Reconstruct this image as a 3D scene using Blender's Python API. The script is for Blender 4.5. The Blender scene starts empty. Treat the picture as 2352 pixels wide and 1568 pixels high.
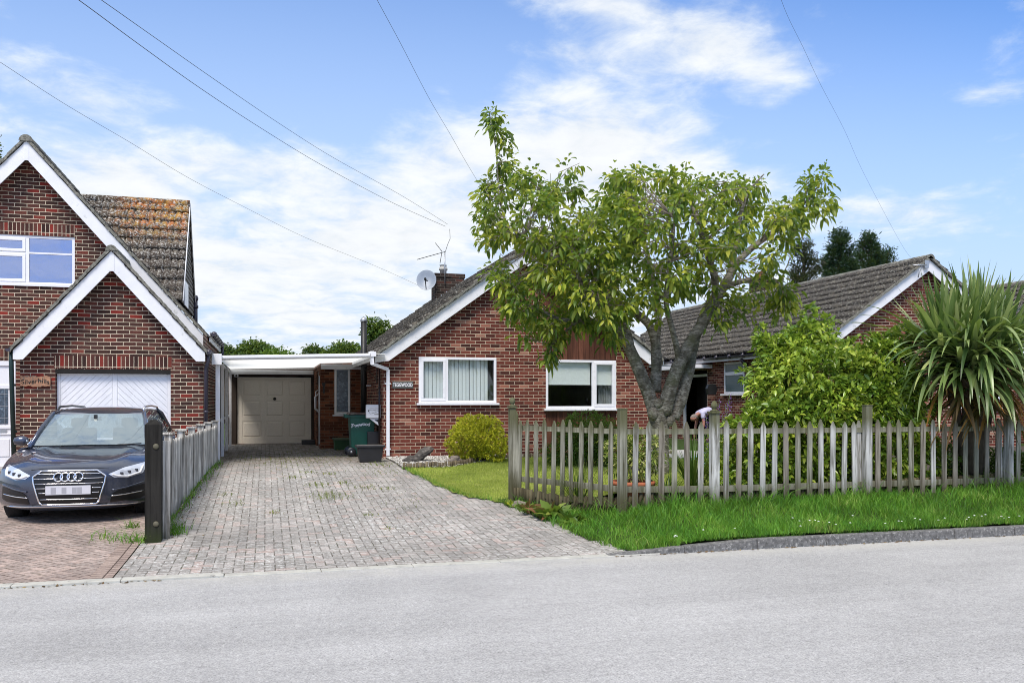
import bpy, bmesh, math, random
import numpy as np
from mathutils import Vector, Matrix, noise
from mathutils.bvhtree import BVHTree
R = math.radians
random.seed(7)
rng = np.random.default_rng(11)
scene = bpy.context.scene
COL = scene.collection
# ---- the camera's pose (metres; X along the facades, Y away from the road, Z up) ----
TH = R(15.8); F = 2000.0; CAMZ = 1.68; HY = 918.0
CT, ST = math.cos(TH), math.sin(TH)
def ray(u, v=HY):
    r = (u - 1176.0) / F
    return Vector((r * CT + ST, CT - r * ST, (HY - v) / F))
def at(u, v, Y=None, d=None, X=None):
    """surveying helper: the point on the sight line at a known distance"""
    w = ray(u, v)
    k = Y / w.y if Y is not None else (X / w.x if X is not None else d)
    return Vector((w.x * k, w.y * k, w.z * k + CAMZ))
def sm(t):
    t = min(1.0, max(0.0, t)); return t * t * (3 - 2 * t)
def ground(x, y):
    """height of the drives and gardens above the road"""
    g = .42 * sm((y - 8.95) / 9.5)
    f = 1 - .34 * sm((-1.0 - x) / .4)
    z = g * f
    xs = 3.3 if y > 13 else (3.3+.42*sm((13-y)/1.2))
    if x > xs:                                   # verge and front garden sit higher than the drive
        k = sm((x - xs) / 1.5)
        vz = .11 + (.13 + .02 * max(0, x - 4)) * sm((y - 8.9) / 1.5)
        vz = vz + (.42 - vz) * sm((y - 10.2) / 7)
        z = z * (1 - k) + max(z, vz) * k
    return z
# ---------------------------------------------------------------- objects
def tag(o, label=None, cat=None, group=None, kind=None):
    if label: o['label'] = label
    if cat: o['category'] = cat
    if group: o['group'] = group
    if kind: o['kind'] = kind
    return o
def thing(name, label, cat, loc=(0, 0, 0), rz=0.0, group=None):
    o = bpy.data.objects.new(name, None); COL.objects.link(o)
    o.empty_display_size = .2
    o.location = loc; o.rotation_euler = (0, 0, rz)
    o['_loc'] = [float(c) for c in loc]
    return tag(o, label, cat, group)
def root_loc(o):
    while o.parent is not None: o = o.parent
    return Vector(o['_loc']) if '_loc' in o.keys() else Vector((0, 0, 0))
class MB:
    def __init__(s): s.v = []; s.f = []; s.mi = []; s.cur = 0; s.sm = []
    def add(s, vs, fs, smooth=False):
        b = len(s.v); s.v.extend([tuple(p) for p in vs])
        for f in fs: s.f.append(tuple(b + i for i in f)); s.mi.append(s.cur); s.sm.append(smooth)
        return s
    def box(s, x0, x1, y0, y1, z0, z1):
        if x0 > x1: x0, x1 = x1, x0
        if y0 > y1: y0, y1 = y1, y0
        if z0 > z1: z0, z1 = z1, z0
        return s.add([(x0,y0,z0),(x1,y0,z0),(x1,y1,z0),(x0,y1,z0),(x0,y0,z1),(x1,y0,z1),(x1,y1,z1),(x0,y1,z1)],
              [(0,3,2,1),(4,5,6,7),(0,1,5,4),(1,2,6,5),(2,3,7,6),(3,0,4,7)])
    def quad(s, a, b, c, d): return s.add([a, b, c, d], [(0, 1, 2, 3)])
    def prism(s, poly, ax, a, b):
        """poly of 2-D points extruded along axis ax ('x': (y,z), 'y': (x,z), 'z': (x,y)) from a to b"""
        def P(p, t):
            return (t, p[0], p[1]) if ax == 'x' else ((p[0], t, p[1]) if ax == 'y' else (p[0], p[1], t))
        n = len(poly)
        ar = sum(poly[i][0]*poly[(i+1)%n][1]-poly[(i+1)%n][0]*poly[i][1] for i in range(n))
        if ar < 0: poly = poly[::-1]
        vs = [P(p, a) for p in poly] + [P(p, b) for p in poly]
        flip = (ax == 'y') != (a > b)
        c0 = tuple(range(n)); c1 = tuple(range(n, 2*n))
        fs = [c0[::-1], c1] + [(i, (i+1)%n, n+(i+1)%n, n+i) for i in range(n)]
        if flip: fs = [f[::-1] for f in fs]
        return s.add(vs, fs)
    def obox(s, c, ax, ay, az):
        c = Vector(c); ax, ay, az = Vector(ax), Vector(ay), Vector(az)
        vs = [c + ax*i + ay*j + az*k for k in (-1,1) for (i,j) in ((-1,-1),(1,-1),(1,1),(-1,1))]
        fs = [(0,3,2,1),(4,5,6,7),(0,1,5,4),(1,2,6,5),(2,3,7,6),(3,0,4,7)]
        if ax.cross(ay).dot(az) < 0: fs = [f[::-1] for f in fs]
        return s.add(vs, fs)
    def tube(s, pts, rad, n=8, cap=True, smooth=True, wob=0.0):
        pts = [Vector(p) for p in pts]
        if not hasattr(rad, '__len__'): rad = [rad]*len(pts)
        vs = []; ref = Vector((0, 0, 1))
        t0 = (pts[1]-pts[0]).normalized()
        if abs(t0.dot(ref)) > .9: ref = Vector((1, 0, 0))
        nx = t0.cross(ref).normalized()
        for i, p in enumerate(pts):
            t = (pts[min(i+1, len(pts)-1)] - pts[max(i-1, 0)])
            if t.length < 1e-9: t = t0
            t = t.normalized()
            nx = (nx - t*nx.dot(t)).normalized(); ny = t.cross(nx)
            for k in range(n):
                a = 2*math.pi*k/n
                r = rad[i]
                if wob: r *= 1 + wob*noise.noise(Vector((math.cos(a)*1.3, math.sin(a)*1.3, i*.55)) + p*2)
                vs.append(p + nx*math.cos(a)*r + ny*math.sin(a)*r)
        fs = []
        for i in range(len(pts)-1):
            for k in range(n):
                a, b = i*n+k, i*n+(k+1)%n
                fs.append((a, b, b+n, a+n))
        if cap: fs.append(tuple(range(n))[::-1]); fs.append(tuple(range((len(pts)-1)*n, len(pts)*n)))
        return s.add(vs, fs, smooth)
    def lathe(s, prof, c=(0,0,0), ax='z', n=20, smooth=True):
        vs = []; c = Vector(c)
        for r, h in prof:
            for k in range(n):
                a = 2*math.pi*k/n; x, y = math.cos(a)*r, math.sin(a)*r
                vs.append(c + (Vector((x, y, h)) if ax == 'z' else (Vector((h, x, y)) if ax == 'x' else Vector((y, h, x)))))
        fs = [(i*n+k, i*n+(k+1)%n, (i+1)*n+(k+1)%n, (i+1)*n+k) for i in range(len(prof)-1) for k in range(n)]
        fs.append(tuple(range(n))[::-1]); fs.append(tuple(range((len(prof)-1)*n, len(prof)*n)))
        return s.add(vs, fs, smooth)
    def build(s, name, mat, parent=None, local=False, loc=None, bevel=0.0, rz=0.0):
        off = Vector((0, 0, 0))
        if parent is not None and not local: off = root_loc(parent)
        elif loc is not None and not local: off = Vector(loc)
        me = bpy.data.meshes.new(name)
        V = [Vector(p) - off for p in s.v]
        me.from_pydata(V, [], s.f)
        mats = mat if isinstance(mat, (list, tuple)) else [mat]
        for m in mats: me.materials.append(m)
        me.polygons.foreach_set('material_index', s.mi)
        me.polygons.foreach_set('use_smooth', s.sm)
        me.update()
        uv = me.uv_layers.new(name='UVMap').data
        for p in me.polygons:
            nx, ny, nz = abs(p.normal.x), abs(p.normal.y), abs(p.normal.z)
            for li in p.loop_indices:
                w = s.v[me.loops[li].vertex_index]
                uv[li].uv = (w[0], w[1]) if nz >= max(nx, ny) else ((w[0], w[2]) if ny >= nx else (w[1], w[2]))
        o = bpy.data.objects.new(name, me); COL.objects.link(o)
        if parent is not None: o.parent = parent
        elif loc is not None:
            o.location = loc; o['_loc'] = [float(c) for c in loc]; o.rotation_euler.z = rz
        if bevel > 0:
            md = o.modifiers.new('bevel', 'BEVEL'); md.width = bevel; md.segments = 2; md.limit_method = 'ANGLE'
            md.harden_normals = False
        return o
def np_mesh(name, V, faces, mat, parent=None, loc=None, smooth=False):
    """fast mesh from numpy: V (n,3); faces: (m,k) index array, or a list of such arrays"""
    off = np.zeros(3)
    if parent is not None: off = np.array(root_loc(parent))
    elif loc is not None: off = np.array(loc, float)
    V = np.asarray(V, float) - off
    fl = faces if isinstance(faces, list) else [faces]
    me = bpy.data.meshes.new(name)
    me.vertices.add(len(V)); me.vertices.foreach_set('co', V.astype(np.float32).ravel())
    idx = np.concatenate([f.ravel() for f in fl]); cnt = np.concatenate([np.full(len(f), f.shape[1]) for f in fl])
    me.loops.add(len(idx)); me.loops.foreach_set('vertex_index', idx.astype(np.int32))
    me.polygons.add(len(cnt))
    st = np.concatenate([[0], np.cumsum(cnt)[:-1]])
    me.polygons.foreach_set('loop_start', st.astype(np.int32)); me.polygons.foreach_set('loop_total', cnt.astype(np.int32))
    if smooth: me.polygons.foreach_set('use_smooth', np.ones(len(cnt), bool))
    me.update(calc_edges=True); me.validate()
    for m in (mat if isinstance(mat, (list, tuple)) else [mat]): me.materials.append(m)
    o = bpy.data.objects.new(name, me); COL.objects.link(o)
    if parent is not None: o.parent = parent
    elif loc is not None: o.location = loc; o['_loc'] = [float(c) for c in loc]
    return o
def grid_uv(o):
    me = o.data; uv = me.uv_layers.new(name='UVMap')
    co = np.zeros(len(me.vertices)*3); me.vertices.foreach_get('co', co); co = co.reshape(-1, 3)
    co = co + np.array(o.location)
    li = np.zeros(len(me.loops), int); me.loops.foreach_get('vertex_index', li)
    uv.data.foreach_set('uv', co[li][:, :2].astype(np.float32).ravel())
# ---------------------------------------------------------------- shader helper
class NT:
    def __init__(s, tree): s.t = tree; s.n = tree.nodes; s.l = tree.links
    def add(s, typ, **kw):
        n = s.n.new(typ)
        for k, v in kw.items():
            if k == 'ins':
                for kk, vv in v.items(): s.put(n.inputs[kk], vv)
            else: setattr(n, k, v)
        return n
    def put(s, sock, v):
        if isinstance(v, bpy.types.NodeSocket): s.l.new(v, sock)
        elif v is not None:
            if sock.type == 'RGBA' and len(v) == 3: v = (*v, 1)
            sock.default_value = v
    def m(s, op, a, b=None, c=None, clamp=False):
        n = s.add('ShaderNodeMath', operation=op, use_clamp=clamp)
        for i, v in enumerate((a, b, c)):
            if v is not None: s.put(n.inputs[i], v)
        return n.outputs[0]
    def mix(s, f, a, b, mode='MIX'):
        n = s.add('ShaderNodeMix', data_type='RGBA', blend_type=mode)
        s.put(n.inputs[0], f); s.put(n.inputs[6], a); s.put(n.inputs[7], b)
        return n.outputs[2]
    def ramp(s, f, stops, interp='LINEAR'):
        n = s.add('ShaderNodeValToRGB'); s.put(n.inputs[0], f)
        cr = n.color_ramp; cr.interpolation = interp
        while len(cr.elements) < len(stops): cr.elements.new(.5)
        while len(cr.elements) > len(stops): cr.elements.remove(cr.elements[-1])
        for e, (p, c) in zip(cr.elements, stops):
            e.position = p; e.color = (*c, 1) if len(c) == 3 else c
        return n.outputs[0]
    def noise(s, vec, scale, detail=4, rough=.55, dist=0.0, out=0):
        n = s.add('ShaderNodeTexNoise'); s.put(n.inputs['Vector'], vec)
        n.inputs['Scale'].default_value = scale; n.inputs['Detail'].default_value = detail
        n.inputs['Roughness'].default_value = rough; n.inputs['Distortion'].default_value = dist
        return n.outputs[out]
    def maprange(s, v, a, b, c=0.0, d=1.0, smooth=False):
        n = s.add('ShaderNodeMapRange', interpolation_type='SMOOTHSTEP' if smooth else 'LINEAR')
        for i, x in enumerate((v, a, b, c, d)): s.put(n.inputs[i], x)
        return n.outputs[0]
    def vmul(s, v, k):
        n = s.add('ShaderNodeVectorMath', operation='MULTIPLY'); s.put(n.inputs[0], v); n.inputs[1].default_value = k
        return n.outputs[0]
    def bump(s, h, strength=.5, dist=.01):
        n = s.add('ShaderNodeBump'); s.put(n.inputs['Height'], h)
        n.inputs['Strength'].default_value = strength; n.inputs['Distance'].default_value = dist
        return n.outputs[0]
MATS = {}
def mat(name, fn):
    if name in MATS: return MATS[name]
    m = bpy.data.materials.new(name); m.use_nodes = True
    t = NT(m.node_tree); t.n.clear()
    out = t.add('ShaderNodeOutputMaterial')
    sh = fn(t)
    t.l.new(sh, out.inputs[0]); MATS[name] = m
    return m
def pbsdf(t, col, rough=.6, metal=0.0, normal=None, spec=.5, coat=0.0, coatr=.03, alpha=None, sheen=0.0):
    b = t.add('ShaderNodeBsdfPrincipled')
    t.put(b.inputs['Base Color'], col); t.put(b.inputs['Roughness'], rough); t.put(b.inputs['Metallic'], metal)
    t.put(b.inputs['Specular IOR Level'], spec)
    t.put(b.inputs['Coat Weight'], coat); b.inputs['Coat Roughness'].default_value = coatr
    if normal is not None: t.put(b.inputs['Normal'], normal)
    if alpha is not None: t.put(b.inputs['Alpha'], alpha)
    return b.outputs[0]
def obj_co(t): return t.add('ShaderNodeTexCoord').outputs['Object']
def uv_co(t): return t.add('ShaderNodeTexCoord').outputs['UV']
def plain(name, col, rough=.5, metal=0.0, var=.12, scale=6.0, bump=.0, spec=.5, coat=0.0, dirt=None, coatr=.03):
    """a plain material with slight unevenness (and optional dirt colour in patches)"""
    def f(t):
        co = obj_co(t)
        nz = t.noise(co, scale, 5)
        k = t.maprange(nz, .3, .7, 1-var, 1+var)
        c = t.mix(1.0, col, t.add('ShaderNodeCombineColor', ins={0: k, 1: k, 2: k}).outputs[0], 'MULTIPLY')
        if dirt:
            d = t.maprange(t.noise(co, scale*1.7, 7, .7), dirt[1], dirt[2], 0, 1)
            c = t.mix(d, c, dirt[0])
        rr = t.maprange(nz, .3, .7, max(0, rough-.06), min(1, rough+.08))
        nm = t.bump(t.noise(co, scale*14, 4), bump, .004) if bump else None
        return pbsdf(t, c, rr, metal, nm, spec, coat, coatr)
    return mat(name, f)
def brick_mat(name, stops, mortar, bw=.225, bh=.075, ms=.006, swap=False, offs=.5, sat=0.0, spots=.0):
    def f(t):
        uv = uv_co(t)
        if swap:
            sp = t.add('ShaderNodeSeparateXYZ', ins={0: uv})
            uv = t.add('ShaderNodeCombineXYZ', ins={0: sp.outputs[1], 1: sp.outputs[0]}).outputs[0]
        # slightly uneven lines
        wob = t.noise(uv, 9, 2)
        wv = t.add('ShaderNodeVectorMath', operation='MULTIPLY_ADD')
        cn = t.noise(uv, 14, 2, out=1)
        t.put(wv.inputs[0], cn); wv.inputs[1].default_value = (.006, .005, 0); t.put(wv.inputs[2], uv)
        b = t.add('ShaderNodeTexBrick', offset=offs, offset_frequency=2)
        t.put(b.inputs['Vector'], wv.outputs[0]); t.put(b.inputs['Color1'], (0, 0, 0)); t.put(b.inputs['Color2'], (1, 1, 1))
        t.put(b.inputs['Mortar'], (0.5, .5, .5))
        b.inputs['Scale'].default_value = 1; b.inputs['Mortar Size'].default_value = ms; b.inputs['Mortar Smooth'].default_value = .25
        b.inputs['Bias'].default_value = 0; b.inputs['Brick Width'].default_value = bw; b.inputs['Row Height'].default_value = bh
        tint = t.ramp(b.outputs['Color'], stops)
        n1 = t.noise(uv, 38, 6, .7)
        k = t.maprange(n1, .25, .75, .66, 1.34)
        tint = t.mix(1.0, tint, t.add('ShaderNodeCombineColor', ins={0: k, 1: k, 2: k}).outputs[0], 'MULTIPLY')
        big = t.maprange(t.noise(uv, 1.3, 4), .3, .7, .86, 1.14)
        tint = t.mix(1.0, tint, t.add('ShaderNodeCombineColor', ins={0: big, 1: big, 2: big}).outputs[0], 'MULTIPLY')
        if spots:
            sp = t.maprange(t.noise(uv, 24, 6, .75), .62, .72, 0, spots)
            tint = t.mix(sp, tint, (.4, .3, .25))
        mk = t.maprange(t.noise(uv, 60, 4), .3, .7, .78, 1.15)
        mo = t.mix(1.0, mortar, t.add('ShaderNodeCombineColor', ins={0: mk, 1: mk, 2: mk}).outputs[0], 'MULTIPLY')
        col = t.mix(b.outputs['Fac'], tint, mo)
        h = t.m('SUBTRACT', t.m('MULTIPLY', n1, .35), b.outputs['Fac'])
        return pbsdf(t, col, .88, 0, t.bump(h, .8, .012), .25)
    return mat(name, f)
def herring_mat(name, stops, joint, rot=0.0, w=.1, lich=.5):
    """block paving laid in herringbone (2:1 blocks), worked out from the cell numbers"""
    def f(t):
        uv = uv_co(t)
        mp = t.add('ShaderNodeMapping'); t.put(mp.inputs[0], uv); mp.inputs['Rotation'].default_value = (0, 0, rot)
        mp.inputs['Scale'].default_value = (1/w, 1/w, 1); mp.inputs['Location'].default_value = (400, 400, 0)
        wv = t.add('ShaderNodeVectorMath', operation='MULTIPLY_ADD')
        t.put(wv.inputs[0], t.noise(uv, 6, 2, out=1)); wv.inputs[1].default_value = (.16, .16, 0); t.put(wv.inputs[2], mp.outputs[0])
        sp = t.add('ShaderNodeSeparateXYZ', ins={0: wv.outputs[0]})
        x, y = sp.outputs[0], sp.outputs[1]
        i, j = t.m('FLOOR', x), t.m('FLOOR', y)
        fx, fy = t.m('SUBTRACT', x, i), t.m('SUBTRACT', y, j)
        k = t.m('FLOORED_MODULO', t.m('SUBTRACT', i, j), 4.0)
        eq = lambda n_: t.m('COMPARE', k, float(n_), .1)
        k0, k1, k2, k3 = eq(0), eq(1), eq(2), eq(3)
        L = t.m('ADD', fx, k1); Rr = t.m('ADD', t.m('SUBTRACT', 1.0, fx), k0)
        B = t.m('ADD', fy, k2); T = t.m('ADD', t.m('SUBTRACT', 1.0, fy), k3)
        dmin = t.m('MINIMUM', t.m('MINIMUM', L, Rr), t.m('MINIMUM', B, T))
        jm = t.maprange(dmin, .03, .085, 1, 0, True)
        ii = t.m('SUBTRACT', i, k1); jj = t.m('SUBTRACT', j, k2)
        wn = t.add('ShaderNodeTexWhiteNoise', noise_dimensions='2D'); t.put(wn.inputs['Vector'], t.add('ShaderNodeCombineXYZ', ins={0: ii, 1: jj}).outputs[0])
        tint = t.ramp(wn.outputs['Value'], stops)
        n1 = t.noise(uv, 42, 6, .8)
        kk = t.maprange(n1, .27, .73, .50, 1.48)
        big = t.maprange(t.noise(uv, .8, 5, .6), .3, .7, .8, 1.2)
        kk = t.m('MULTIPLY', kk, big)
        tint = t.mix(1.0, tint, t.add('ShaderNodeCombineColor', ins={0: kk, 1: kk, 2: kk}).outputs[0], 'MULTIPLY')
        li = t.m('MULTIPLY', t.maprange(t.noise(uv, 17, 6, .75), .50, .62, 0, 1), t.maprange(t.noise(uv, .5, 3), .35, .62, .25*lich, lich))
        tint = t.mix(li, tint, (.62, .62, .60))
        moss = t.maprange(t.noise(uv, 3.1, 4), .5, .66, 0, .8)
        jc = t.mix(moss, joint, (.05, .06, .02))
        col = t.mix(t.m('MULTIPLY', jm, t.maprange(t.noise(uv, 5, 4, .6), .38, .6, .35, 1)), tint, jc)
        st = t.maprange(t.noise(uv, 1.7, 5, .7), .56, .72, 0, .35)
        col = t.mix(st, col, (.14, .13, .12))
        us = t.add('ShaderNodeSeparateXYZ', ins={0: uv})
        tr_ = t.maprange(t.noise(t.vmul(uv, (1.5, .12, 1)), 1.6, 4, .6), .35, .65, .88, 1.10)
        col = t.mix(1.0, col, t.add('ShaderNodeCombineColor', ins={0: tr_, 1: tr_, 2: tr_}).outputs[0], 'MULTIPLY')
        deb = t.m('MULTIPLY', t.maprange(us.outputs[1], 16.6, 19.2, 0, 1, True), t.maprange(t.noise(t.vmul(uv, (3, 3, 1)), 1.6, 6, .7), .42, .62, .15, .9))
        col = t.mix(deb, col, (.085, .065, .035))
        h = t.m('SUBTRACT', t.m('MULTIPLY', n1, .5), jm)
        return pbsdf(t, col, .9, 0, t.bump(h, .7, .008), .25)
    return mat(name, f)
def leaf_mat(name, stops, trans=.35, rough=.45, spec=.4, clump=0.0):
    def f(t):
        g = t.add('ShaderNodeNewGeometry')
        co = obj_co(t)
        rv = g.outputs['Random Per Island']
        if clump: rv = t.m('ADD', t.m('MULTIPLY', rv, .55), t.maprange(t.noise(co, clump, 4, .6), .32, .68, 0, .45))
        c = t.ramp(rv, stops)
        k = t.maprange(t.noise(co, 1.4, 3), .3, .7, .72, 1.25)
        c = t.mix(1.0, c, t.add('ShaderNodeCombineColor', ins={0: k, 1: k, 2: k}).outputs[0], 'MULTIPLY')
        a = pbsdf(t, c, rough, 0, None, spec)
        tr = t.add('ShaderNodeBsdfTranslucent')
        t.put(tr.inputs[0], t.mix(.5, c, (.35, .5, .05), 'MIX'))
        mx = t.add('ShaderNodeMixShader'); mx.inputs[0].default_value = trans
        t.l.new(a, mx.inputs[1]); t.l.new(tr.outputs[0], mx.inputs[2])
        return mx.outputs[0]
    return mat(name, f)
def wood_mat(name, light, dark, green=None, gtop=0.0, axis=2, base=None):
    """weathered wood, grain along the given axis; base = (z0, z1, colour) stain rising from the ground, a mark of the wood"""
    def f(t):
        co = obj_co(t)
        sc = [19.0, 19.0, 19.0]; sc[axis] = 1.1
        v = t.vmul(co, tuple(sc))
        n1 = t.noise(v, 1.0, 7, .65, .6)
        n2 = t.noise(co, 2.3, 4)
        g = t.add('ShaderNodeNewGeometry').outputs['Random Per Island']
        f1 = t.maprange(n1, .38, .58, 0, 1)
        c = t.mix(f1, dark, light)
        c = t.mix(t.maprange(n2, .4, .62, 0, .55), c, tuple(x*.55 for x in light))
        k = t.maprange(g, 0, 1, .62, 1.18)
        c = t.mix(1.0, c, t.add('ShaderNodeCombineColor', ins={0: k, 1: k, 2: k}).outputs[0], 'MULTIPLY')
        if base:
            z = t.add('ShaderNodeSeparateXYZ', ins={0: co}).outputs[2]
            z = t.m('ADD', z, t.m('MULTIPLY', t.m('SUBTRACT', t.noise(t.vmul(co, (9, 9, 2)), 1, 5, .7), .5), .28))
            for z0, z1, bc in base:
                c = t.mix(t.maprange(z, z0, z1, .85, 0, True) if z0 < z1 else t.maprange(z, z1, z0, 0, .85, True), c, bc)
        return pbsdf(t, c, .85, 0, t.bump(n1, .6, .006), .2)
    return mat(name, f)
# ---------------------------------------------------------------- materials
M_brick = brick_mat('red_brick', [(0, (.052,.017,.013)), (.16, (.085,.022,.016)), (.42, (.130,.032,.022)), (.66, (.165,.042,.029)), (.87, (.19,.054,.037)), (.93, (.30,.11,.075)), (1, (.33,.17,.12))], (.56,.46,.34), spots=.3)
M_brickL = brick_mat('brown_brick', [(0, (.040,.020,.016)), (.32, (.066,.030,.024)), (.62, (.095,.036,.028)), (.82, (.13,.040,.029)), (.93, (.17,.042,.030)), (.94, (.23,.028,.020)), (1, (.20,.028,.020))], (.70,.60,.45))
M_brickP = brick_mat('porch_brick', [(0, (.05,.016,.009)), (.5, (.15,.045,.02)), (1, (.24,.085,.04))], (.22,.15,.10))
M_soldier = brick_mat('soldier_brick', [(0, (.035,.018,.015)), (.5, (.09,.033,.026)), (.85, (.15,.05,.036)), (1, (.25,.022,.016))], (.68,.58,.44), bw=.075, bh=.23, offs=0)
M_chim = brick_mat('chimney_brick', [(0, (.022,.016,.013)), (.6, (.045,.028,.022)), (1, (.09,.038,.028))], (.16,.14,.11))
M_white = plain('white_upvc', (.80,.80,.83), .32, var=.03, scale=2)
M_boardW = plain('white_painted_board', (.78,.78,.80), .5, var=.06, scale=3, dirt=((.34,.34,.30), .60, .80), bump=.1)
M_lead = plain('grey_lead', (.36,.38,.42), .5, var=.3, scale=9)
M_blackp = plain('black_plastic', (.018,.018,.021), .38, var=.2)
M_dark = plain('dark_recess', (.012,.011,.010), .9)
M_gutter = plain('dark_gutter_plastic', (.045,.040,.060), .35, var=.2)
M_gpipe = plain('green_black_pipe', (.010,.030,.028), .35, var=.2)
M_bpipe = plain('brown_black_pipe', (.020,.010,.012), .35, var=.2)
M_green = plain('green_bin_plastic', (.006,.085,.058), .45, var=.15, scale=4, bump=.15, dirt=((.05,.12,.09), .62, .8))
M_greenlid = plain('faded_bin_lid', (.10,.055,.045), .6, var=.3, scale=8, dirt=((.25,.27,.22), .5, .7))
M_greenbox = plain('green_salt_box', (.03,.09,.025), .6, var=.3, scale=6)
M_garage = plain('cream_garage_paint', (.85,.785,.69), .5, var=.05, scale=40, bump=.1)
M_concr = plain('pale_concrete', (.44,.43,.40), .9, var=.2, scale=12, bump=.5)
M_kerb = plain('kerb_concrete', (.13,.127,.125), .92, var=.5, scale=22, bump=1.0, dirt=((.42,.41,.39), .55, .68))
M_soil = plain('garden_soil', (.05,.036,.025), .95, var=.5, scale=20, bump=.8)
M_terra = plain('terracotta', (.42,.13,.06), .75, var=.2, scale=8)
M_mortar = plain('verge_mortar', (.20,.195,.165), .9, var=.4, scale=14, bump=.7, dirt=((.07,.065,.05), .5, .62))
M_white2 = plain('white_gloss_paint', (.82,.82,.86), .28, var=.02)
M_curtain = plain('dark_curtain', (.33,.36,.36), .9, var=.15)
M_alu = plain('grey_metal', (.45,.46,.48), .38, metal=.8, var=.1)
M_iron = plain('black_iron', (.012,.012,.012), .45)
M_room = plain('room_wall', (.30,.28,.26), .9)
def f_blind(t):
    co = obj_co(t)
    n = t.noise(co, 160, 3)
    k = t.maprange(n, .3, .7, .86, 1.1)
    c = t.mix(1.0, (.84,.90,.87), t.add('ShaderNodeCombineColor', ins={0: k, 1: k, 2: k}).outputs[0], 'MULTIPLY')
    return pbsdf(t, c, .85)
M_blind = mat('blind_fabric', f_blind)
def f_glass(t):
    lw = t.add('ShaderNodeLayerWeight'); lw.inputs[0].default_value = .5
    fr = t.m('ADD', .045, t.m('MULTIPLY', t.m('POWER', lw.outputs['Facing'], 3.0), .8))
    g = t.add('ShaderNodeBsdfGlossy'); g.inputs['Roughness'].default_value = .015; t.put(g.inputs[0], (.95,.97,1))
    tr = t.add('ShaderNodeBsdfTransparent'); t.put(tr.inputs[0], (.96,.97,.97))
    mx = t.add('ShaderNodeMixShader'); t.put(mx.inputs[0], fr)
    t.l.new(tr.outputs[0], mx.inputs[1]); t.l.new(g.outputs[0], mx.inputs[2])
    return mx.outputs[0]
M_glass = mat('window_glass', f_glass)
def f_glassr(t):                                   # coated glass that mirrors the sky strongly
    g = t.add('ShaderNodeBsdfGlossy'); g.inputs['Roughness'].default_value = .02; t.put(g.inputs[0], (.50,.60,.95))
    n = t.noise(obj_co(t), 1.2, 3)
    t.put(g.inputs['Normal'], t.bump(n, .1, .02))
    tr = t.add('ShaderNodeBsdfTransparent'); t.put(tr.inputs[0], (.75,.8,.9))
    mx = t.add('ShaderNodeMixShader'); mx.inputs[0].default_value = .62
    t.l.new(tr.outputs[0], mx.inputs[1]); t.l.new(g.outputs[0], mx.inputs[2])
    return mx.outputs[0]
M_glassR = mat('reflecting_glass', f_glassr)
def f_frost(t):
    co = obj_co(t)
    vo = t.add('ShaderNodeTexVoronoi'); t.put(vo.inputs['Vector'], co); vo.inputs['Scale'].default_value = 38
    c = t.ramp(t.noise(co, 14, 5, .7), [(.3, (.012,.02,.035)), (.55, (.05,.08,.12)), (.75, (.22,.29,.36))])
    return pbsdf(t, c, .18, 0, t.bump(vo.outputs['Distance'], .5, .004), .8)
M_frost = mat('patterned_glass', f_frost)
def f_frost2(t):
    co = obj_co(t)
    c = t.ramp(t.noise(co, 60, 5, .7), [(.3, (.05,.085,.09)), (.7, (.14,.19,.20))])
    return pbsdf(t, c, .3, 0, t.bump(t.noise(co, 90, 2), .3, .003), .7)
M_frost2 = mat('obscure_glass', f_frost2)
def f_road(t):
    uv = uv_co(t)
    n1 = t.noise(uv, 66, 6, .85); n2 = t.noise(uv, 19, 6, .7); n3 = t.noise(uv, .5, 5, .6)
    c = t.ramp(n1, [(.30, (.10,.098,.098)), (.44, (.30,.296,.297)), (.56, (.43,.423,.42)), (.70, (.68,.67,.66))])
    k = t.m('MULTIPLY', t.maprange(n2, .3, .7, .80, 1.2), t.maprange(n3, .3, .7, .90, 1.07))
    k = t.m('MULTIPLY', k, t.maprange(t.noise(uv, 1.9, 6, .75), .35, .7, .93, 1.06))
    cr = t.add('ShaderNodeTexVoronoi', feature='DISTANCE_TO_EDGE'); t.put(cr.inputs['Vector'], t.add('ShaderNodeVectorMath', operation='MULTIPLY_ADD', ins={0: t.noise(uv, 1.5, 5, .7, out=1), 1: (1.2, 1.2, 0), 2: uv}).outputs[0]); cr.inputs['Scale'].default_value = .22
    crk = t.m('MULTIPLY', t.maprange(cr.outputs['Distance'], .0, .006, 1, 0), t.maprange(t.noise(uv, .6, 3), .5, .6, 0, .15))
    k = t.m('MULTIPLY', k, t.m('SUBTRACT', 1.0, crk))
    # wheel tracks worn paler along the road
    sx = t.add('ShaderNodeSeparateXYZ', ins={0: uv})
    wl = t.noise(t.vmul(uv, (.12, 1.3, 1)), 1, 4, .6)
    k = t.m('MULTIPLY', k, t.maprange(wl, .35, .65, .92, 1.07))
    c = t.mix(1.0, c, t.add('ShaderNodeCombineColor', ins={0: k, 1: k, 2: k}).outputs[0], 'MULTIPLY')
    vo = t.add('ShaderNodeTexVoronoi'); t.put(vo.inputs['Vector'], uv); vo.inputs['Scale'].default_value = 4.2; vo.inputs['Randomness'].default_value = 1
    spot = t.m('LESS_THAN', vo.outputs['Distance'], .028)
    c = t.mix(t.m('MULTIPLY', spot, .85), c, (.04,.035,.035))
    edge = t.maprange(sx.outputs[1], 8.1, 8.72, 0, .55, True)
    edge = t.m('MULTIPLY', edge, t.maprange(t.noise(uv, 3, 4), .35, .65, .3, 1))
    c = t.mix(edge, c, (.50,.48,.43))
    return pbsdf(t, c, .9, 0, t.bump(n1, .7, .005), .3)
M_road = mat('road_asphalt', f_road)
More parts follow.
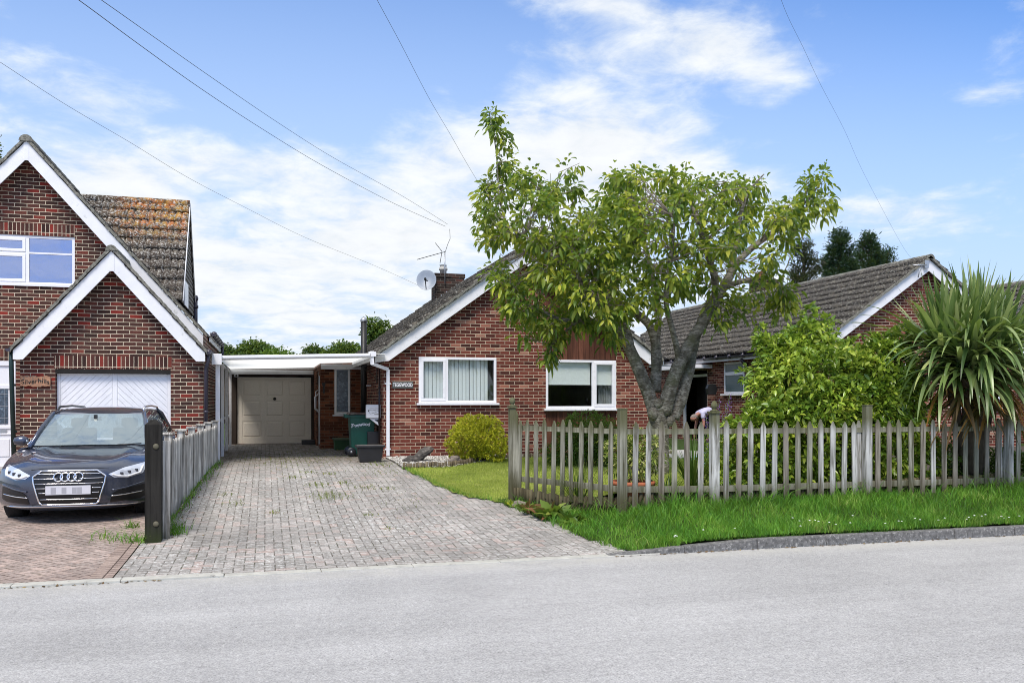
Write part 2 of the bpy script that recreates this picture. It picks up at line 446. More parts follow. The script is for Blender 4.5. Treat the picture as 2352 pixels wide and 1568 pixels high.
M_pave = herring_mat('grey_block_paving', [(0, (.25,.235,.22)), (.5, (.31,.29,.27)), (.85, (.35,.32,.30)), (1, (.37,.29,.26))], (.12,.105,.09), 0.0, lich=1.0)
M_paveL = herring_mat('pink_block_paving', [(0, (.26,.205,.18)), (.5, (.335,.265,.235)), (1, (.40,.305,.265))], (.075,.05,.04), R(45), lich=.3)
def f_lawn(t):
    uv = obj_co(t)
    c = t.ramp(t.noise(uv, 2.2, 6, .7), [(.3, (.14,.19,.035)), (.55, (.27,.32,.06)), (.75, (.42,.42,.13))])
    c = t.mix(t.maprange(t.noise(uv, 60, 3), .4, .6, 0, .6), c, (.06,.09,.012))
    return pbsdf(t, c, .9, 0, t.bump(t.noise(uv, 80, 3), .8, .02), .2)
M_lawn = mat('lawn_turf', f_lawn)
def f_earth(t):
    uv = obj_co(t)
    c = t.ramp(t.noise(uv, 3, 6, .7), [(.3, (.025,.035,.010)), (.6, (.04,.075,.012)), (.8, (.07,.07,.03))])
    return pbsdf(t, c, .95, 0, t.bump(t.noise(uv, 30, 4), .8, .03), .2)
M_verge = mat('verge_earth', f_earth)
def roof_mat(name, base, lich, orange=None):
    def f(t):
        co = obj_co(t)
        n = t.noise(co, 16, 6, .75)
        c = t.ramp(n, [(.25, tuple(x*.5 for x in base)), (.5, base), (.75, tuple(x*1.5 for x in base))])
        sp = t.maprange(t.noise(co, 22, 4, .6), .55, .64, 0, lich)
        c = t.mix(sp, c, (.50,.49,.44))
        sp2 = t.maprange(t.noise(co, 5, 5, .6), .52, .66, 0, lich*.55)
        c = t.mix(sp2, c, (.30,.27,.20))
        if orange:
            s = t.add('ShaderNodeSeparateXYZ', ins={0: co})
            a = t.maprange(s.outputs[2], orange[0], orange[1], 0, 1, True)
            b = t.maprange(s.outputs[0], orange[2], orange[3], 0, 1, True)
            q = t.m('MULTIPLY', t.m('MULTIPLY', a, b), t.maprange(t.noise(co, 9, 5, .6), .40, .60, 0, .8))
            c = t.mix(q, c, t.ramp(t.noise(co, 6, 3), [(.4, (.50,.16,.035)), (.6, (.46,.27,.05))]))
            wq = t.m('MULTIPLY', t.maprange(s.outputs[2], orange[0]-1.6, orange[1]-.4, .35, 1, True), t.maprange(t.noise(co, 24, 4, .6), .54, .62, 0, .7))
            c = t.mix(wq, c, (.62,.61,.58))
        return pbsdf(t, c, .9, 0, t.bump(n, .7, .01), .2)
    return mat(name, f)
M_roof = roof_mat('grey_concrete_tiles', (.060,.054,.048), .42)
M_roofL = roof_mat('lichened_tiles', (.062,.050,.042), .45, orange=(4.7, 5.6, -.9, .1))
M_roofL2 = roof_mat('brown_tiles', (.06,.05,.045), .7)
M_clad = wood_mat('brown_stained_board', (.155,.062,.038), (.075,.030,.020), axis=2)
M_cheek = plain('grey_lapped_board', (.155,.14,.12), .8, var=.2, scale=6)
M_picket = wood_mat('weathered_picket_wood', (.74,.73,.70), (.11,.10,.07), base=[(.10, .46, (.085,.075,.040)), (1.20, .96, (.10,.10,.045))])
M_picketG = wood_mat('mossy_picket_wood', (.44,.43,.35), (.085,.080,.045), base=[(.10, .52, (.070,.065,.030)), (1.20, .84, (.085,.085,.035))])
M_plank = wood_mat('silvered_plank_wood', (.80,.77,.71), (.17,.15,.125), base=[(-.1, .35, (.06,.055,.03))])
M_postD = wood_mat('dark_timber', (.030,.028,.025), (.010,.009,.008), base=[(-.1, .32, (.03,.042,.012))])
M_log = wood_mat('log_edging_wood', (.23,.185,.12), (.06,.045,.028))
M_logD = wood_mat('old_log_wood', (.14,.12,.07), (.035,.03,.015))
def f_bark(t):
    co = obj_co(t)
    n1 = t.noise(t.vmul(co, (3.5, 3.5, 12)), 2.6, 7, .72, 1.2)
    n2 = t.noise(co, 7, 5, .6)
    c = t.ramp(n1, [(.3, (.05,.042,.032)), (.46, (.17,.15,.12)), (.6, (.40,.37,.31)), (.75, (.62,.59,.52))])
    c = t.mix(t.maprange(n2, .46, .62, 0, .75), c, (.075,.065,.045))
    c = t.mix(t.maprange(t.noise(co, 3, 4), .52, .66, 0, .5), c, (.10,.11,.045))
    return pbsdf(t, c, .8, 0, t.bump(t.m('ADD', n1, t.m('MULTIPLY', n2, .5)), .9, .02), .25)
M_bark = mat('cherry_bark', f_bark)
M_twig = plain('twig_bark', (.24,.20,.16), .8, var=.3, scale=20)
M_trunk = plain('brown_trunk_bark', (.09,.07,.05), .9, var=.4, scale=10, bump=.6)
G = leaf_mat
M_leafC = G('cherry_leaves', [(0, (.028,.070,.014)), (.28, (.075,.145,.024)), (.55, (.22,.29,.035)), (.75, (.42,.45,.05)), (.92, (.58,.54,.08)), (1, (.55,.32,.06))], .42, .38, clump=1.9)
M_leafB = G('laurel_leaves', [(0, (.05,.13,.016)), (.35, (.15,.26,.03)), (.7, (.33,.43,.05)), (.985, (.55,.58,.09)), (.99, (.40,.16,.05)), (1, (.40,.16,.06))], .30, .30, .6, clump=1.6)
M_leafG = G('golden_leaves', [(0, (.20,.26,.015)), (.5, (.52,.52,.025)), (1, (.80,.72,.06))], .3, .5)
M_leafM = G('mound_leaves', [(0, (.035,.085,.010)), (.6, (.09,.18,.022)), (1, (.18,.27,.04))], .3, .5)
M_leafV = G('variegated_leaves', [(0, (.06,.12,.02)), (.4, (.2,.28,.05)), (.7, (.45,.48,.12)), (1, (.62,.60,.25))], .3, .4)
M_leafT = G('far_tree_leaves', [(0, (.020,.050,.012)), (.5, (.055,.11,.022)), (1, (.15,.21,.035))], .3, .5)
M_leafT2 = G('far_tree_dark_leaves', [(0, (.018,.045,.014)), (.6, (.04,.085,.022)), (1, (.09,.14,.03))], .3, .5)
M_needle = G('cypress_sprays', [(0, (.008,.030,.018)), (.6, (.018,.055,.032)), (1, (.04,.09,.05))], .15, .6)
M_needle2 = G('brown_cypress_sprays', [(0, (.02,.03,.02)), (.6, (.035,.045,.03)), (1, (.07,.06,.045))], .15, .6)
M_grass = G('verge_grass_blades', [(0, (.028,.10,.012)), (.4, (.075,.23,.022)), (.75, (.18,.36,.04)), (.92, (.34,.43,.10)), (1, (.58,.50,.26))], .35, .5, .3, clump=1.8)
M_grassL = G('lawn_grass_blades', [(0, (.17,.24,.035)), (.45, (.36,.43,.075)), (.8, (.54,.57,.15)), (1, (.72,.68,.32))], .3, .6, .2, clump=1.2)
M_strap = G('strap_leaves', [(0, (.03,.08,.012)), (.6, (.08,.15,.02)), (1, (.2,.26,.06))], .25, .4)
M_yucca = G('cordyline_leaves', [(0, (.05,.105,.028)), (.5, (.15,.225,.065)), (.85, (.28,.35,.13)), (1, (.40,.44,.16))], .2, .33, .6)
M_dead = G('dead_cordyline_leaves', [(0, (.07,.045,.02)), (.6, (.16,.09,.03)), (.85, (.34,.15,.03)), (1, (.42,.2,.04))], .2, .7)
M_dock = G('dock_leaves', [(0, (.07,.14,.02)), (.5, (.16,.25,.035)), (.8, (.27,.32,.06)), (.9, (.26,.12,.06)), (1, (.2,.08,.045))], .25, .45)
M_petalW = plain('white_petals', (.8,.8,.76), .7)
M_petalP = G('purple_petals', [(0, (.12,.04,.32)), (1, (.30,.12,.55))], .3, .6)
def f_gravel(t):
    g = t.add('ShaderNodeNewGeometry')
    c = t.ramp(g.outputs['Random Per Island'], [(0, (.16,.14,.12)), (.35, (.38,.35,.31)), (.7, (.55,.53,.49)), (1, (.66,.65,.63))])
    return pbsdf(t, c, .8, 0, t.bump(t.noise(obj_co(t), 40, 3), .3, .005), .3)
M_gravel = mat('gravel_pebbles', f_gravel)
M_rock = plain('dark_rock', (.085,.075,.068), .9, var=.6, scale=9, bump=.9, dirt=((.25,.24,.22), .58, .7))
M_rock2 = plain('pale_rock', (.24,.20,.17), .9, var=.4, scale=9, bump=.9)
M_wire = plain('black_cable', (.02,.02,.025), .5)
# ---------------------------------------------------------------- building helpers
def wall_xz(mb, y, x0, x1, zb, top, holes=(), out=-1, reveal=.09, splits=()):
    """a wall in an XZ plane at Y=y. top(x)->z; holes: (x0,x1,z0,z1); out=-1 faces the road"""
    xs = sorted({x0, x1, *[h[0] for h in holes], *[h[1] for h in holes], *splits})
    xs = [x for x in xs if x0 <= x <= x1]
    for a, b in zip(xs, xs[1:]):
        c = (a+b)/2
        hs = sorted([h for h in holes if h[0] <= c <= h[1]], key=lambda h: h[2])
        z = zb
        for h in hs:
            if h[2] > z + 1e-4: q(mb, (a, y, z), (b, y, z), (b, y, h[2]), (a, y, h[2]), out)
            z = h[3]
        q(mb, (a, y, z), (b, y, z), (b, y, top(b-1e-5)), (a, y, top(a+1e-5)), out)
    r = -out*reveal
    for h in holes:
        a, b, c, d = h
        mb.quad((a, y, c), (a, y+r, c), (a, y+r, d), (a, y, d)); mb.quad((b, y, c), (b, y, d), (b, y+r, d), (b, y+r, c))
        mb.quad((a, y, d), (a, y+r, d), (b, y+r, d), (b, y, d)); mb.quad((a, y, c), (b, y, c), (b, y+r, c), (a, y+r, c))
def q(mb, a, b, c, d, out):
    mb.quad(a, b, c, d) if out < 0 else mb.quad(d, c, b, a)
def wall_yz(mb, x, y0, y1, zb, zt, holes=(), out=1, reveal=.09):
    ys = sorted({y0, y1, *[h[0] for h in holes], *[h[1] for h in holes]})
    for a, b in zip(ys, ys[1:]):
        c = (a+b)/2; z = zb
        for h in sorted([h for h in holes if h[0] <= c <= h[1]], key=lambda h: h[2]):
            if h[2] > z + 1e-4: mb.quad((x, a, z), (x, b, z), (x, b, h[2]), (x, a, h[2])) if out > 0 else mb.quad((x, b, z), (x, a, z), (x, a, h[2]), (x, b, h[2]))
            z = h[3]
        if z < zt - 1e-4: mb.quad((x, a, z), (x, b, z), (x, b, zt), (x, a, zt)) if out > 0 else mb.quad((x, b, z), (x, a, z), (x, a, zt), (x, b, zt))
    r = -out*reveal
    for a, b, c, d in holes:
        mb.quad((x, a, c), (x, a, d), (x+r, a, d), (x+r, a, c)); mb.quad((x, b, c), (x+r, b, c), (x+r, b, d), (x, b, d))
        mb.quad((x, a, d), (x, b, d), (x+r, b, d), (x+r, a, d)); mb.quad((x, a, c), (x+r, a, c), (x+r, b, c), (x, b, c))
def tiles(name, m, parent, O, U, V, nu, nv, du=.30, dv=.33, rolls=2, hgt=.032, lap=.030, seg=14):
    """a slope of interlocking tiles as real relief: O corner at the eave, U along it, V up the slope (unit vectors)"""
    O, U, V = Vector(O), Vector(U).normalized(), Vector(V).normalized()
    N = U.cross(V).normalized()
    if N.z < 0: N = -N
    cols = nu*seg*rolls//2 + 1
    us = np.linspace(0, nu*du, cols)
    prof = np.minimum(1, np.abs(np.sin(np.pi*us/(du/rolls)))*1.7)*hgt + .006*np.abs(np.sin(np.pi*us/(du/rolls)))
    rows = []
    for r in range(nv):
        for (vv, h) in ((r*dv, 0.0), (r*dv+.0005, lap), (r*dv+dv*.5, lap*.55), (r*dv+dv-.0005, lap*.08)): rows.append((vv, h))
    tone = rng.normal(0, .0045, (nv+1, nu*rolls+2))
    Vs = np.zeros((len(rows), cols, 3)); On, Un, Vn, Nn = (np.array(a) for a in (O, U, V, N))
    for i, (vv, h) in enumerate(rows):
        cidx = np.minimum((us/(du)).astype(int), nu-1)
        hh = prof + h + tone[i//4, cidx]
        Vs[i] = On + us[:, None]*Un + (vv + tone[i//4, cidx]*1.6)[:, None]*Vn + hh[:, None]*Nn
    idx = np.arange(len(rows)*cols).reshape(len(rows), cols)
    f = np.stack([idx[:-1, :-1], idx[:-1, 1:], idx[1:, 1:], idx[1:, :-1]], -1).reshape(-1, 4)
    if U.cross(V).z < 0: f = f[:, ::-1]
    o = np_mesh(name, Vs.reshape(-1, 3), f, m, parent)
    return o
def ridge_tiles(mb, a, b, r=.13, n=None):
    a, b = Vector(a), Vector(b); L = (b-a).length; n = n or int(L/.45)
    for i in range(n):
        p0, p1 = a.lerp(b, i/n), a.lerp(b, (i+1)/n + .004)
        mb.tube([p0, p1], [r, r*1.06], n=12)
def capend(mb, x, y, z, r):
    P = [(x+r*math.cos(k*math.pi/8), z+r*math.sin(k*math.pi/8)-.0) for k in range(9)]
    mb.prism(P, 'y', y, y+.03)
def cut_above(o, fn):
    """drops the vertices of an already built mesh that fail fn(world position)"""
    off = root_loc(o)
    bm = bmesh.new(); bm.from_mesh(o.data)
    bmesh.ops.delete(bm, geom=[v for v in bm.verts if not fn(v.co + off)], context='VERTS')
    bm.to_mesh(o.data); bm.free()
def window(parent, x0, x1, z0, z1, y, panes, depth=.06, sill=True, glass=None, fw=.055, frame=M_white2, name='window'):
    """a framed window facing the road. panes: (x0,x1,z0,z1,sash) in metres; y = outer plane of the frame"""
    f = MB(); g = MB()
    xs = [x0, x1]
    f.box(x0, x1, y, y+depth, z0, z0+fw); f.box(x0, x1, y, y+depth, z1-fw, z1)
    f.box(x0, x0+fw, y, y+depth, z0+fw, z1-fw); f.box(x1-fw, x1, y, y+depth, z0+fw, z1-fw)
    w = f.build(name, frame, parent, bevel=.006)
    k = 0
    for (a, b, c, d, sash) in panes:
        s = .058 if sash else .004
        if sash:
            h = MB()
            yy = y - .014
            h.prism([(a, c), (b, c), (b, c+s), (a, c+s)], 'y', yy, y+depth-.004); h.prism([(a, d-s), (b, d-s), (b, d), (a, d)], 'y', yy, y+depth-.004)
            h.box(a, a+s, yy, y+depth-.004, c+s, d-s); h.box(b-s, b, yy, y+depth-.004, c+s, d-s)
            h.build('sash', frame, w, bevel=.006)
        MB().box(a+s-.002, b-s+.002, y+.028, y+.034, c+s-.002, d-s+.002).build('pane', glass or M_glass, w)
    if sill: MB().box(x0-.05, x1+.05, y-.085, y+depth-.01, z0-.05, z0-.003).build('sill', frame, w, bevel=.008)
    return w
def dark_room(parent, x0, x1, y0, y1, z0, z1, name='room'):
    m = MB()
    m.quad((x0,y1,z0),(x1,y1,z0),(x1,y1,z1),(x0,y1,z1)); m.quad((x0,y0,z0),(x0,y1,z0),(x0,y1,z1),(x0,y0,z1))
    m.quad((x1,y0,z0),(x1,y0,z1),(x1,y1,z1),(x1,y1,z0)); m.quad((x0,y0,z1),(x0,y1,z1),(x1,y1,z1),(x1,y0,z1))
    m.quad((x0,y0,z0),(x1,y0,z0),(x1,y1,z0),(x0,y1,z0))
    return m.build(name, M_room, parent)
def text_mesh(body, name, m, parent, size, loc, rot=(R(90), 0, 0), extrude=.002, loc_abs=True, shear=0.0, space=1.0, bold=.0, wob=False):
    cu = bpy.data.curves.new('t', 'FONT'); cu.body = body; cu.size = size; cu.extrude = extrude; cu.align_x = 'CENTER'; cu.align_y = 'CENTER'
    cu.shear = shear; cu.space_character = space; cu.offset = bold
    tmp = bpy.data.objects.new('t', cu); COL.objects.link(tmp)
    bpy.context.view_layer.update()
    me = bpy.data.meshes.new_from_object(tmp.evaluated_get(bpy.context.evaluated_depsgraph_get()))
    bpy.data.objects.remove(tmp); bpy.data.curves.remove(cu)
    me.materials.clear(); me.materials.append(m)
    if wob:
        for v in me.vertices:
            p = v.co.copy()
            v.co.y += wob*math.sin(p.x*9/size*.12+1) + wob*.6*math.sin(p.x/size*2.3)
    o = bpy.data.objects.new(name, me); COL.objects.link(o)
    me.name = name
    if parent is not None:
        o.parent = parent; o.location = Vector(loc) - root_loc(parent)
    else: o.location = loc
    o.rotation_euler = rot
    return o
def board(mb, x0, z0, x1, z1, h, y0, y1):
    """a sloping board whose top edge runs (x0,z0)-(x1,z1), h deep, from plane y0 to y1"""
    mb.prism([(x0, z0-h), (x1, z1-h), (x1, z1), (x0, z0)], 'y', y0, y1)
GZ = .42
# ================================================================ LEFT HOUSE
LH = thing('brick_house', 'dark brown brick house with steep white gables and lichened dormer at left', 'house', (-2.75, 17.85, .28))
SL = 1.14
AX, AZ = -4.557, 5.18+CAMZ                      # apex of the main gable's roof
def mainroof(x): return AZ - SL*abs(x-AX)
GX, GZA = -2.75, 2.83+CAMZ                      # apex of the garage gable's roof
def garroof(x): return GZA - SL*abs(x-GX)
w = MB()
YM, YG = 19.5, 17.85
xr = -1.164; xl = 2*AX - xr
win = (-5.42, -3.74, 2.315+CAMZ, 3.31+CAMZ)
door = (-5.75, -4.82, .28, 2.46)
wall_xz(w, YM, xl, xr, .1, lambda x: mainroof(x)-.28, [win, door], splits=[AX])
wall_yz(w, xr, YG, 23.5, .1, 1.30+CAMZ, out=1)
wall_yz(w, xl, YM, 23.5, .1, 1.30+CAMZ, out=-1)
wall_xz(w, 23.5, xl, xr, .1, lambda x: mainroof(x)-.28, out=1, splits=[AX])
w.build('wall', M_brickL, LH)
w = MB()
gd = (-3.754, -1.752, .28, .575+CAMZ)
wall_xz(w, YG, -4.34, xr, .1, lambda x: garroof(x)-.28, [gd], splits=[GX], reveal=.14)
wall_yz(w, -4.34, YG, YM, .1, garroof(-4.34)-.28, out=-1)
w.build('garage_wall', M_brickL, LH)
# soldier courses: header courses over the openings
MB().box(win[0]-.02, win[1]+.0, YM-.004, YM+.02, win[3]+.002, win[3]+.235).build('soldier_course', M_soldier, LH)
MB().box(gd[0]-.02, gd[1]+.02, YG-.004, YG+.02, gd[3]+.012, gd[3]+.245).build('soldier_course', M_soldier, LH)
MB().box(door[0], door[1]+.0, YM-.004, YM+.02, door[3]+.004, door[3]+.237).build('soldier_course', M_soldier, LH)
MB().box(gd[0], gd[1], YG+.002, YG+.13, gd[3]-.075, gd[3]+.010).build('lintel', M_dark, LH)
# roofs
sl = math.atan(SL); cs, sn = math.cos(sl), math.sin(sl)
nrow = 17
hx = 3.40
tiles('roof', M_roofL2, LH, (AX+hx, 19.18, mainroof(AX+hx)-.03), (0, 1, 0), (-cs, 0, sn), 15, 16, dv=.322)
tiles('roof', M_roofL2, LH, (AX-hx, 19.18, mainroof(AX-hx)-.03), (0, 1, 0), (cs, 0, sn), 15, 16, dv=.322)
m = MB(); ridge_tiles(m, (AX, 19.235, AZ-.07), (AX, 23.7, AZ-.07), .125); capend(m, AX, 19.15, AZ-.07, .128); m.build('ridge', M_mortar, LH)
tiles('garage_roof', M_roofL2, LH, (GX+1.68, 17.55, garroof(GX+1.68)-.075), (0, 1, 0), (-cs, 0, sn), 7, 8, dv=.318, hgt=.02, lap=.02)
tiles('garage_roof', M_roofL2, LH, (GX-1.68, 17.55, garroof(GX-1.68)-.075), (0, 1, 0), (cs, 0, sn), 7, 8, dv=.318, hgt=.02, lap=.02)
m = MB(); ridge_tiles(m, (GX, 17.605, GZA-.065), (GX, 19.6, GZA-.065), .10); capend(m, GX, 17.52, GZA-.065, .103); m.build('garage_ridge', M_mortar, LH)
# mortared verges
for (ax, az, half, y) in ((AX, AZ, 3.38, 19.16), (GX, GZA, 1.67, 17.53)):
    m = MB()
    for s in (-1, 1):
        n = 40
        for i in range(n):
            t0, t1 = i/n, (i+1)/n
            j = rng.normal(0, .006)
            board(m, ax+s*half*t0, az-SL*half*t0+.035+j, ax+s*half*t1, az-SL*half*t1+.035+j, .075, y, y+.10)
    m.build('verge', M_mortar, LH)
# bargeboards
for (ax, az, half, y, nm) in ((AX, AZ-.055, 3.345, 19.20, 'bargeboard'), (GX, GZA-.055, 1.64, 17.57, 'bargeboard')):
    for s in (-1, 1):
        m = MB(); H = .36
        x1, z1 = ax+s*half, az-SL*half
        m.prism([(ax+s*.0, az), (ax+s*.0, az-H), (x1-s*.16, z1+SL*.16-H), (x1, z1+SL*.16-H), (x1, z1)], 'y', y, y+.028)
        m.build(nm, M_boardW, LH, bevel=.004)
    MB().box(ax-.045, ax+.045, y-.006, y-.001, az-H-.03, az-.03).build('apex_strip', M_boardW, LH)
    m = MB()      # soffit returned behind the board
    for s in (-1, 1):
        x1, z1 = ax+s*half, az-SL*half
        yb = y+.028
        m.quad((ax, yb, az-.10), (x1, yb, z1-.10), (x1, y+.31, z1-.10), (ax, y+.31, az-.10))
    m.build('soffit', M_boardW, LH)
# side eave: fascia, gutter and downpipes
MB().box(-1.135, -1.115, 19.23, 23.5, 1.22+CAMZ, 1.42+CAMZ).build('fascia', M_boardW, LH)
def gutter(parent, x, y0, y1, z, r=.058, m_=None, name='gutter'):
    m = MB(); n = 10; vs = []
    for y in (y0, y1):
        for k in range(n+1):
            a = math.pi + math.pi*k/n
            vs.append((x+r*math.cos(a), y, z+r*math.sin(a)))
        for k in range(n+1):
            a = 2*math.pi - math.pi*k/n
            vs.append((x+(r-.008)*math.cos(a), y, z+(r-.008)*math.sin(a)))
    c = 2*(n+1)
    fs = [(k, (k+1) % c, c+(k+1) % c, c+k) for k in range(c)]
    fs += [tuple(range(n+1)), tuple(range(c, c+n+1))[::-1]]
    m.add(vs, fs)
    y = y0+.25
    while y < y1:
        m.lathe([(r+.006, 0), (r+.006, .05)], (x, y, z-.01), 'y', 14); y += .75
    return m.build(name, m_ or M_gutter, parent)
gutter(LH, -1.05, 19.2, 23.2, 1.39+CAMZ)
gutter(LH, -1.06, 17.58, 19.1, .93+CAMZ)
def pipe(parent, pts, r, m_, name='downpipe', n=10, clips=()):
    m = MB(); m.tube(pts, r, n)
    for c in clips: m.lathe([(r*1.25, -.02), (r*1.25, .02)], c, 'z', 12)
    return m.build(name, m_, parent)
pipe(LH, [(-1.06, 17.66, .86+CAMZ), (-1.06, 17.66, .74+CAMZ), (-1.10, 17.72, .62+CAMZ), (-1.105, 17.76, .3)], .036, M_gutter, clips=[(-1.105, 17.74, 1.45)])
pipe(LH, [(-1.05, 23.1, 1.33+CAMZ), (-1.05, 23.1, 1.1+CAMZ), (-1.12, 23.1, .95+CAMZ), (-1.12, 23.1, .3)], .036, M_gutter)
pipe(LH, [(-4.44, 17.66, .95+CAMZ), (-4.44, 17.68, .60+CAMZ), (-4.42, 17.80, .28)], .040, M_gpipe, clips=[(-4.43, 17.74, 1.95), (-4.42, 17.78, 1.1)])
gutter(LH, -4.47, 17.6, 19.4, .93+CAMZ)
# dormer: cross gable clad in boards at its end
XE, YR, ZR, YF, ZF = -1.75, 21.6, 4.55+CAMZ, 19.8, 2.1+CAMZ
dl = math.hypot(YR-YF, ZR-ZF); dvv = ((YR-YF)/dl, (ZR-ZF)/dl)
dm = MB()
dm.quad((XE, YF+.06, ZF), (XE, 2*YR-YF-.06, ZF), (XE, YR+.02, ZR-.05), (XE, YR-.02, ZR-.05))
nb = 22
for i in range(nb):           # lapped boards
    z0 = ZF + (ZR-ZF-.12)*i/nb; z1 = ZF + (ZR-ZF-.12)*(i+1)/nb + .01
    def ya(z): return YF+.07+(YR-YF)*(z-ZF)/(ZR-ZF)
    def yb(z): return 2*YR-ya(z)
    dm.add([(XE+.028, ya(z0), z0), (XE+.028, yb(z0), z0), (XE+.008, yb(z1), z1), (XE+.008, ya(z1), z1), (XE+.004, ya(z0), z0), (XE+.004, yb(z0), z0)],
           [(0, 1, 2, 3), (4, 5, 1, 0)])
D = dm.build('dormer', M_cheek, LH)
L_D = 3.4
ro = tiles('dormer_roof', M_roofL, LH, (XE+.04-L_D, YF, ZF), (1, 0, 0), (0, dvv[0], dvv[1]), int(L_D/.30)+1, 10, du=L_D/12, dv=dl/10, hgt=.036, lap=.045)
cut_above(ro, lambda p: p.z > mainroof(p.x)-.15)
ro = tiles('dormer_roof', M_roofL2, LH, (XE+.04-L_D, 2*YR-YF, ZF), (1, 0, 0), (0, -dvv[0], dvv[1]), 12, 10, du=L_D/12, dv=dl/10)
cut_above(ro, lambda p: p.z > mainroof(p.x)-.15)
m = MB(); ridge_tiles(m, (XE+.05, YR, ZR+.0), (XE-2.4, YR, ZR), .10); m.build('dormer_ridge', M_roofL, LH)
m = MB()
m.tube([(XE+.055, YF, ZF+.01), (XE+.055, YR, ZR+.02), (XE+.055, 2*YR-YF, ZF+.01)], .014, 6)
m.build('dormer_verge', M_white, LH)
m = MB(); m.box(XE+.03, XE+.05, 20.35, 21.2, ZF-.02, ZF+.52); m.build('dormer_window', M_white, LH)
# soil vent pipe
vp = MB(); vx, vy = -1.70, 23.2; vz = 1.9+CAMZ
vp.tube([(vx, vy, vz-.4), (vx, vy, vz+.62)], .058, 12); vp.lathe([(.075, .40), (.075, .47)], (vx, vy, vz), 'z', 14); vp.lathe([(.07, .60), (.075, .66), (.05, .72)], (vx, vy, vz), 'z', 14)
vp.build('vent_pipe', M_gutter, LH)
# upper window
W = window(LH, win[0], win[1], win[2], win[3], YM+.02, [(-5.365, -4.645, win[2]+.055, win[2]+.62, True), (-5.365, -4.645, win[2]+.66, win[3]-.055, True),
          (-4.58, win[1]-.055, win[2]+.055, win[3]-.055, False)], glass=M_glassR, sill=False)
MB().box(-4.645, -4.58, YM+.018, YM+.078, win[2]+.056, win[3]-.056).build('mullion', M_white2, W)
MB().box(-5.364, -4.646, YM+.018, YM+.078, win[2]+.621, win[2]+.659).build('transom', M_white2, W)
MB().box(-4.579, win[1]-.056, YM+.016, YM+.046, win[3]-.37, win[3]-.335).build('transom', M_white2, W)
MB().box(win[0], win[1], YM-.03, YM+.016, win[2]-.03, win[2]+.012).build('sill', M_white2, W)
dark_room(LH, win[0]-.02, win[1]+.02, YM+.14, YM+2.5, win[2]-.3, win[3]+.05)
# front door with a leaded light
dd = MB(); dd.box(door[0], door[1], YM+.03, YM+.09, .34, door[3]-.0)
D = dd.build('front_door', M_white2, LH)
m = MB()
for a, b, c, e in ((.05, .12, -.02, .0), (.05, .12, 0, 0)): pass
m.box(door[0]+.001, door[1]-.001, YM-.0, YM+.029, door[3]-.10, door[3]-.002); m.box(door[0], door[0]+.07, YM, YM+.029, .34, door[3]-.101); m.box(door[1]-.07, door[1]-.001, YM, YM+.029, .34, door[3]-.101)
m.box(door[0]+.071, door[1]-.071, YM+.012, YM+.029, 1.90, 1.98); m.box(door[0]+.071, door[1]-.071, YM+.012, YM+.029, 1.10, 1.16)
m.box(door[0]+.071, door[1]-.071, YM+.012, YM+.029, .98, 1.02); m.box(door[0]+.16, door[1]-.12, YM+.015, YM+.029, .55, .90)
m.build('door_frame', M_white2, D, bevel=.006)
gx0, gx1, gz0, gz1 = -5.62, -4.965, 1.20, 1.90
MB().box(gx0, gx1, YM+.018, YM+.028, gz0, gz1).build('door_glass', M_frost, D)
m = MB(); y = YM+.014
for xx in (gx1-.05, gx1-.31, gx1-.57): m.box(xx-.004, xx+.004, y-.003, y+.003, gz0, gz1)
for zz in (gz0+.12, gz0+.36, gz1-.10): m.box(gx0, gx1, y-.0045, y+.0015, zz-.004, zz+.004)
for s in (.13, .09, .05):
    c = (gx1-.31, gz0+.36); P = [(c[0]-s, c[1]), (c[0], c[1]+s*.85), (c[0]+s, c[1]), (c[0], c[1]-s*.85)]
    for i in range(4):
        a, b = P[i], P[(i+1) % 4]; m.tube([(a[0], y-.005, a[1]), (b[0], y-.005, b[1])], .004, 5)
m.build('lead_strip', M_alu, D)
MB().box(gx1-.40, gx1-.02, YM+.004, YM+.012, 1.03, 1.09).build('letter_slot', M_alu, D)
MB().box(door[0], door[1], YM-.25, YM+.03, .10, .335).build('doorstep', M_concr, D)
# chevron garage door
gm = MB(); y = YG+.10
x0, x1, z0, z1 = gd[0]+.005, gd[1]-.005, .30, gd[3]-.08
gm.box(x0, x1, y+.02, y+.05, z0, z1)
Gd = gm.build('garage_door', M_white2, LH)
m = MB(); xm = (x0+x1)/2
m.box(x0+.001, x0+.06, y, y+.019, z0, z1); m.box(x1-.06, x1-.001, y, y+.019, z0, z1); m.box(xm-.04, xm+.04, y, y+.019, z0, z1)
m.box(x0+.061, xm-.041, y, y+.019, z1-.03, z1); m.box(xm+.041, x1-.061, y, y+.019, z1-.03, z1)
m.build('door_frame', M_white2, Gd, bevel=.003)
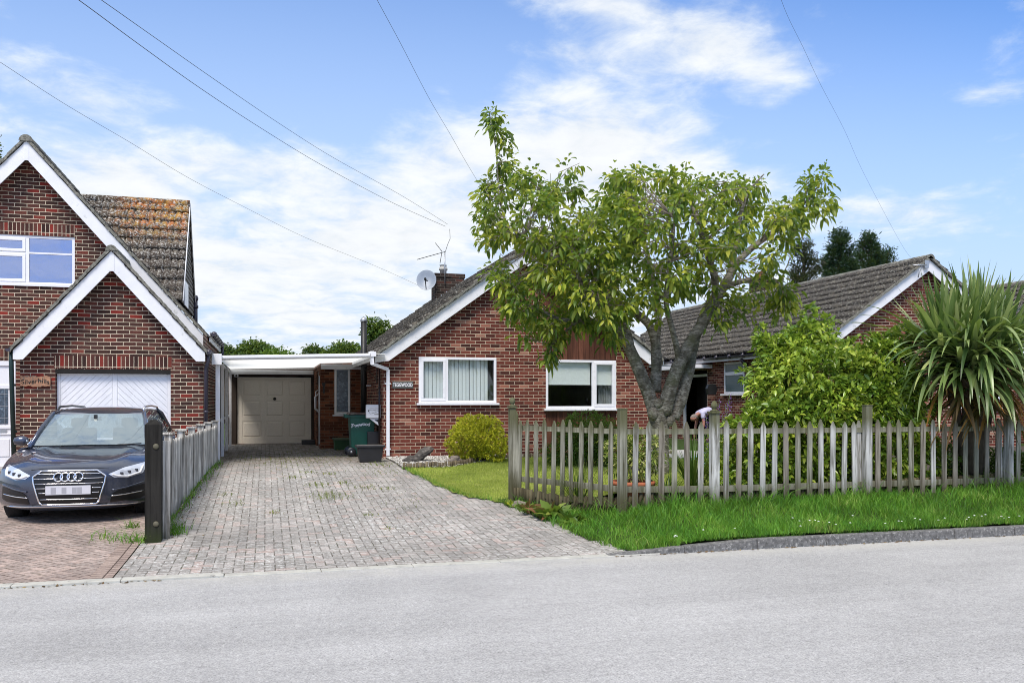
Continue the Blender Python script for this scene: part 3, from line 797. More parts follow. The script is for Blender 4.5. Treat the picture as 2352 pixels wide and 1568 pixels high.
# diagonal boards (falling towards the middle post on both leaves)
for s, (xa, xb) in ((1, (x0+.062, xm-.042)), (-1, (xm+.042, x1-.062))):
    m = MB(); W_ = xb-xa; step = .118; n = int((z1-z0+W_)/step)+2
    for i in range(n):
        zc = z0 - W_ + i*step
        # board between lines z = zc + k*(x) and zc+step
        def line(x, c): return c + ((x-xa) if s < 0 else (xb-x)) * 1.0 if False else c + ((xb-x) if s < 0 else (x-xa))
        pts = []
        g = .010
        lo, hi = zc, zc+step-g
        poly = [(xa, line(xa, lo)), (xb, line(xb, lo)), (xb, line(xb, hi)), (xa, line(xa, hi))]
        def clip(P, inside, inter):
            out = []
            for k in range(len(P)):
                a, b = P[k], P[(k+1) % len(P)]
                if inside(a):
                    out.append(a)
                    if not inside(b): out.append(inter(a, b))
                elif inside(b): out.append(inter(a, b))
            return out
        zt = z1-.031
        it = lambda lim: (lambda a, b: (a[0]+(b[0]-a[0])*(lim-a[1])/(b[1]-a[1]), lim))
        poly = clip(poly, lambda p: p[1] >= z0, it(z0))
        if len(poly) > 2: poly = clip(poly, lambda p: p[1] <= zt, it(zt))
        if len(poly) > 2: m.prism(poly, 'y', y+.006, y+.0195)
    m.build('chevron_boards', M_white2, Gd)
MB().tube([(xm+.03, y-.005, 1.28), (xm+.03, y-.03, 1.28), (xm+.03, y-.03, 1.20)], .008, 6).build('door_handle', M_alu, Gd)
# carved name sign
SG = thing('name_sign', 'rough slab of wood carved Silverhills on the brown brick pier', 'sign', (-4.03, YG-.02, 2.02))
sx0, sx1, sz0, sz1 = at(48, 888, Y=YG).x, at(117, 888, Y=YG).x, at(80, 888, Y=YG).z, at(80, 863, Y=YG).z
pts = []
for i in range(13): pts.append((sx0+(sx1-sx0)*i/12, sz0+rng.uniform(-.012, .018)))
for i in range(13): pts.append((sx1-(sx1-sx0)*i/12, sz1+rng.uniform(-.02, .015)))
MB().prism(pts, 'y', YG-.045, YG-.004).build('slab', plain('carved_slab', (.42, .22, .13), .8, var=.35, scale=14, bump=.5, dirt=((.16, .14, .12), .52, .6)), SG, bevel=.006)
t_ = text_mesh('Silverhills', 'lettering', M_dark, SG, .118, ((sx0+sx1)/2, YG-.047, (sz0+sz1)/2-.01), space=1.05, bold=.001, wob=.012)

# ================================================================ TEGGWOOD BUNGALOW
B = thing('bungalow', 'red brick bungalow with brown boarded panel and tiled gable behind the cherry tree', 'house', (5.57, 18.87, GZ))
YB = 18.87; X0, X1, XA = 2.45, 8.69, 5.57
SB = .727; ZA = 3.37+CAMZ
def tegroof(x): return ZA - SB*abs(x-XA)
wl = (3.22, 4.975, 1.613, 2.62); wr = (6.14, 7.86, 1.48, 2.595); pn = (6.14, 7.86)
w = MB()
wall_xz(w, YB, X0, X1, .2, lambda x: tegroof(x)-.22, [wl, (6.14, 7.86, .60, 4.30)], splits=[XA])
wall_yz(w, X0, YB, 30.0, .2, tegroof(X0)-.2, out=-1); wall_yz(w, X1, YB, 30.0, .2, tegroof(X1)-.2, out=1)
wall_xz(w, 30.0, X0, X1, .2, lambda x: tegroof(x)-.22, out=1, splits=[XA])
w.build('wall', M_brick, B)
# brown boards over and under the right window
m = MB(); nbd = 13
for i in range(nbd):
    a = pn[0] + (pn[1]-pn[0])*i/nbd; b = pn[0] + (pn[1]-pn[0])*(i+1)/nbd
    m.box(a+.006, b-.004, YB+.012, YB+.03, wr[3]+.012, 4.28)
m.quad((pn[0], YB+.032, wr[3]), (pn[1], YB+.032, wr[3]), (pn[1], YB+.032, 4.3), (pn[0], YB+.032, 4.3))
m.build('boarded_panel', M_clad, B)
m = MB()
for i in range(nbd):
    a = pn[0] + (pn[1]-pn[0])*i/nbd; b = pn[0] + (pn[1]-pn[0])*(i+1)/nbd
    m.box(a+.006, b-.004, YB+.012, YB+.03, .62, wr[2]-.052)
m.quad((pn[0], YB+.032, .6), (pn[1], YB+.032, .6), (pn[1], YB+.032, wr[2]), (pn[0], YB+.032, wr[2]))
m.build('boarded_panel', M_clad, B)
W = window(B, wl[0], wl[1], wl[2], wl[3], YB-.012, [(wl[0]+.045, wl[0]+.60, wl[2]+.045, wl[3]-.045, True), (wl[0]+.655, wl[1]-.055, wl[2]+.055, wl[3]-.055, False)])
MB().box(wl[0]+.602, wl[0]+.653, YB-.010, YB+.046, wl[2]+.056, wl[3]-.056).build('mullion', M_white2, W)
m = MB()
xx = wl[0]+.12
while xx < wl[1]-.14:
    a = .012+rng.normal(0, .002); h = .0400
    m.add([(xx-h, YB+.13-a, wl[2]+.05), (xx+h, YB+.13+a, wl[2]+.05), (xx+h, YB+.13+a, wl[3]-.03), (xx-h, YB+.13-a, wl[3]-.03)], [(0, 1, 2, 3)])
    xx += .084
for k in range(3):
    xx = wl[1]-.15+k*.02; m.add([(xx, YB+.11, wl[2]+.05), (xx+.02, YB+.18, wl[2]+.05), (xx+.03, YB+.18, wl[3]-.03), (xx+.01, YB+.11, wl[3]-.03)], [(0, 1, 2, 3)])
m.build('vertical_blind', M_blind, W)
dark_room(B, wl[0]-.05, wl[1]+.05, YB+.15, YB+3, wl[2]-.6, wl[3]+.2)
W = window(B, wr[0], wr[1], wr[2], wr[3], YB-.012, [(wr[0]+.055, wr[0]+1.12, wr[2]+.055, wr[3]-.055, False), (wr[0]+1.17, wr[1]-.04, wr[2]+.045, wr[3]-.045, True)])
MB().box(wr[0]+1.121, wr[0]+1.169, YB-.010, YB+.046, wr[2]+.056, wr[3]-.056).build('mullion', M_white2, W)
m = MB(); m.box(wr[0]+.05, wr[0]+1.11, YB+.09, YB+.095, wr[2]+.57, wr[3]-.03); m.box(wr[0]+1.2, wr[1]-.05, YB+.09, YB+.095, wr[2]+.57, wr[3]-.03)
m.box(wr[0]+.05, wr[0]+1.11, YB+.08, YB+.1, wr[2]+.545, wr[2]+.57); m.box(wr[0]+1.2, wr[1]-.05, YB+.08, YB+.1, wr[2]+.545, wr[2]+.57)
m.build('roller_blind', M_blind, W)
m = MB(); n = 16
for i in range(n):
    x = wr[1]-.36+.022*i
    m.add([(x, YB+.22+.03*(i % 2), wr[2]+.03), (x+.022, YB+.25-.03*(i % 2), wr[2]+.03), (x+.022, YB+.25-.03*(i % 2), wr[3]), (x, YB+.22+.03*(i % 2), wr[3])], [(0, 1, 2, 3)])
m.build('curtain', M_curtain, W)
dark_room(B, wr[0]-.05, wr[1]+.05, YB+.27, YB+4, wr[2]-.9, wr[3]+.2)
# roof
sl = math.atan(SB); cs, sn = math.cos(sl), math.sin(sl)
hb = 3.36
def gable_roof(parent, xa, za, half, y0, y1, slope, my, overs=.0, mt=M_roof, yverge=None):
    sl = math.atan(slope); c, s = math.cos(sl), math.sin(sl)
    L = half/c; nv = round(L/.33); nu = int((y1-y0)/.30)
    tiles('roof', mt, parent, (xa-half, y0, za-slope*half-.02), (0, 1, 0), (c, 0, s), nu, nv, dv=L/nv, hgt=.080, lap=.050)
    tiles('roof', mt, parent, (xa+half, y0, za-slope*half-.02), (0, 1, 0), (-c, 0, s), nu, nv, dv=L/nv, hgt=.080, lap=.050)
    m = MB(); ridge_tiles(m, (xa, y0+.075, za-.03), (xa, y1, za-.03), .12); capend(m, xa, y0-.03, za-.03, .123); m.build('ridge', M_mortar if mt is M_roof else mt, parent)
    m = MB()
    for sg in (-1, 1):
        n = nv
        for i in range(n):
            t0, t1 = i/n, (i+1)/n
            board(m, xa+sg*half*t0, za-slope*half*t0+.05, xa+sg*half*t1, za-slope*half*t1+.032, .062, y0-.03, y0+.12)
    m.build('verge', M_mortar, parent)
    m = MB()     # closed underside so no light leaks in
    for sg in (-1, 1):
        m.quad((xa, y0+.1, za-.14), (xa+sg*half*.985, y0+.1, za-slope*half*.985-.13), (xa+sg*half*.985, y1, za-slope*half*.985-.13), (xa, y1, za-.14))
    m.build('soffit', M_boardW, parent)
    for sg in (-1, 1):
        m = MB(); H = .30; x1, z1 = xa+sg*(half-.03), za-slope*(half-.03)-.035
        m.prism([(xa, za-.035), (xa, za-.035-H), (x1-sg*.30, z1+slope*.30-H), (x1, z1-.12), (x1, z1)], 'y', my, my+.028)
        m.build('bargeboard', M_boardW, parent, bevel=.004)
gable_roof(B, XA, ZA, hb, 18.60, 30.2, SB, 18.64)
MB().box(X0-.30, X0-.28, 18.68, 30, 2.50, 2.70).build('fascia', M_boardW, B); MB().box(X1+.28, X1+.30, 18.68, 30, 2.50, 2.70).build('fascia', M_boardW, B)
m = MB(); m.quad((X0-.28, 18.7, 2.52), (X0, 18.7, 2.52), (X0, 30, 2.52), (X0-.28, 30, 2.52)); m.build('soffit', M_boardW, B)
# chimney
cx0, cy0 = at(999.5, 660, Y=25.2).x, 25.2; cw = .88
m = MB(); ztop = at(1030, 628, Y=25.2).z
m.box(cx0, cx0+cw, cy0, cy0+.6, 3.6, ztop-.12); m.box(cx0-.02, cx0+cw+.02, cy0-.02, cy0+.62, ztop-.12, ztop)
CH = m.build('chimney', M_chim, B)
m = MB(); m.lathe([(.10, 0), (.10, .12), (.13, .13), (.13, .2), (.1, .2), (.1, .28), (.12, .28)], (cx0+.30, cy0+.3, ztop), n=16); m.build('chimney_pot', M_concr, CH)
m = MB()
for i in range(5):
    xx = cx0+.02+i*.15; zz = tegroof(xx)
    m.box(xx, xx+.16, cy0-.012, cy0-.002, zz-.1, zz+.16)
m.build('flashing', M_lead, CH)
# satellite dish on the chimney
SD = thing('satellite_dish', 'grey satellite dish on the left side of the brick chimney', 'satellite dish', (cx0-.15, cy0+.1, ztop-.3))
c = Vector((cx0-.27, cy0-.05, ztop-.22)); nrm = Vector((-.25, -.9, .28)).normalized()
a_ = nrm.cross(Vector((0, 0, 1))).normalized(); b_ = a_.cross(nrm)
m = MB(); n = 28; rings = [(0, -.06), (.10, -.053), (.2, -.035), (.3, 0), (.305, .0), (.3, -.008), (.2, -.043), (0.01, -.068)]
vs = []
for r, h in rings:
    for k in range(n):
        an = 2*math.pi*k/n; vs.append(c + a_*math.cos(an)*r*.95 + b_*math.sin(an)*r*1.05 + nrm*h)
m.add(vs, [(i*n+k, i*n+(k+1) % n, (i+1)*n+(k+1) % n, (i+1)*n+k) for i in range(len(rings)-1) for k in range(n)], True)
m.build('dish', plain('dish_grey', (.24, .28, .34), .4, var=.05), SD)
m = MB(); f_ = c+nrm*.30-b_*.12; m.tube([c-b_*.28, c-b_*.2+nrm*.15, f_], .014, 6); m.tube([f_-nrm*.03, f_+nrm*.05], .035, 10); m.tube([c-nrm*.05, (cx0, cy0+.1, ztop-.3)], .025, 6)
m.build('arm', M_iron, SD)
# aerial
AE = thing('tv_aerial', 'thin television aerial on a mast strapped to the brick chimney', 'aerial', (cx0+.40, cy0-.05, ztop-.5))
mx = at(1021.5, 640, Y=25.15).x; zb = at(1021, 650, Y=25.15).z; zt = at(1021, 578, Y=25.15).z
MB().tube([(mx, 25.14, zb), (mx, 25.14, zt)], .018, 8).build('mast', M_alu, AE)
m = MB(); e0 = at(1023, 578, Y=25.1); e1 = at(958, 596, Y=24.3); e2 = at(1034, 548, Y=25.1); e3 = at(1033, 526, Y=25.1)
m.tube([e0, e1], .010, 6)
for i in range(9):
    p = e0.lerp(e1, .28+.72*i/9); m.tube([p+Vector((-.03, -.14, -.02)), p+Vector((.03, .14, .02))], .008, 5)
m.tube([e0+Vector((-.1, 0, 0)), e0+Vector((-.28, .1, .26))], .009, 5); m.tube([e0+Vector((-.1, 0, 0)), e0+Vector((-.18, -.1, -.36))], .009, 5)
m.tube([e0, at(1028, 562, Y=25.1), e2, e3], .007, 5)
m.build('antenna', M_iron, AE)
# white square downpipe at the corner
m = MB(); s = .034
P = [at(855, 813, Y=18.42), at(854, 835, Y=18.42), at(891, 848, Y=18.78), at(891, 1046, Y=18.80)]
P[3].x = P[2].x
m.obox(P[0].lerp(P[1], .4), (.036, 0, 0), (0, .036, 0), (0, 0, .14)); m.obox(P[0], (.075, 0, 0), (0, .06, 0), (0, 0, .05))
d_ = (P[2]-P[1]); m.obox(P[1].lerp(P[2], .5), d_*.52, Vector((0, 1, 0))*s, d_.cross(Vector((0, 1, 0))).normalized()*s)
m.obox(P[2].lerp(P[3], .5), (s, 0, 0), (0, s, 0), (0, 0, (P[2].z-P[3].z)/2))
for zz in (2.03, .62): m.obox((P[2].x, 18.81, zz), (.062, 0, 0), (0, .03, 0), (0, 0, .014))
m.build('downpipe', M_white2, B)
# house name
NS = thing('name_sign', 'small dark grey sign lettered TEGGWOOD beside the left window', 'sign', (2.87, YB-.01, 1.98))
sx0, sx1 = at(900.5, 884, Y=YB).x, at(948.9, 884, Y=YB).x; szc = at(924, 884, Y=YB).z
MB().box(sx0, sx1, YB-.022, YB-.003, szc-.075, szc+.075).build('plaque', plain('slate_grey', (.075, .080, .075), .6), NS, bevel=.008)
text_mesh('TEGGWOOD', 'lettering', M_white, NS, .108, ((sx0+sx1)/2, YB-.0235, szc), bold=.0028, space=1.0).scale = (.66, 1, 1)
# ---- porch and garage set back on the left of the bungalow
w = MB(); YP, YGG = 22.8, 26.0; px0 = 1.354
pw = (1.703, 2.105, 1.31, 2.51)
wall_xz(w, YP, px0, X0, .2, lambda x: 2.70, [pw])
wall_yz(w, px0, YP, YGG, .2, 2.70, [(23.6, 24.6, .42, 2.45)], out=-1)
wall_xz(w, YGG, -1.05, px0, .2, lambda x: 2.70, [(-.80, 1.30, .42, 2.37)], reveal=.12)
wall_yz(w, -1.05, YGG, 31, .2, 2.7, out=-1)
w.build('porch_wall', M_brickP, B)
W = window(B, pw[0], pw[1], pw[2], pw[3], YP-.005, [(pw[0]+.055, pw[1]-.055, pw[2]+.055, pw[3]-.055, False)], glass=M_frost, frame=M_boardW)
MB().box(px0+.03, px0+.05, 23.6, 24.6, .42, 2.45).build('side_door', plain('brown_door', (.06, .03, .02), .5), B)
m = MB()
for yy in (23.7,): m.tube([(px0-.0, yy, 1.95), (px0-.07, yy, 1.9), (px0-.07, yy, 1.45), (px0-.0, yy, 1.40)], .016, 8)
m.build('grab_handle', M_white, B)
m = MB(); m.tube([(px0-.01, 23.2, 1.85), (px0-.12, 23.2, 1.75), (px0-.12, 23.2, 1.45), (px0-.01, 23.2, 1.35)], .018, 8)
m.build('grab_handle', M_white, B)
m = MB(); m.tube([(px0-.03, YP+.03, .55), (px0-.03, YP+.03, 2.3)], .016, 6); m.build('porch_pipe', M_white, B)
m = MB(); m.box(px0+.06, px0+.10, YP-.06, YP-.01, 1.85, 2.05); m.box(px0+.04, px0+.12, YP-.05, YP-.03, 2.05, 2.12); m.build('key_hook', M_iron, B)
# garage door of nine raised panels
gx0, gx1, gz0, gz1 = -.777, 1.28, .43, 2.33
g = MB(); y = YGG+.06; g.box(gx0, gx1, y+.012, y+.05, gz0, gz1)
GDR = g.build('garage_door', M_garage, B)
xs = [gx0, gx0+.14, gx0+.66, gx0+.78, gx0+1.29, gx0+1.41, gx0+1.91, gx1]; zs = [gz0, gz0+.17, gz0+.64, gz0+.77, gz0+1.23, gz0+1.36, gz0+1.82, gz1]
m = MB()
for i in range(0, 7, 2): m.box(xs[i], xs[i+1], y, y+.0115, gz0, gz1)
for j in range(0, 7, 2):
    for i in (1, 3, 5): m.box(xs[i]+.0005, xs[i+1]-.0005, y+.0004, y+.0115, zs[j], zs[j+1])
m.build('door_rails', M_garage, GDR, bevel=.003)
m = MB()
for j in (1, 3, 5):
    for i in (1, 3, 5):
        a, b, c, d = xs[i]+.03, xs[i+1]-.03, zs[j]+.03, zs[j+1]-.03; e = .022
        m.add([(a, y+.0115, c), (b, y+.0115, c), (b, y+.0115, d), (a, y+.0115, d), (a+e, y-.002, c+e), (b-e, y-.002, c+e), (b-e, y-.002, d-e), (a+e, y-.002, d-e)],
              [(0, 1, 5, 4), (1, 2, 6, 5), (2, 3, 7, 6), (3, 0, 4, 7), (4, 5, 6, 7)])
m.build('door_panels', M_garage, GDR)
m = MB(); m.lathe([(.045, 0), (.045, -.012), (.025, -.03)], ((gx0+gx1)/2, y-.001, gz0+1.28), 'y', 14); m.build('door_handle', M_iron, GDR)
m = MB(); m.box(-.80, gx0-.001, y-.02, y+.06, .42, 2.37); m.box(gx1+.001, 1.30, y-.02, y+.06, .42, 2.37); m.box(gx0, gx1, y-.02, y+.06, gz1+.002, 2.37); m.build('door_frame', M_dark, GDR)
for a_, b_ in ((-1.03, -.80), (1.30, px0-.004)): MB().box(a_, b_, YGG-.05, YGG-.003, .43, 2.37).build('timber_lining', plain('dark_brown_board', (.035, .022, .016), .7), B)
MB().box(-1.03, px0-.004, YGG-.052, YGG-.003, 2.373, 2.69).build('garage_header', plain('dark_brown_board', (.035, .022, .016), .7), B)
# flat roof over the carport
CP = thing('carport', 'white flat roofed carport on slim white posts beside the plank fence', 'carport', (-.92, 18.4, GZ-.03))
zl, zr = .84+CAMZ, .94+CAMZ
def cz(x): return zl + (zr-zl)*(x+.95)/3.4
def cbox(mb, x0, x1, y0, y1, dz0, dz1):
    vs = []
    for dz in (dz0, dz1):
        for x, y in ((x0, y0), (x1, y0), (x1, y1), (x0, y1)): vs.append((x, y, cz(x)+dz))
    mb.add(vs, [(0, 3, 2, 1), (4, 5, 6, 7), (0, 1, 5, 4), (1, 2, 6, 5), (2, 3, 7, 6), (3, 0, 4, 7)])
m = MB(); cbox(m, -.98, 2.12, 18.36, 18.40, -.05, .045); m.build('fascia', M_white2, CP, bevel=.006)
m = MB(); cbox(m, -.98, 2.10, 18.29, 18.355, -.02, .04); m.build('gutter', M_white2, CP, bevel=.01)
m = MB(); m.quad((-.96, 18.41, cz(-.96)+.03), (2.44, 18.41, cz(2.44)+.03), (2.44, 25.9, cz(2.44)+.03), (-.96, 25.9, cz(-.96)+.03))
def f_poly(t):
    a = t.add('ShaderNodeBsdfDiffuse', ins={0: (.75, .77, .76)}); b = t.add('ShaderNodeBsdfTranslucent', ins={0: (.80, .81, .79)})
    mx = t.add('ShaderNodeMixShader'); mx.inputs[0].default_value = .82; t.l.new(a.outputs[0], mx.inputs[1]); t.l.new(b.outputs[0], mx.inputs[2]); return mx.outputs[0]
M_poly = mat('translucent_sheet', f_poly)
m.build('roof_sheet', M_poly, CP)
m = MB(); yy = 18.44
while yy < 25.8: m.quad((-.95, yy, cz(-.95)-.026), (-.95, yy+.185, cz(-.95)-.018), (2.43, yy+.185, cz(2.43)-.018), (2.43, yy, cz(2.43)-.026)); yy += .20
def f_poly2(t):
    a = t.add('ShaderNodeBsdfDiffuse', ins={0: (.6, .6, .57)}); b = t.add('ShaderNodeBsdfTranslucent', ins={0: (.72, .72, .68)})
    k = t.maprange(t.noise(t.vmul(obj_co(t), (.5, 6, 1)), 3, 4), .3, .7, .10, .42)
    mx = t.add('ShaderNodeMixShader'); t.put(mx.inputs[0], k); t.l.new(a.outputs[0], mx.inputs[1]); t.l.new(b.outputs[0], mx.inputs[2]); return mx.outputs[0]
m.build('ceiling_boards', mat('translucent_boards', f_poly2), CP)
m = MB(); cbox(m, -1.0, -.93, 18.41, 25.9, -.10, -.03); m.build('side_beam', M_boardW, CP)
m = MB(); m.box(-.95, px0-.02, 25.86, 25.92, 2.41, 2.53); m.box(px0+.0, X0-.02, 22.62, 22.68, 2.46, 2.585); m.build('rear_fascia', M_boardW, CP)
for i, (u_, v_) in enumerate(((501.5, 1067), (513, 1052.7), (519.7, 1040.7), (528.2, 1027.4))):
    y = (18.42, 20.5, 22.6, 24.9)[i]
    mm = MB(); zg = ground(-.92, y)*.98; ww = .042 if i == 0 else .036
    mm.box(-.965, -.965+2*ww, y-ww, y+ww, zg-.05, cz(-.93)-.032 if i else cz(-.93)-.07)
    P_ = mm.build('post', M_white2, CP, bevel=.004)
    if i == 0: MB().box(-1.03, -.84, 18.24, 18.285, cz(-.93)-.14, cz(-.93)+.075).build('post_cap', M_white2, P_, bevel=.006)
m = MB(); m.box(-.99, -.968, 18.9, 25.5, 1.2, 1.26); m.build('side_rail', M_boardW, CP)
# stove pipe
FP = thing('flue_pipe', 'tall black flue pipe rising through the carport roof by the brick corner', 'pipe', (2.26, 21.1, GZ))
m = MB(); m.tube([(2.27, 21.1, GZ+.6), (2.27, 21.1, 3.60)], .072, 14); m.build('pipe', M_iron, FP)
m = MB(); m.lathe([(.08, -.05), (.085, 0), (.05, .05), (.02, .07)], (2.27, 21.1, 3.60), n=14); m.build('cowl', M_alu, FP)
m = MB(); m.box(2.28, 2.44, 21.05, 21.15, 2.0, 2.04); m.box(2.28, 2.44, 21.05, 21.15, 1.1, 1.14); m.build('wall_clamp', M_alu, FP)
SC = thing('security_camera', 'small white security camera under the carport above the garage door corner', 'camera', (-.82, 25.8, 2.36))
m = MB(); m.box(-.84, -.74, 25.55, 25.72, 2.32, 2.40); m.build('camera_body', M_white2, SC, bevel=.01)
MB().lathe([(.028, 0), (.028, -.01)], (-.79, 25.549, 2.36), 'y', 12).build('camera_lens', M_iron, SC)
MB().tube([(-.79, 25.72, 2.37), (-.79, 25.95, 2.40)], .015, 6).build('camera_bracket', M_white2, SC)
# scrolled basket bracket
BK = thing('basket_bracket', 'scrolled black iron hanging basket bracket on the brick side wall', 'bracket', (2.44, 19.9, 2.3))
m = MB(); yq = 19.9
m.box(2.425, 2.447, yq-.015, yq+.015, 2.05, 2.48); m.tube([(2.43, yq, 2.45), (2.03, yq, 2.45)], .009, 6)
m.tube([(2.43+.0-.33*math.cos(a)*.9, yq, 2.43-.30*math.sin(a)) if False else (2.42-.34*t, yq, 2.12+.30*t**.6) for t in [i/8 for i in range(9)] for a in (0,)], .008, 6)
m.tube([(2.16+.07*math.cos(a)*(1-a/9), yq, 2.36+.07*math.sin(a)*(1-a/9)) for a in [i*.5 for i in range(15)]], .007, 6)
m.build('scroll', M_iron, BK)
pipe(B, [(2.40, 19.15, 2.5), (2.40, 19.15, .5)], .022, M_bpipe, name='waste_pipe', clips=[(2.40, 19.15, 1.95)])
# post box and paper holder
PB = thing('post_box', 'white wall letter box above a newspaper holder at the brick corner', 'letter box', (2.28, 19.25, 1.28))
bz0, bz1 = 1.28, 1.575
MB().box(2.115, 2.435, 19.16, 19.30, bz0, bz1).build('box', M_white, PB, bevel=.012)
m = MB(); m.box(2.16, 2.40, 19.150, 19.158, bz1-.075, bz1-.045); m.build('letter_flap', M_white2, PB, bevel=.004)
m = MB()
m.tube([(2.15, 19.157, bz1-.11), (2.25, 19.155, bz1-.125), (2.40, 19.157, bz1-.10)], .004, 5); m.tube([(2.17, 19.157, bz1-.15), (2.20, 19.157, bz1-.20), (2.28, 19.157, bz1-.175), (2.40, 19.157, bz1-.13)], .004, 5)
m.box(2.29, 2.38, 19.153, 19.159, bz1-.215, bz1-.195); m.build('box_trim', plain('pale_grey_trim', (.38, .36, .34), .5), PB)
m = MB(); m.lathe([(.013, 0), (.013, -.008)], (2.165, 19.158, bz1-.135), 'y', 12); m.build('lock', M_iron, PB)
m = MB(); m.add([(2.19, 19.2, bz0-.01), (2.43, 19.2, bz0-.01), (2.43, 19.2, bz0-.17), (2.40, 19.2, bz0-.175), (2.19, 19.26, bz0-.01), (2.43, 19.26, bz0-.01), (2.43, 19.26, bz0-.17), (2.40, 19.26, bz0-.175)],
        [(0, 3, 2, 1), (4, 5, 6, 7), (0, 1, 5, 4), (1, 2, 6, 5), (2, 3, 7, 6), (3, 0, 4, 7)])
m.build('paper_holder', M_white, PB, bevel=.006)
MB().prism([(2.30, bz0-.04), (2.41, bz0-.03), (2.41, bz0-.13), (2.38, bz0-.13), (2.37, bz0-.08)], 'y', 19.190, 19.196).build('holder_opening', M_iron, PB)
# wheelie bin
WB = thing('wheelie_bin', 'green wheelie bin daubed Teggwood in white paint near the garage', 'wheelie bin', (2.03, 19.9, GZ))
def taper(mb, x0, x1, y0, y1, z0, z1, ix, iy):
    mb.add([(x0+ix, y0+iy, z0), (x1-ix, y0+iy, z0), (x1-ix, y1-iy, z0), (x0+ix, y1-iy, z0), (x0, y0, z1), (x1, y0, z1), (x1, y1, z1), (x0, y1, z1)],
           [(0, 3, 2, 1), (4, 5, 6, 7), (0, 1, 5, 4), (1, 2, 6, 5), (2, 3, 7, 6), (3, 0, 4, 7)])
m = MB(); bx0, bx1, by0, by1 = 1.80, 2.36, 19.55, 20.12
taper(m, bx0, bx1, by0, by1, GZ+.05, GZ+.90, .045, .04)
m.box(bx0-.02, bx1+.02, by0-.02, by1+.02, GZ+.86, GZ+.925)
m.build('bin_body', M_green, WB, bevel=.02)
m = MB(); m.add([(bx0-.04, by0-.03, GZ+.93), (bx1+.03, by0-.03, GZ+.93), (bx1+.03, by1+.03, GZ+.93), (bx0-.04, by1+.03, GZ+.93), (bx0, by0+.04, GZ+.985), (bx1-.05, by0+.04, GZ+.965), (bx1-.05, by1-.04, GZ+.965), (bx0, by1-.04, GZ+.985)],
        [(0, 3, 2, 1), (4, 5, 6, 7), (0, 1, 5, 4), (1, 2, 6, 5), (2, 3, 7, 6), (3, 0, 4, 7)])
m.build('bin_lid', M_greenlid, WB, bevel=.01)
m = MB(); m.tube([(bx0-.09, by0+.08, GZ+.93), (bx0-.09, by1-.08, GZ+.93)], .016, 8); m.box(bx0-.1, bx0, by0+.06, by0+.10, GZ+.86, GZ+.93); m.box(bx0-.1, bx0, by1-.10, by1-.06, GZ+.86, GZ+.93)
m.build('bin_handle', M_green, WB)
for yy in (by0-.03, by1-.01):
    m = MB(); m.lathe([(.03, -.0), (.10, 0), (.105, .01), (.105, .035), (.10, .045), (.03, .045)], (bx0+.03, yy, GZ+.105), 'y', 24); Wh = m.build('wheel', M_blackp, WB)
    m = MB(); m.lathe([(.03, -.004), (.03, .0)], (bx0+.03, yy-.002, GZ+.105), 'y', 14); m.build('hub', M_alu, Wh)
text_mesh('Teggwood', 'lettering', M_white, WB, .108, ((bx0+bx1)/2-.06, by0+.0, GZ+.70), rot=(R(91.5), R(-5), 0), shear=.25, bold=.004, wob=.010, space=.92)
# containers round the bin
TR = thing('planter_trough', 'black plastic trough standing in front of the green wheelie bin', 'planter', (2.05, 17.95, GZ-.02))
m = MB(); z = ground(2.05, 17.9)
taper(m, 1.79, 2.31, 17.75, 18.05, z, z+.30, .045, .035); m.box(1.76, 2.34, 17.72, 18.08, z+.30, z+.345); m.build('trough_body', M_blackp, TR, bevel=.012)
MB().box(1.80, 2.30, 17.76, 18.04, z+.346, z+.349).build('soil', M_soil, TR)
m = MB(); m.box(1.765, 2.335, 17.718, 17.735, z+.347, z+.353); m.build('rim_edge', plain('faded_rim', (.25, .24, .23), .7), TR)
tag(MB().box(2.17, 2.42, 19.40, 19.52, GZ, GZ+.56).build('plastic_crate', M_blackp, loc=(2.3, 19.46, GZ), bevel=.01), 'tall black plastic box behind the black trough below the letter box', 'box')
SB_ = thing('storage_box', 'low green lidded box against the porch wall behind the wheelie bin', 'box', (1.95, 22.3, GZ))
m = MB(); taper(m, 1.66, 2.22, 22.2, 22.6, GZ, GZ+.25, .02, .02); m.build('box_body', M_greenbox, SB_, bevel=.01)
m = MB(); m.box(1.63, 2.25, 22.17, 22.63, GZ+.25, GZ+.30); m.build('box_lid', plain('pale_green_lid', (.11, .14, .075), .7, var=.3), SB_, bevel=.01)
tag(MB().box(.98, 1.34, 25.1, 25.5, GZ, GZ+.13).build('doorstep_block', M_blackp, loc=(1.2, 25.3, GZ), bevel=.01), 'low black step block at the foot of the cream garage door', 'step')
m = MB(); m.box(px0-.055, px0-.002, 22.95, 23.03, 2.05, 2.28); tag(m.build('wall_lantern', M_iron, loc=(px0-.03, 23, 2.1), bevel=.01), 'black wall lantern on the porch side near the garage door', 'lantern')

# ================================================================ RIGHT BUNGALOW
H2 = thing('bungalow', 'red brick bungalow with dark tiled roof behind the leafy laurel bush', 'house', (16.43, 18.87, GZ))
XA2, ZA2 = 16.43, 3.65+CAMZ; xw0, xw1 = 13.35, 19.5
def r2(x): return ZA2 - .69*abs(x-XA2)
sw = (22.44, 23.6, 1.86, 2.80)
w = MB()
fw2 = (14.3, 16.2, 1.5, 2.6); fw3 = (17.3, 18.9, 1.5, 2.6)
wall_xz(w, YB, xw0, xw1, .2, lambda x: r2(x)-.22, [fw2, fw3], splits=[XA2])
wall_yz(w, xw0, YB, 33.0, .2, r2(xw0)-.2, [sw, (24.65, 26.4, .42, 2.62)], out=-1, reveal=.1)
wall_yz(w, xw1, YB, 33.0, .2, r2(xw1)-.2, out=1); wall_xz(w, 33.0, xw0, xw1, .2, lambda x: r2(x)-.22, out=1, splits=[XA2])
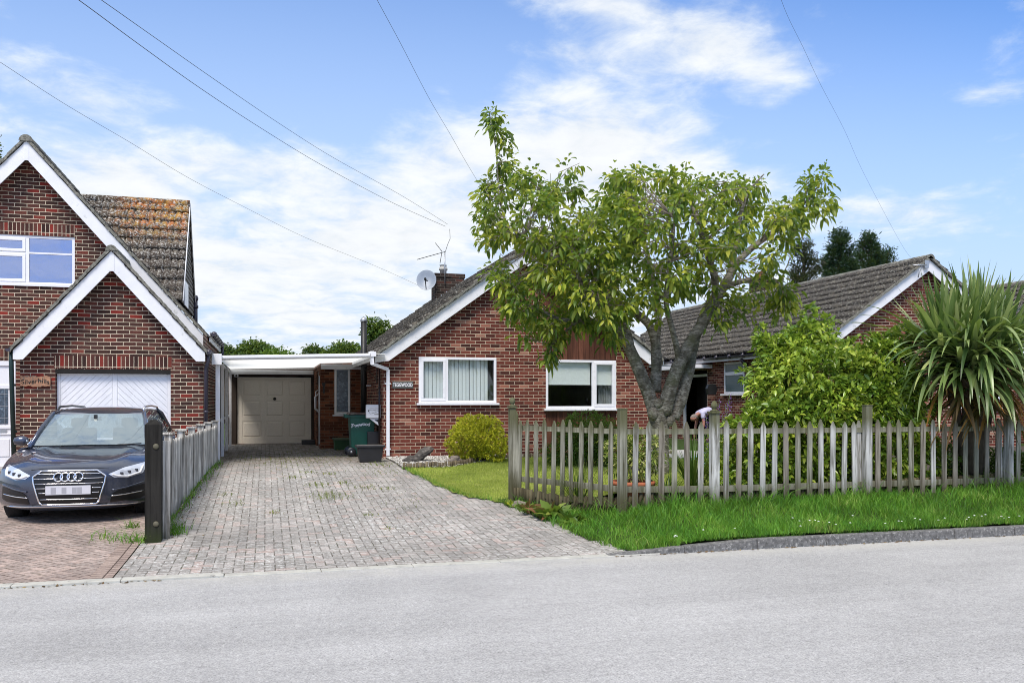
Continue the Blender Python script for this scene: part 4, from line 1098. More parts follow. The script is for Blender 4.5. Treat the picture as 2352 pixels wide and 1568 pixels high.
w.build('wall', M_brick, H2)
gable_roof(H2, XA2, ZA2, 3.40, 18.60, 33.2, .69, 18.64)
for f3 in (fw2, fw3):
    W = window(H2, f3[0], f3[1], f3[2], f3[3], YB-.012, [(f3[0]+.055, f3[0]+.9, f3[2]+.055, f3[3]-.055, False), (f3[0]+.95, f3[1]-.05, f3[2]+.05, f3[3]-.05, True)])
    MB().box(f3[0]+.901, f3[0]+.949, YB-.01, YB+.046, f3[2]+.056, f3[3]-.056).build('mullion', M_white2, W)
    dark_room(H2, f3[0]-.05, f3[1]+.05, YB+.15, YB+3, f3[2]-.6, f3[3]+.2)
xe = XA2-3.40; ze = r2(xe)
MB().box(xe+.01, xe+.03, 18.7, 33, ze-.16, ze-.04).build('fascia', M_boardW, H2); m = MB(); m.quad((xe+.03, 18.7, ze-.13), (xw0, 18.7, ze-.13), (xw0, 33, ze-.13), (xe+.03, 33, ze-.13)); m.build('soffit', M_boardW, H2)
MB().box(XA2+3.37, XA2+3.39, 18.7, 33, ze-.24, ze-.06).build('fascia', M_boardW, H2)
gutter(H2, xe-.045, 18.62, 33, ze-.03)
# side window (faces the drive between the houses)
def sidewin(parent, x, y0, y1, z0, z1, split):
    f = MB(); fw = .06
    f.box(x, x+.06, y0, y1, z0, z0+fw); f.box(x, x+.06, y0, y1, z1-fw, z1); f.box(x, x+.06, y0, y0+fw, z0+fw, z1-fw); f.box(x, x+.06, y1-fw, y1, z0+fw, z1-fw); f.box(x-.012, x+.06, y0+fw, y1-fw, split-.05, split+.05)
    W = f.build('window', M_white2, parent, bevel=.006)
    MB().box(x+.02, x+.03, y0+fw, y1-fw, z0+fw, split-.05).build('pane', M_frost2, W); MB().box(x+.02, x+.03, y0+fw, y1-fw, split+.05, z1-fw).build('pane', M_frost2, W)
    MB().box(x-.10, x-.013, y0-.06, y1+.06, z0-.05, z0-.003).build('sill', M_white2, W, bevel=.008)
    return W
sidewin(H2, xw0-.008, sw[0], sw[1], sw[2], sw[3], 2.46)
pipe(H2, [(xe-.03, 22.05, ze-.15), (13.30, 22.05, ze-.45), (13.30, 22.05, 1.75)], .055, M_bpipe)
# recessed doorway in the side wall
m = MB(); xd = 13.9
m.box(xw0, xd, 24.652, 24.66, .42, 2.62); m.box(xw0+.05, xw0+.12, 24.662, 24.73, .42, 2.5); m.box(xw0+.05, xw0+.12, 26.30, 26.37, .42, 2.5); m.box(xw0+.05, xw0+.12, 24.73, 26.30, 2.42, 2.5)
m.build('door_frame', M_boardW, H2)
m = MB(); m.box(xd, xd+.05, 24.66, 26.39, .42, 2.55); m.quad((xw0, 24.66, 2.58), (xd, 24.66, 2.58), (xd, 26.39, 2.58), (xw0, 26.39, 2.58)); m.build('front_door', plain('very_dark_door', (.018, .014, .013), .4), H2)
m = MB(); m.box(12.72, 13.34, 24.3, 26.9, 2.66, 2.78); m.build('porch_canopy', M_white, H2, bevel=.01)
cxx = at(1742, 650, Y=27).x
m = MB(); zt = at(1750, 640, Y=27).z; m.box(cxx, cxx+.75, 27, 27.6, 3.6, zt-.1); m.box(cxx-.02, cxx+.77, 26.98, 27.62, zt-.1, zt); CH = m.build('chimney', M_chim, H2)
m = MB(); m.lathe([(.13, 0), (.12, .1), (.10, .22), (.12, .24), (.12, .28)], (cxx+.3, 27.3, zt), n=16); m.build('chimney_pot', M_terra, CH)
m = MB()
for i in range(5): m.box(cxx+i*.14, cxx+i*.14+.15, 26.975, 26.985, r2(cxx+i*.14)-.1, r2(cxx+i*.14)+.16)
m.build('flashing', M_lead, CH)
m = MB(); aa = at(2130, 600, Y=18.5); m.tube([aa+Vector((-.45, -.02, -.12)), aa+Vector((-.05, -.02, -.10))], .02, 6); m.tube([aa+Vector((-.2, 0, -.1)), aa+Vector((-.28, 0, -.42))], .012, 6); m.box(aa.x-.02, aa.x+.10, 18.56, 18.62, aa.z-.16, aa.z+.04)
m.build('alarm_bracket', M_alu, H2)
tag(MB().prism([(0, 0), (.12, -.02), (.17, -.14), (.12, -.33), (-.12, -.33), (-.17, -.14), (-.12, -.02)], 'y', -.06, .06).build('hanging_basket', M_iron, loc=(0, 0, 0)), 'dark hanging basket on the brick wall beside the open doorway', 'hanging basket').location = at(1634, 893, Y=23.9)+Vector((0, 0, .15))
# third house, only its roof slope shows
H3 = thing('bungalow', 'tiled bungalow roof with grey vent at the far right edge behind the spiky plant', 'house', (25, 20, GZ))
w = MB(); r3 = lambda x: 4.0+CAMZ-.72*abs(x-25)
wall_xz(w, 20.3, 21.9, 28.1, .2, lambda x: r3(x)-.22, splits=[25]); wall_yz(w, 21.9, 20.3, 28, .2, r3(21.9)-.2, out=-1); w.build('wall', M_brick, H3)
gable_roof(H3, 25, 4.0+CAMZ, 3.4, 20.0, 28.2, .72, 20.04)
p = at(2302, 690, X=23.9); MB().box(p.x-.12, p.x+.12, p.y-.12, p.y+.12, p.z-.5, p.z+.25).build('roof_vent', M_lead, H3)
# ---------------------------------------------------------------- ground
def sheet(name, xs, ys, zf, m, keep=None):
    X, Y = np.meshgrid(xs, ys); Z = np.vectorize(zf)(X, Y)
    V = np.stack([X, Y, Z], -1).reshape(-1, 3)
    idx = np.arange(len(V)).reshape(X.shape)
    f = np.stack([idx[:-1, :-1], idx[:-1, 1:], idx[1:, 1:], idx[1:, :-1]], -1).reshape(-1, 4)
    if keep is not None:
        c = V[f].mean(1); k = np.array([keep(a, b) for a, b in c[:, :2]]); f = f[k]
        used = np.unique(f); mp = -np.ones(len(V), int); mp[used] = np.arange(len(used)); V = V[used]; f = mp[f]
    o = np_mesh(name, V, f, m); grid_uv(o)
    for p in o.data.polygons: p.use_smooth = True
    o['kind'] = 'structure'
    return o
def arr(a, b, s): return np.linspace(a, b, max(2, int(round((b-a)/s))+1))
# wide terrain under everything
xs = np.concatenate([arr(-120, -14, 8), arr(-12, 34, .5), arr(36, 160, 8)]); ys = np.concatenate([arr(8.9, 34, .5), arr(36, 200, 8)])
sheet('ground', xs, ys, lambda x, y: ground(min(max(x, -12), 30), min(y, 40)) - .05, M_verge)
sheet('road', arr(-60, 80, 2), arr(-6, 8.70, .35), lambda x, y: -.002-.010*max(0, 4-y), M_road)
# drives. lawn edge as a curve in plan
LE = [(8.6, 3.95), (9.2, 3.85), (10.0, 3.75), (11.0, 3.68), (12.0, 3.55), (12.6, 3.40), (13.2, 2.98), (14.2, 2.78), (15.2, 2.66), (16.3, 2.55), (18.0, 2.48), (30, 2.45)]
def ledge(y):
    for (a, x0), (b, x1) in zip(LE, LE[1:]):
        if a <= y <= b: return x0+(x1-x0)*(y-a)/(b-a)
    return LE[0][1] if y < LE[0][0] else LE[-1][1]
def FX(y): return -1.27+.34*(y-10.9)/7.3       # line of the plank fence
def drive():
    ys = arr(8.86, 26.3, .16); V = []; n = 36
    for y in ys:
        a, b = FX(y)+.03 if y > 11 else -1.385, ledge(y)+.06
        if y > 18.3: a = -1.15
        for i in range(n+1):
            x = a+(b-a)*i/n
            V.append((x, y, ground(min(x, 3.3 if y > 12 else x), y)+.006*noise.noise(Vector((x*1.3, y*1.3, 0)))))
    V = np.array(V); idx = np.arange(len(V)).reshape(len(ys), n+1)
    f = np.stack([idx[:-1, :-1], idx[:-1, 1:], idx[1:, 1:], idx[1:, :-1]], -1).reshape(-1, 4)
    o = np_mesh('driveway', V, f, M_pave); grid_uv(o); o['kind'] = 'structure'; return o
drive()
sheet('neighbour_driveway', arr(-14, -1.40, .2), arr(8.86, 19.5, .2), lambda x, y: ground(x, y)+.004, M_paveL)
# edging: soldier blocks by the neighbour's drive, dropped kerb, kerb
EDG = brick_mat('edging_blocks', [(0, (.25,.19,.165)), (1, (.36,.28,.24))], (.08, .055, .045), bw=.21, bh=.105, ms=.007, offs=0)
o = sheet('edging_strip', np.array([-1.60, -1.39]), arr(8.86, 11, .3), lambda x, y: ground(x, y)+.009, EDG)
m = MB(); x = -14.0
while x < 3.7:
    L = .905
    m.box(x, x+L, 8.715, 8.845, -.1, .006 if x > -1.2 else .020); x += L+.003
o = m.build('dropped_kerb', plain('kerb_flush', (.42, .41, .37), .9, var=.15, scale=8, bump=.4, dirt=((.22, .21, .19), .58, .7)), bevel=.008); o['kind'] = 'structure'
m = MB(); x = 3.55; k = 0
while x < 40:
    L = .905; z0 = .012 if k == 0 else .105; z1 = .105
    if k == 0: z0, z1 = .012, .065
    elif k == 1: z0, z1 = .065, .105
    a, b = x+.003, x+L-.003
    m.add([(a, 8.715, -.12), (b, 8.715, -.12), (b, 8.845, -.12), (a, 8.845, -.12), (a, 8.735, z0), (b, 8.735, z1), (b, 8.845, z1), (a, 8.845, z0)],
          [(0, 3, 2, 1), (4, 5, 6, 7), (0, 1, 5, 4), (1, 2, 6, 5), (2, 3, 7, 6), (3, 0, 4, 7)])
    x += L; k += 1
o = m.build('kerb', M_kerb, bevel=.014); o['kind'] = 'structure'
# dirt lying in the channel
def scat(name, n, fx, msh, kind='stuff', label=None):
    pass
# verge and garden
FEN = [(3.59, 12.70), (4.52, 10.67), (5.73, 10.42), (8.10, 10.40), (10.55, 10.40), (13.0, 10.40), (15.5, 10.4)]
def fy(x):
    if x < FEN[0][0]: return 12.7
    for (a, p), (b, q_) in zip(FEN, FEN[1:]):
        if a <= x <= b: return p+(q_-p)*(x-a)/(b-a)
    return 10.4
def vz(x, y): return ground(x, y)+.015+.02*noise.noise(Vector((x*1.5, y*1.5, 3)))
sheet('verge', arr(3.4, 30, .15), arr(8.845, 12.8, .12), vz, M_verge, keep=lambda x, y: x > ledge(y)-.02 and y < fy(x)+.15)
def lz(x, y): return ground(x, y)+.018
sheet('lawn', arr(2.4, 13, .15), arr(12.0, 19, .15), lz, M_lawn, keep=lambda x, y: x > ledge(y) and y > (12.2 if x < 3.62 else fy(x)+.15) and not (y > 16.45+max(0, (x-3.4))*.85) and not (x > 9.5))
sheet('flower_bed', arr(2.5, 20, .2), arr(10.3, 18.9, .2), lambda x, y: ground(x, y)+.012, M_soil, keep=lambda x, y: (y > 16.4) or (x > 9.4 and y > fy(x)+.3))
# ---------------------------------------------------------------- grass blades
def blades(name, P, h, w, lean, m, seg=2, label=None, loc=None):
    """P (n,3) roots; each blade a bent strip ending in a point"""
    n = len(P); ang = rng.uniform(0, 2*np.pi, n); hh = h*(1+.45*rng.standard_normal(n)).clip(.35, 2.2); ww = w*rng.uniform(.7, 1.3, n)
    la = rng.uniform(0, 2*np.pi, n); ln = lean*rng.uniform(.1, 1.3, n)*hh
    side = np.stack([np.cos(ang), np.sin(ang), np.zeros(n)], 1); ld = np.stack([np.cos(la), np.sin(la), np.zeros(n)], 1)
    up = np.array([0, 0, 1.])
    rows = []
    for t, wt in ((0, 1.), (.5, .8), (1., .06)):
        c = P + up*(hh*(t-.18*t*t*np.minimum(lean, 1)))[:, None] + ld*(ln*t*t)[:, None]
        rows += [c - side*(ww*wt/2)[:, None], c + side*(ww*wt/2)[:, None]]
    V = np.stack(rows, 1).reshape(-1, 3)
    b = (np.arange(n)*6)[:, None]
    f = np.concatenate([b+np.array([[0, 1, 3, 2]]), b+np.array([[2, 3, 5, 4]])])
    o = np_mesh(name, V, f, m, loc=loc)
    o['kind'] = 'stuff'
    if label: o['label'] = label; 
    return o
def roots(n, x0, x1, y0, y1, keep, zf, dens=None):
    X = rng.uniform(x0, x1, n); Y = rng.uniform(y0, y1, n)
    k = np.array([keep(a, b) for a, b in zip(X, Y)])
    if dens is not None: k &= np.array([rng.random() < dens(a, b) for a, b in zip(X, Y)])
    X, Y = X[k], Y[k]
    return np.stack([X, Y, np.array([zf(a, b) for a, b in zip(X, Y)])], 1)
nz = lambda x, y, s: noise.noise(Vector((x*s, y*s, 7.7)))
P = roots(105000, 3.6, 13.5, 8.80, 12.7, lambda x, y: x > ledge(y)-.02+.07*nz(x, y, 4) and y < fy(x)+.18, vz, lambda x, y: (.55+.9*nz(x, y, 1.6)+(.3 if y < fy(x)-.2 else .3))*(.75+.25*sm((x-3.9)/1.4)))
o = blades('verge_grass', P, .085, .0085, .8, M_grass); tag(o, 'rough green grass growing along the verge under the picket fence', 'grass')
P = []
for _ in range(2600):
    x = rng.uniform(4.0, 13.5)
    if nz(x, 0, 2.2) > -.12: P.append((x, 8.845+abs(rng.normal(0, .03)), .095))
o = blades('kerb_grass', np.array(P), .07, .008, 1.8, M_grass); tag(o, 'grass creeping over the back edge of the kerb', 'grass')
P = roots(12000, 4.2, 13.5, 9.6, 12.5, lambda x, y: fy(x)-.55 < y < fy(x)+.35, vz, lambda x, y: .35+1.2*nz(x, y, 1.1))
o = blades('long_grass', P, .21, .009, 1.0, M_grass); tag(o, 'long grass tufts standing at the foot of the picket fence', 'grass')
P = roots(110000, 2.4, 9.5, 12.0, 18.4, lambda x, y: x > ledge(y)-.03+.04*nz(x, y, 5) and y > (12.15 if x < 3.62 else fy(x)+.12) and y < 16.38+max(0, (x-3.4))*.85 and (y < 17 or x < 9), lz)
o = blades('lawn_grass', P, .028, .006, .7, M_grassL); tag(o, 'short mown lawn grass in front of the bungalow', 'grass')
P = []
for y in np.arange(12.6, 16.4, .006):
    x = ledge(y)+rng.normal(0, .035); P.append((x, y, ground(x, y)+.01))
o = blades('lawn_edge_grass', np.array(P), .06, .007, 1.0, M_grass); tag(o, 'longer grass hanging over the curved edge of the lawn', 'grass')
# weeds in the joints and along the fence
P = []
for (cx, cy, s, n) in ((.95, 13.6, .16, 260), (.86, 14.7, .10, 120), (1.25, 14.8, .07, 70), (.45, 15.6, .08, 90), (.75, 16.2, .07, 70), (1.1, 15.9, .07, 60), (1.55, 14.3, .12, 90), (1.9, 14.1, .10, 70), (2.2, 16.0, .25, 120), (2.2, 17.2, .2, 200), (1.35, 12.0, .05, 40), (1.5, 11.0, .04, 24),
                       (2.0, 12.9, .3, 60), (.1, 12.4, .05, 40), (-.45, 13.2, .1, 60), (-.6, 14.0, .06, 50), (.2, 18.6, .6, 200), (1.2, 19.2, .6, 200), (.6, 17.6, .5, 160), (-.3, 20, .5, 100), (1.0, 21, .6, 140)):
    for _ in range(n):
        x, y = cx+rng.normal(0, s), cy+rng.normal(0, s*1.2)
        x = round(x/.1)*.1+rng.normal(0, .006) if rng.random() < .6 else x
        P.append((x, y, ground(min(x, 3.2), y)+.004))
o = blades('paving_weeds', np.array(P), .035, .007, 1.2, G('paving_weed_leaves', [(0, (.07,.11,.015)), (.6, (.16,.21,.03)), (1, (.30,.27,.06))], .3, .5)); tag(o, 'small weeds growing in the joints of the block drive', 'weeds')
P = []
for (cx, cy, s, n, h) in ((-1.05, 11.2, .06, 110, 0), (-1.08, 11.5, .06, 90, 0), (-1.42, 10.9, .08, 110, 0), (-1.75, 11.15, .14, 90, 0), (-1.62, 11.9, .05, 60, 0)):
    for _ in range(n):
        x, y = cx+rng.normal(0, s), cy+rng.normal(0, s); P.append((x, y, ground(x, y)+.004))
for _ in range(500):
    y = rng.uniform(9.0, 12.6); P.append((ledge(y)-abs(rng.normal(0, .05)), y, ground(3.2, y)+.004))
for _ in range(420):
    y = rng.uniform(11.5, 18.3); x = FX(y)+abs(rng.normal(.05, .05)); P.append((x, y, ground(x, y)+.004))
o = blades('fence_weeds', np.array(P), .10, .008, 1.1, M_grass); tag(o, 'grassy weeds at the foot of the plank fence and dark post', 'weeds')
# leaf litter along the plank fence and kerb
P = []
for _ in range(260):
    y = rng.uniform(11, 18.2); x = FX(y)+abs(rng.normal(.06, .07)); P.append((x, y, ground(x, y)+.008))
for _ in range(260):
    x = rng.uniform(3.6, 11); y = 8.69-abs(rng.normal(0, .02)); P.append((x, y, .004))
for _ in range(110):
    x = rng.uniform(-4, -.9); P.append((x, 8.69+rng.normal(0, .012), .004))
for _ in range(50):
    P.append((rng.uniform(-1, 2.4), rng.uniform(9.5, 17), .0)); x, y, _z = P[-1]; P[-1] = (x, y, ground(x, y)+.006)
for _ in range(500):
    P.append((rng.uniform(-.9, 2.2), rng.uniform(17.8, 22), GZ-.01)); x, y, _z = P[-1]; P[-1] = (x, y, ground(x, y)+.006)
P = np.array(P); n = len(P)
a = rng.uniform(0, 6.28, n); s = rng.uniform(.010, .026, n)
d1 = np.stack([np.cos(a), np.sin(a), rng.uniform(-.1, .5, n)], 1)*s[:, None]; d2 = np.stack([-np.sin(a), np.cos(a), rng.uniform(-.1, .4, n)], 1)*(s*.5)[:, None]
V = np.stack([P-d1, P+d2, P+d1, P-d2], 1).reshape(-1, 3); f = np.arange(4*n).reshape(-1, 4)
o = np_mesh('leaf_litter', V, f, G('litter', [(0, (.05, .03, .015)), (.6, (.14, .08, .04)), (1, (.28, .2, .09))], .1, .8)); tag(o, 'brown leaf litter scattered along the fence and kerb', 'leaf litter', kind='stuff')
# gravel bed
def pebbles(name, n, keep, x0, x1, y0, y1, s0=.014, s1=.032):
    base = np.array([(0,0,1),(1,0,0),(0,1,0),(-1,0,0),(0,-1,0),(0,0,-1)], float)
    fb = np.array([(0,1,2),(0,2,3),(0,3,4),(0,4,1),(5,2,1),(5,3,2),(5,4,3),(5,1,4)])
    X = rng.uniform(x0, x1, n); Y = rng.uniform(y0, y1, n); k = np.array([keep(a_, b_) for a_, b_ in zip(X, Y)]); X, Y = X[k], Y[k]; n = len(X)
    Z = np.array([ground(a_, b_) for a_, b_ in zip(X, Y)])+.02+rng.uniform(0, .02, n)
    sc = rng.uniform(s0, s1, (n, 1))*np.stack([rng.uniform(.8, 1.3, n), rng.uniform(.6, 1, n), rng.uniform(.4, .7, n)], 1)
    a = rng.uniform(0, 6.28, n)
    V = base[None]*sc[:, None] + rng.normal(0, .0025, (n, 6, 3))
    c, s = np.cos(a)[:, None], np.sin(a)[:, None]
    V = np.stack([V[..., 0]*c-V[..., 1]*s, V[..., 0]*s+V[..., 1]*c, V[..., 2]], -1)+np.stack([X, Y, Z], 1)[:, None]
    f = (fb[None]+(np.arange(n)*6)[:, None, None]).reshape(-1, 3)
    return np_mesh(name, V.reshape(-1, 3), f, M_gravel)
o = pebbles('gravel', 7000, lambda x, y: y > 16.42+max(0, (x-3.4))*.8 and x > 2.5, 2.5, 5.6, 16.4, 18.8); tag(o, 'pale pebbles filling the bed below the bungalow wall', 'gravel', kind='stuff')
def rock(name, c, s, m_, label, rz=0, tilt=0, seed=0):
    bm = bmesh.new(); bmesh.ops.create_icosphere(bm, subdivisions=4, radius=1)
    for v in bm.verts:
        p = v.co.copy(); d = 1+.35*noise.noise(p*1.2+Vector((seed, 0, 0)))+.14*noise.noise(p*3.5+Vector((seed, 5, 0)))+.05*noise.noise(p*9)
        v.co = Vector((p.x*s[0], p.y*s[1], p.z*s[2]))*d
    me = bpy.data.meshes.new(name); bm.to_mesh(me); bm.free(); me.materials.append(m_)
    o = bpy.data.objects.new(name, me); COL.objects.link(o); o.location = c; o.rotation_euler = (0, tilt, rz)
    return tag(o, label, 'rock')
gz = lambda x, y: ground(x, y)
rock('rock', (3.06, 17.5, gz(3.0, 17.5)+.17), (.24, .11, .10), M_rock, 'dark wedge shaped rock leaning in the gravel by the wall', .1, -.6, 3)
rock('rock', (2.84, 17.45, gz(2.9, 17.4)+.06), (.17, .12, .09), M_rock, 'low dark rock beside the leaning one in the gravel', .3, .1, 8)
rock('rock', (3.62, 16.95, gz(3.6, 17)+.08), (.17, .12, .10), M_rock2, 'brownish rock in the gravel near the golden shrub', .8, .1, 5)
rock('rock', (3.58, 12.25, gz(3.58, 12.25)+.03), (.12, .08, .06), M_rock2, 'pale stone at the foot of the first picket fence post', .3, .1, 9)
# log roll edging
def logs(name, pts, h, m_, label, r=.028, leanfn=None, zoff=.0):
    L = 0; mb = MB(); pts = [Vector((a, b, 0)) for a, b in pts]
    for a, b in zip(pts, pts[1:]):
        n = int((b-a).length/(2*r+.004))
        for i in range(n):
            p = a.lerp(b, i/n); z = ground(p.x, p.y)+zoff; hh = h+rng.uniform(-.012, .012)
            l = leanfn(p) if leanfn else Vector((rng.normal(0, .006), rng.normal(0, .006), 0))
            mb.tube([Vector((p.x, p.y, z-.03)), Vector((p.x, p.y, z+hh))+l], r*rng.uniform(.9, 1.05), 8, smooth=True)
    o = mb.build(name, m_, loc=(pts[0].x, pts[0].y, ground(pts[0].x, pts[0].y)))
    return tag(o, label, 'garden edging')
logs('log_edging', [(2.52, 16.40), (3.40, 16.47), (4.0, 16.95), (4.98, 17.75), (6.2, 17.95), (9.0, 18.0)], .115, M_log, 'low log roll edging between the lawn and the pebble bed')
logs('log_edging', [(3.62, 12.60), (4.1, 11.6), (4.55, 10.75), (5.8, 10.49), (8.1, 10.48), (13, 10.48)], .20, M_logD, 'old leaning log edging behind the foot of the picket fence', r=.032, zoff=.02,
     leanfn=lambda p: Vector((.05 if 4.1 < p.x < 4.9 else rng.normal(0, .01), -.04 if 4.0 < p.x < 4.9 else rng.normal(0, .01), 0)))
# daisies on the verge
P = []
dz = MB()
for (u_, v_, n, s) in ((1382, 1155+75, 7, .10), (1378, 1236, 3, .08), (1500, 1240, 5, .5), (1880, 1190, 6, .4), (2210, 1190, 7, .4), (2330, 1190, 9, .25), (1270, 1198, 1, .02), (1650, 1225, 4, .3), (2050, 1210, 6, .6)):
    r_ = ray(u_, v_); k = -(CAMZ-.22)/r_.z; c = (r_.x*k, r_.y*k)
    for _ in range(n):
        x, y = c[0]+rng.normal(0, s), c[1]+rng.normal(0, s*.4)
        y = max(8.95, min(y, 10.1))
        if x < ledge(y)+.25: continue
        z = vz(x, y)+rng.uniform(.05, .10)
        dz.lathe([(.013, 0), (.011, .006), (.004, .008)], (x, y, z), n=8)
tag(dz.build('daisies', M_petalW), 'white daisies and clover dotted through the verge grass', 'daisies', kind='stuff')
# ---------------------------------------------------------------- timber post and plank fence on the left
PF = thing('plank_fence', 'silvery vertical plank fence stepping back between the two drives', 'fence', (FX(11), 11.05, .05))
TOPZ = 1.20
m = MB()
yb = 11.12; n_b = 6; ye = 18.15
def ftop(y): return 1.17+.03*(y-11)/7
ysb = np.linspace(yb, ye, n_b+1)
for i in range(n_b+1):
    y = ysb[i]; x = FX(y)-.03; zg = ground(x, y)
    mm = MB(); mm.box(x-.05, x+.05, y-.045, y+.045, zg-.05, ftop(y)+.045)
    ps = mm.build('post', M_plank, PF, bevel=.005)
    MB().box(x-.075, x+.075, y-.07, y+.07, ftop(y)+.046, ftop(y)+.075).build('post_cap', M_plank, ps, bevel=.006)
for i in range(n_b):
    a, b = ysb[i]+.046, ysb[i+1]-.046; mm = MB(); nb_ = 10
    for k in range(nb_):
        y0 = a+(b-a)*k/nb_; y1 = a+(b-a)*(k+1)/nb_+.012; x0 = FX(y0); x1 = FX(y1); zt = ftop(y0)-.03+rng.normal(0, .006); zg = ground(x0, y0)+.03
        t = .010
        mm.add([(x0+.022, y0, zg), (x1+.004, y1, zg), (x1+.004, y1, zt), (x0+.022, y0, zt), (x0-.0, y0, zg), (x1-.006, y1, zg), (x1-.006, y1, zt), (x0-.0, y0, zt)],
               [(0, 1, 2, 3), (7, 6, 5, 4), (0, 3, 7, 4), (1, 5, 6, 2), (3, 2, 6, 7)])
    mm.build('plank_panel', M_plank, PF)
    MB().box(FX(a)-.055, FX(a)-.015, a, b, .85, .93).build('rail', M_plank, PF)
TP = thing('gate_post', 'tall dark timber gate post with bolt heads at the drive edge', 'post', (-1.27, 10.85, .05))
x0, x1 = at(333, 1100, Y=10.82).x, at(370, 1100, Y=10.82).x
zt = at(350, 975, Y=10.82).z
m = MB(); zg = ground(-1.27, 10.9)-.03
m.box(x0, x1, 10.80, 10.98, zg, zt)
m.add([(x0, 10.8, zt), (x1, 10.8, zt), (x1, 10.98, zt), (x0, 10.98, zt), ((x0+x1)/2-.03, 10.86, zt+.055), ((x0+x1)/2+.03, 10.86, zt+.055), ((x0+x1)/2+.03, 10.92, zt+.055), ((x0+x1)/2-.03, 10.92, zt+.055)],
      [(0, 1, 5, 4), (1, 2, 6, 5), (2, 3, 7, 6), (3, 0, 4, 7), (4, 5, 6, 7)])
m.build('post_body', M_postD, TP)
for zz in (at(353, 1025, Y=10.8).z, at(355, 1203, Y=10.8).z):
    m = MB(); m.lathe([(.034, 0), (.030, -.010), (.012, -.016)], (x0+.12, 10.799, zz), 'y', 14); m.build('bolt_head', plain('old_bolt', (.11, .10, .065), .7, var=.3), TP)
m = MB(); m.box(x1-.02, x1+.075, 10.99, 11.07, zg, at(380, 1012, Y=11).z); m.build('fence_stop', M_plank, TP)
# ---------------------------------------------------------------- picket fence
FZ = .22
PK = thing('picket_fence', 'weathered grey picket fence with taller acorn posts along the grass verge', 'fence', (3.59, 12.70, FZ))
M_picketB = wood_mat('brown_picket_wood', (.40,.36,.30), (.10,.085,.06), base=[(.10, .46, (.075,.065,.040)), (1.20, .98, (.09,.085,.05))])
def picket_mesh(name, m_, H=1.14, w=.074, t=.022):
    b = MB()
    b.prism([(-w/2, 0), (w/2, 0), (w/2, H-.075), (w*.06, H), (-w*.06, H), (-w/2, H-.075)], 'y', -t/2, t/2)
    return b
def ztop(x): return 1.395
def put_picket(x, y, ang, m_, parent, dz=0):
    H = 1.14+dz; w = .074*rng.uniform(.93, 1.05); t = .022
    c, s = math.cos(ang), math.sin(ang); zb_ = 1.395-1.14
    pts = [(-w/2, 0), (w/2, 0), (w/2, H-.07), (w*.10, H-.003), (-w*.10, H), (-w/2, H-.075)]
    lean = rng.normal(0, .012)
    b = MB(); vs = []
    for tt in (-t/2, t/2):
        for (px, pz) in pts: px2 = px+lean*pz; vs.append((x+px2*c-tt*s, y+px2*s+tt*c, zb_+pz))
    n = 6
    fs = [tuple(range(n)), tuple(range(n, 2*n))[::-1]]+[((i+1) % n, i, n+i, n+(i+1) % n) for i in range(n)]
    b.add(vs, fs)
    return b.build('picket', m_, parent, bevel=.003)
def acorn(mb, c, s=1.0):
    mb.lathe([(.055*s, -.0), (.055*s, .012), (.03*s, .02), (.026*s, .035), (.042*s, .05), (.046*s, .075), (.040*s, .105), (.022*s, .13), (.004, .138)], c, n=16)
POSTS = [(3.59, 12.70, 1.555, True, .10), (4.52, 10.67, 1.555, False, .105), (5.73, 10.42, 1.50, True, .105), (8.10, 10.40, 1.60, False, .10), (10.55, 10.40, 1.51, True, .10), (13.0, 10.4, 1.5, True, .1)]
for i, (x, y, zt, ac, w_) in enumerate(POSTS):
    yy = y-.03; h = w_/2; zg = ground(x, yy)-.05
    b = MB(); b.box(x-h, x+h, yy-h, yy+h, zg, zt)
    mm_ = M_picketG if i < 2 else M_picket
    P_ = b.build('post', mm_, PK, bevel=.006)
    if ac:
        b = MB(); b.box(x-h-.018, x+h+.018, yy-h-.018, yy+h+.018, zt+.001, zt+.028)
        b.build('post_cap', M_picketG, P_, bevel=.006)
        b = MB(); acorn(b, (x, yy, zt+.029), 1.0); b.build('finial', M_picketG, P_)
    else:
        MB().box(x-h-.006, x+h+.006, yy-h-.006, yy+h+.006, zt+.001, zt+.012).build('post_cap', M_picketG, P_, bevel=.003)
for i in range(len(POSTS)-1):
    a = Vector(POSTS[i][:2]+(0,)); b = Vector(POSTS[i+1][:2]+(0,)); d = b-a; L = d.length; ang = math.atan2(d.y, d.x); n = round(L/.183)
    nrm = Vector((math.sin(ang), -math.cos(ang), 0))
    for k in range(1, n):
        p = a+d*(k/n)+nrm*.012
        put_picket(p.x, p.y, ang, M_picketG if (i == 0 or rng.random() < .12) else (M_picketB if rng.random() < (.85 if p.x > 8.2 else .2) else M_picket), PK, rng.normal(0, .011))
    for zr in ((1.225, 1.295), (.455, .535)):
        mb = MB(); c = (a+b)/2 - nrm*.024; mb.obox((c.x, c.y, (zr[0]+zr[1])/2), d*.5, nrm*.018, (0, 0, (zr[1]-zr[0])/2)); mb.build('rail', M_picketG, PK)
    if i in (2, 3): # doubled stop pickets by the posts
        for s in (-.085, .085):
            p = b+d.normalized()*s-nrm*.03; put_picket(p.x, p.y, ang, M_picket, PK)
put_picket(3.59+.05, 12.70-.10, math.atan2(10.67-12.7, 4.52-3.59), M_picketG, PK, .12)
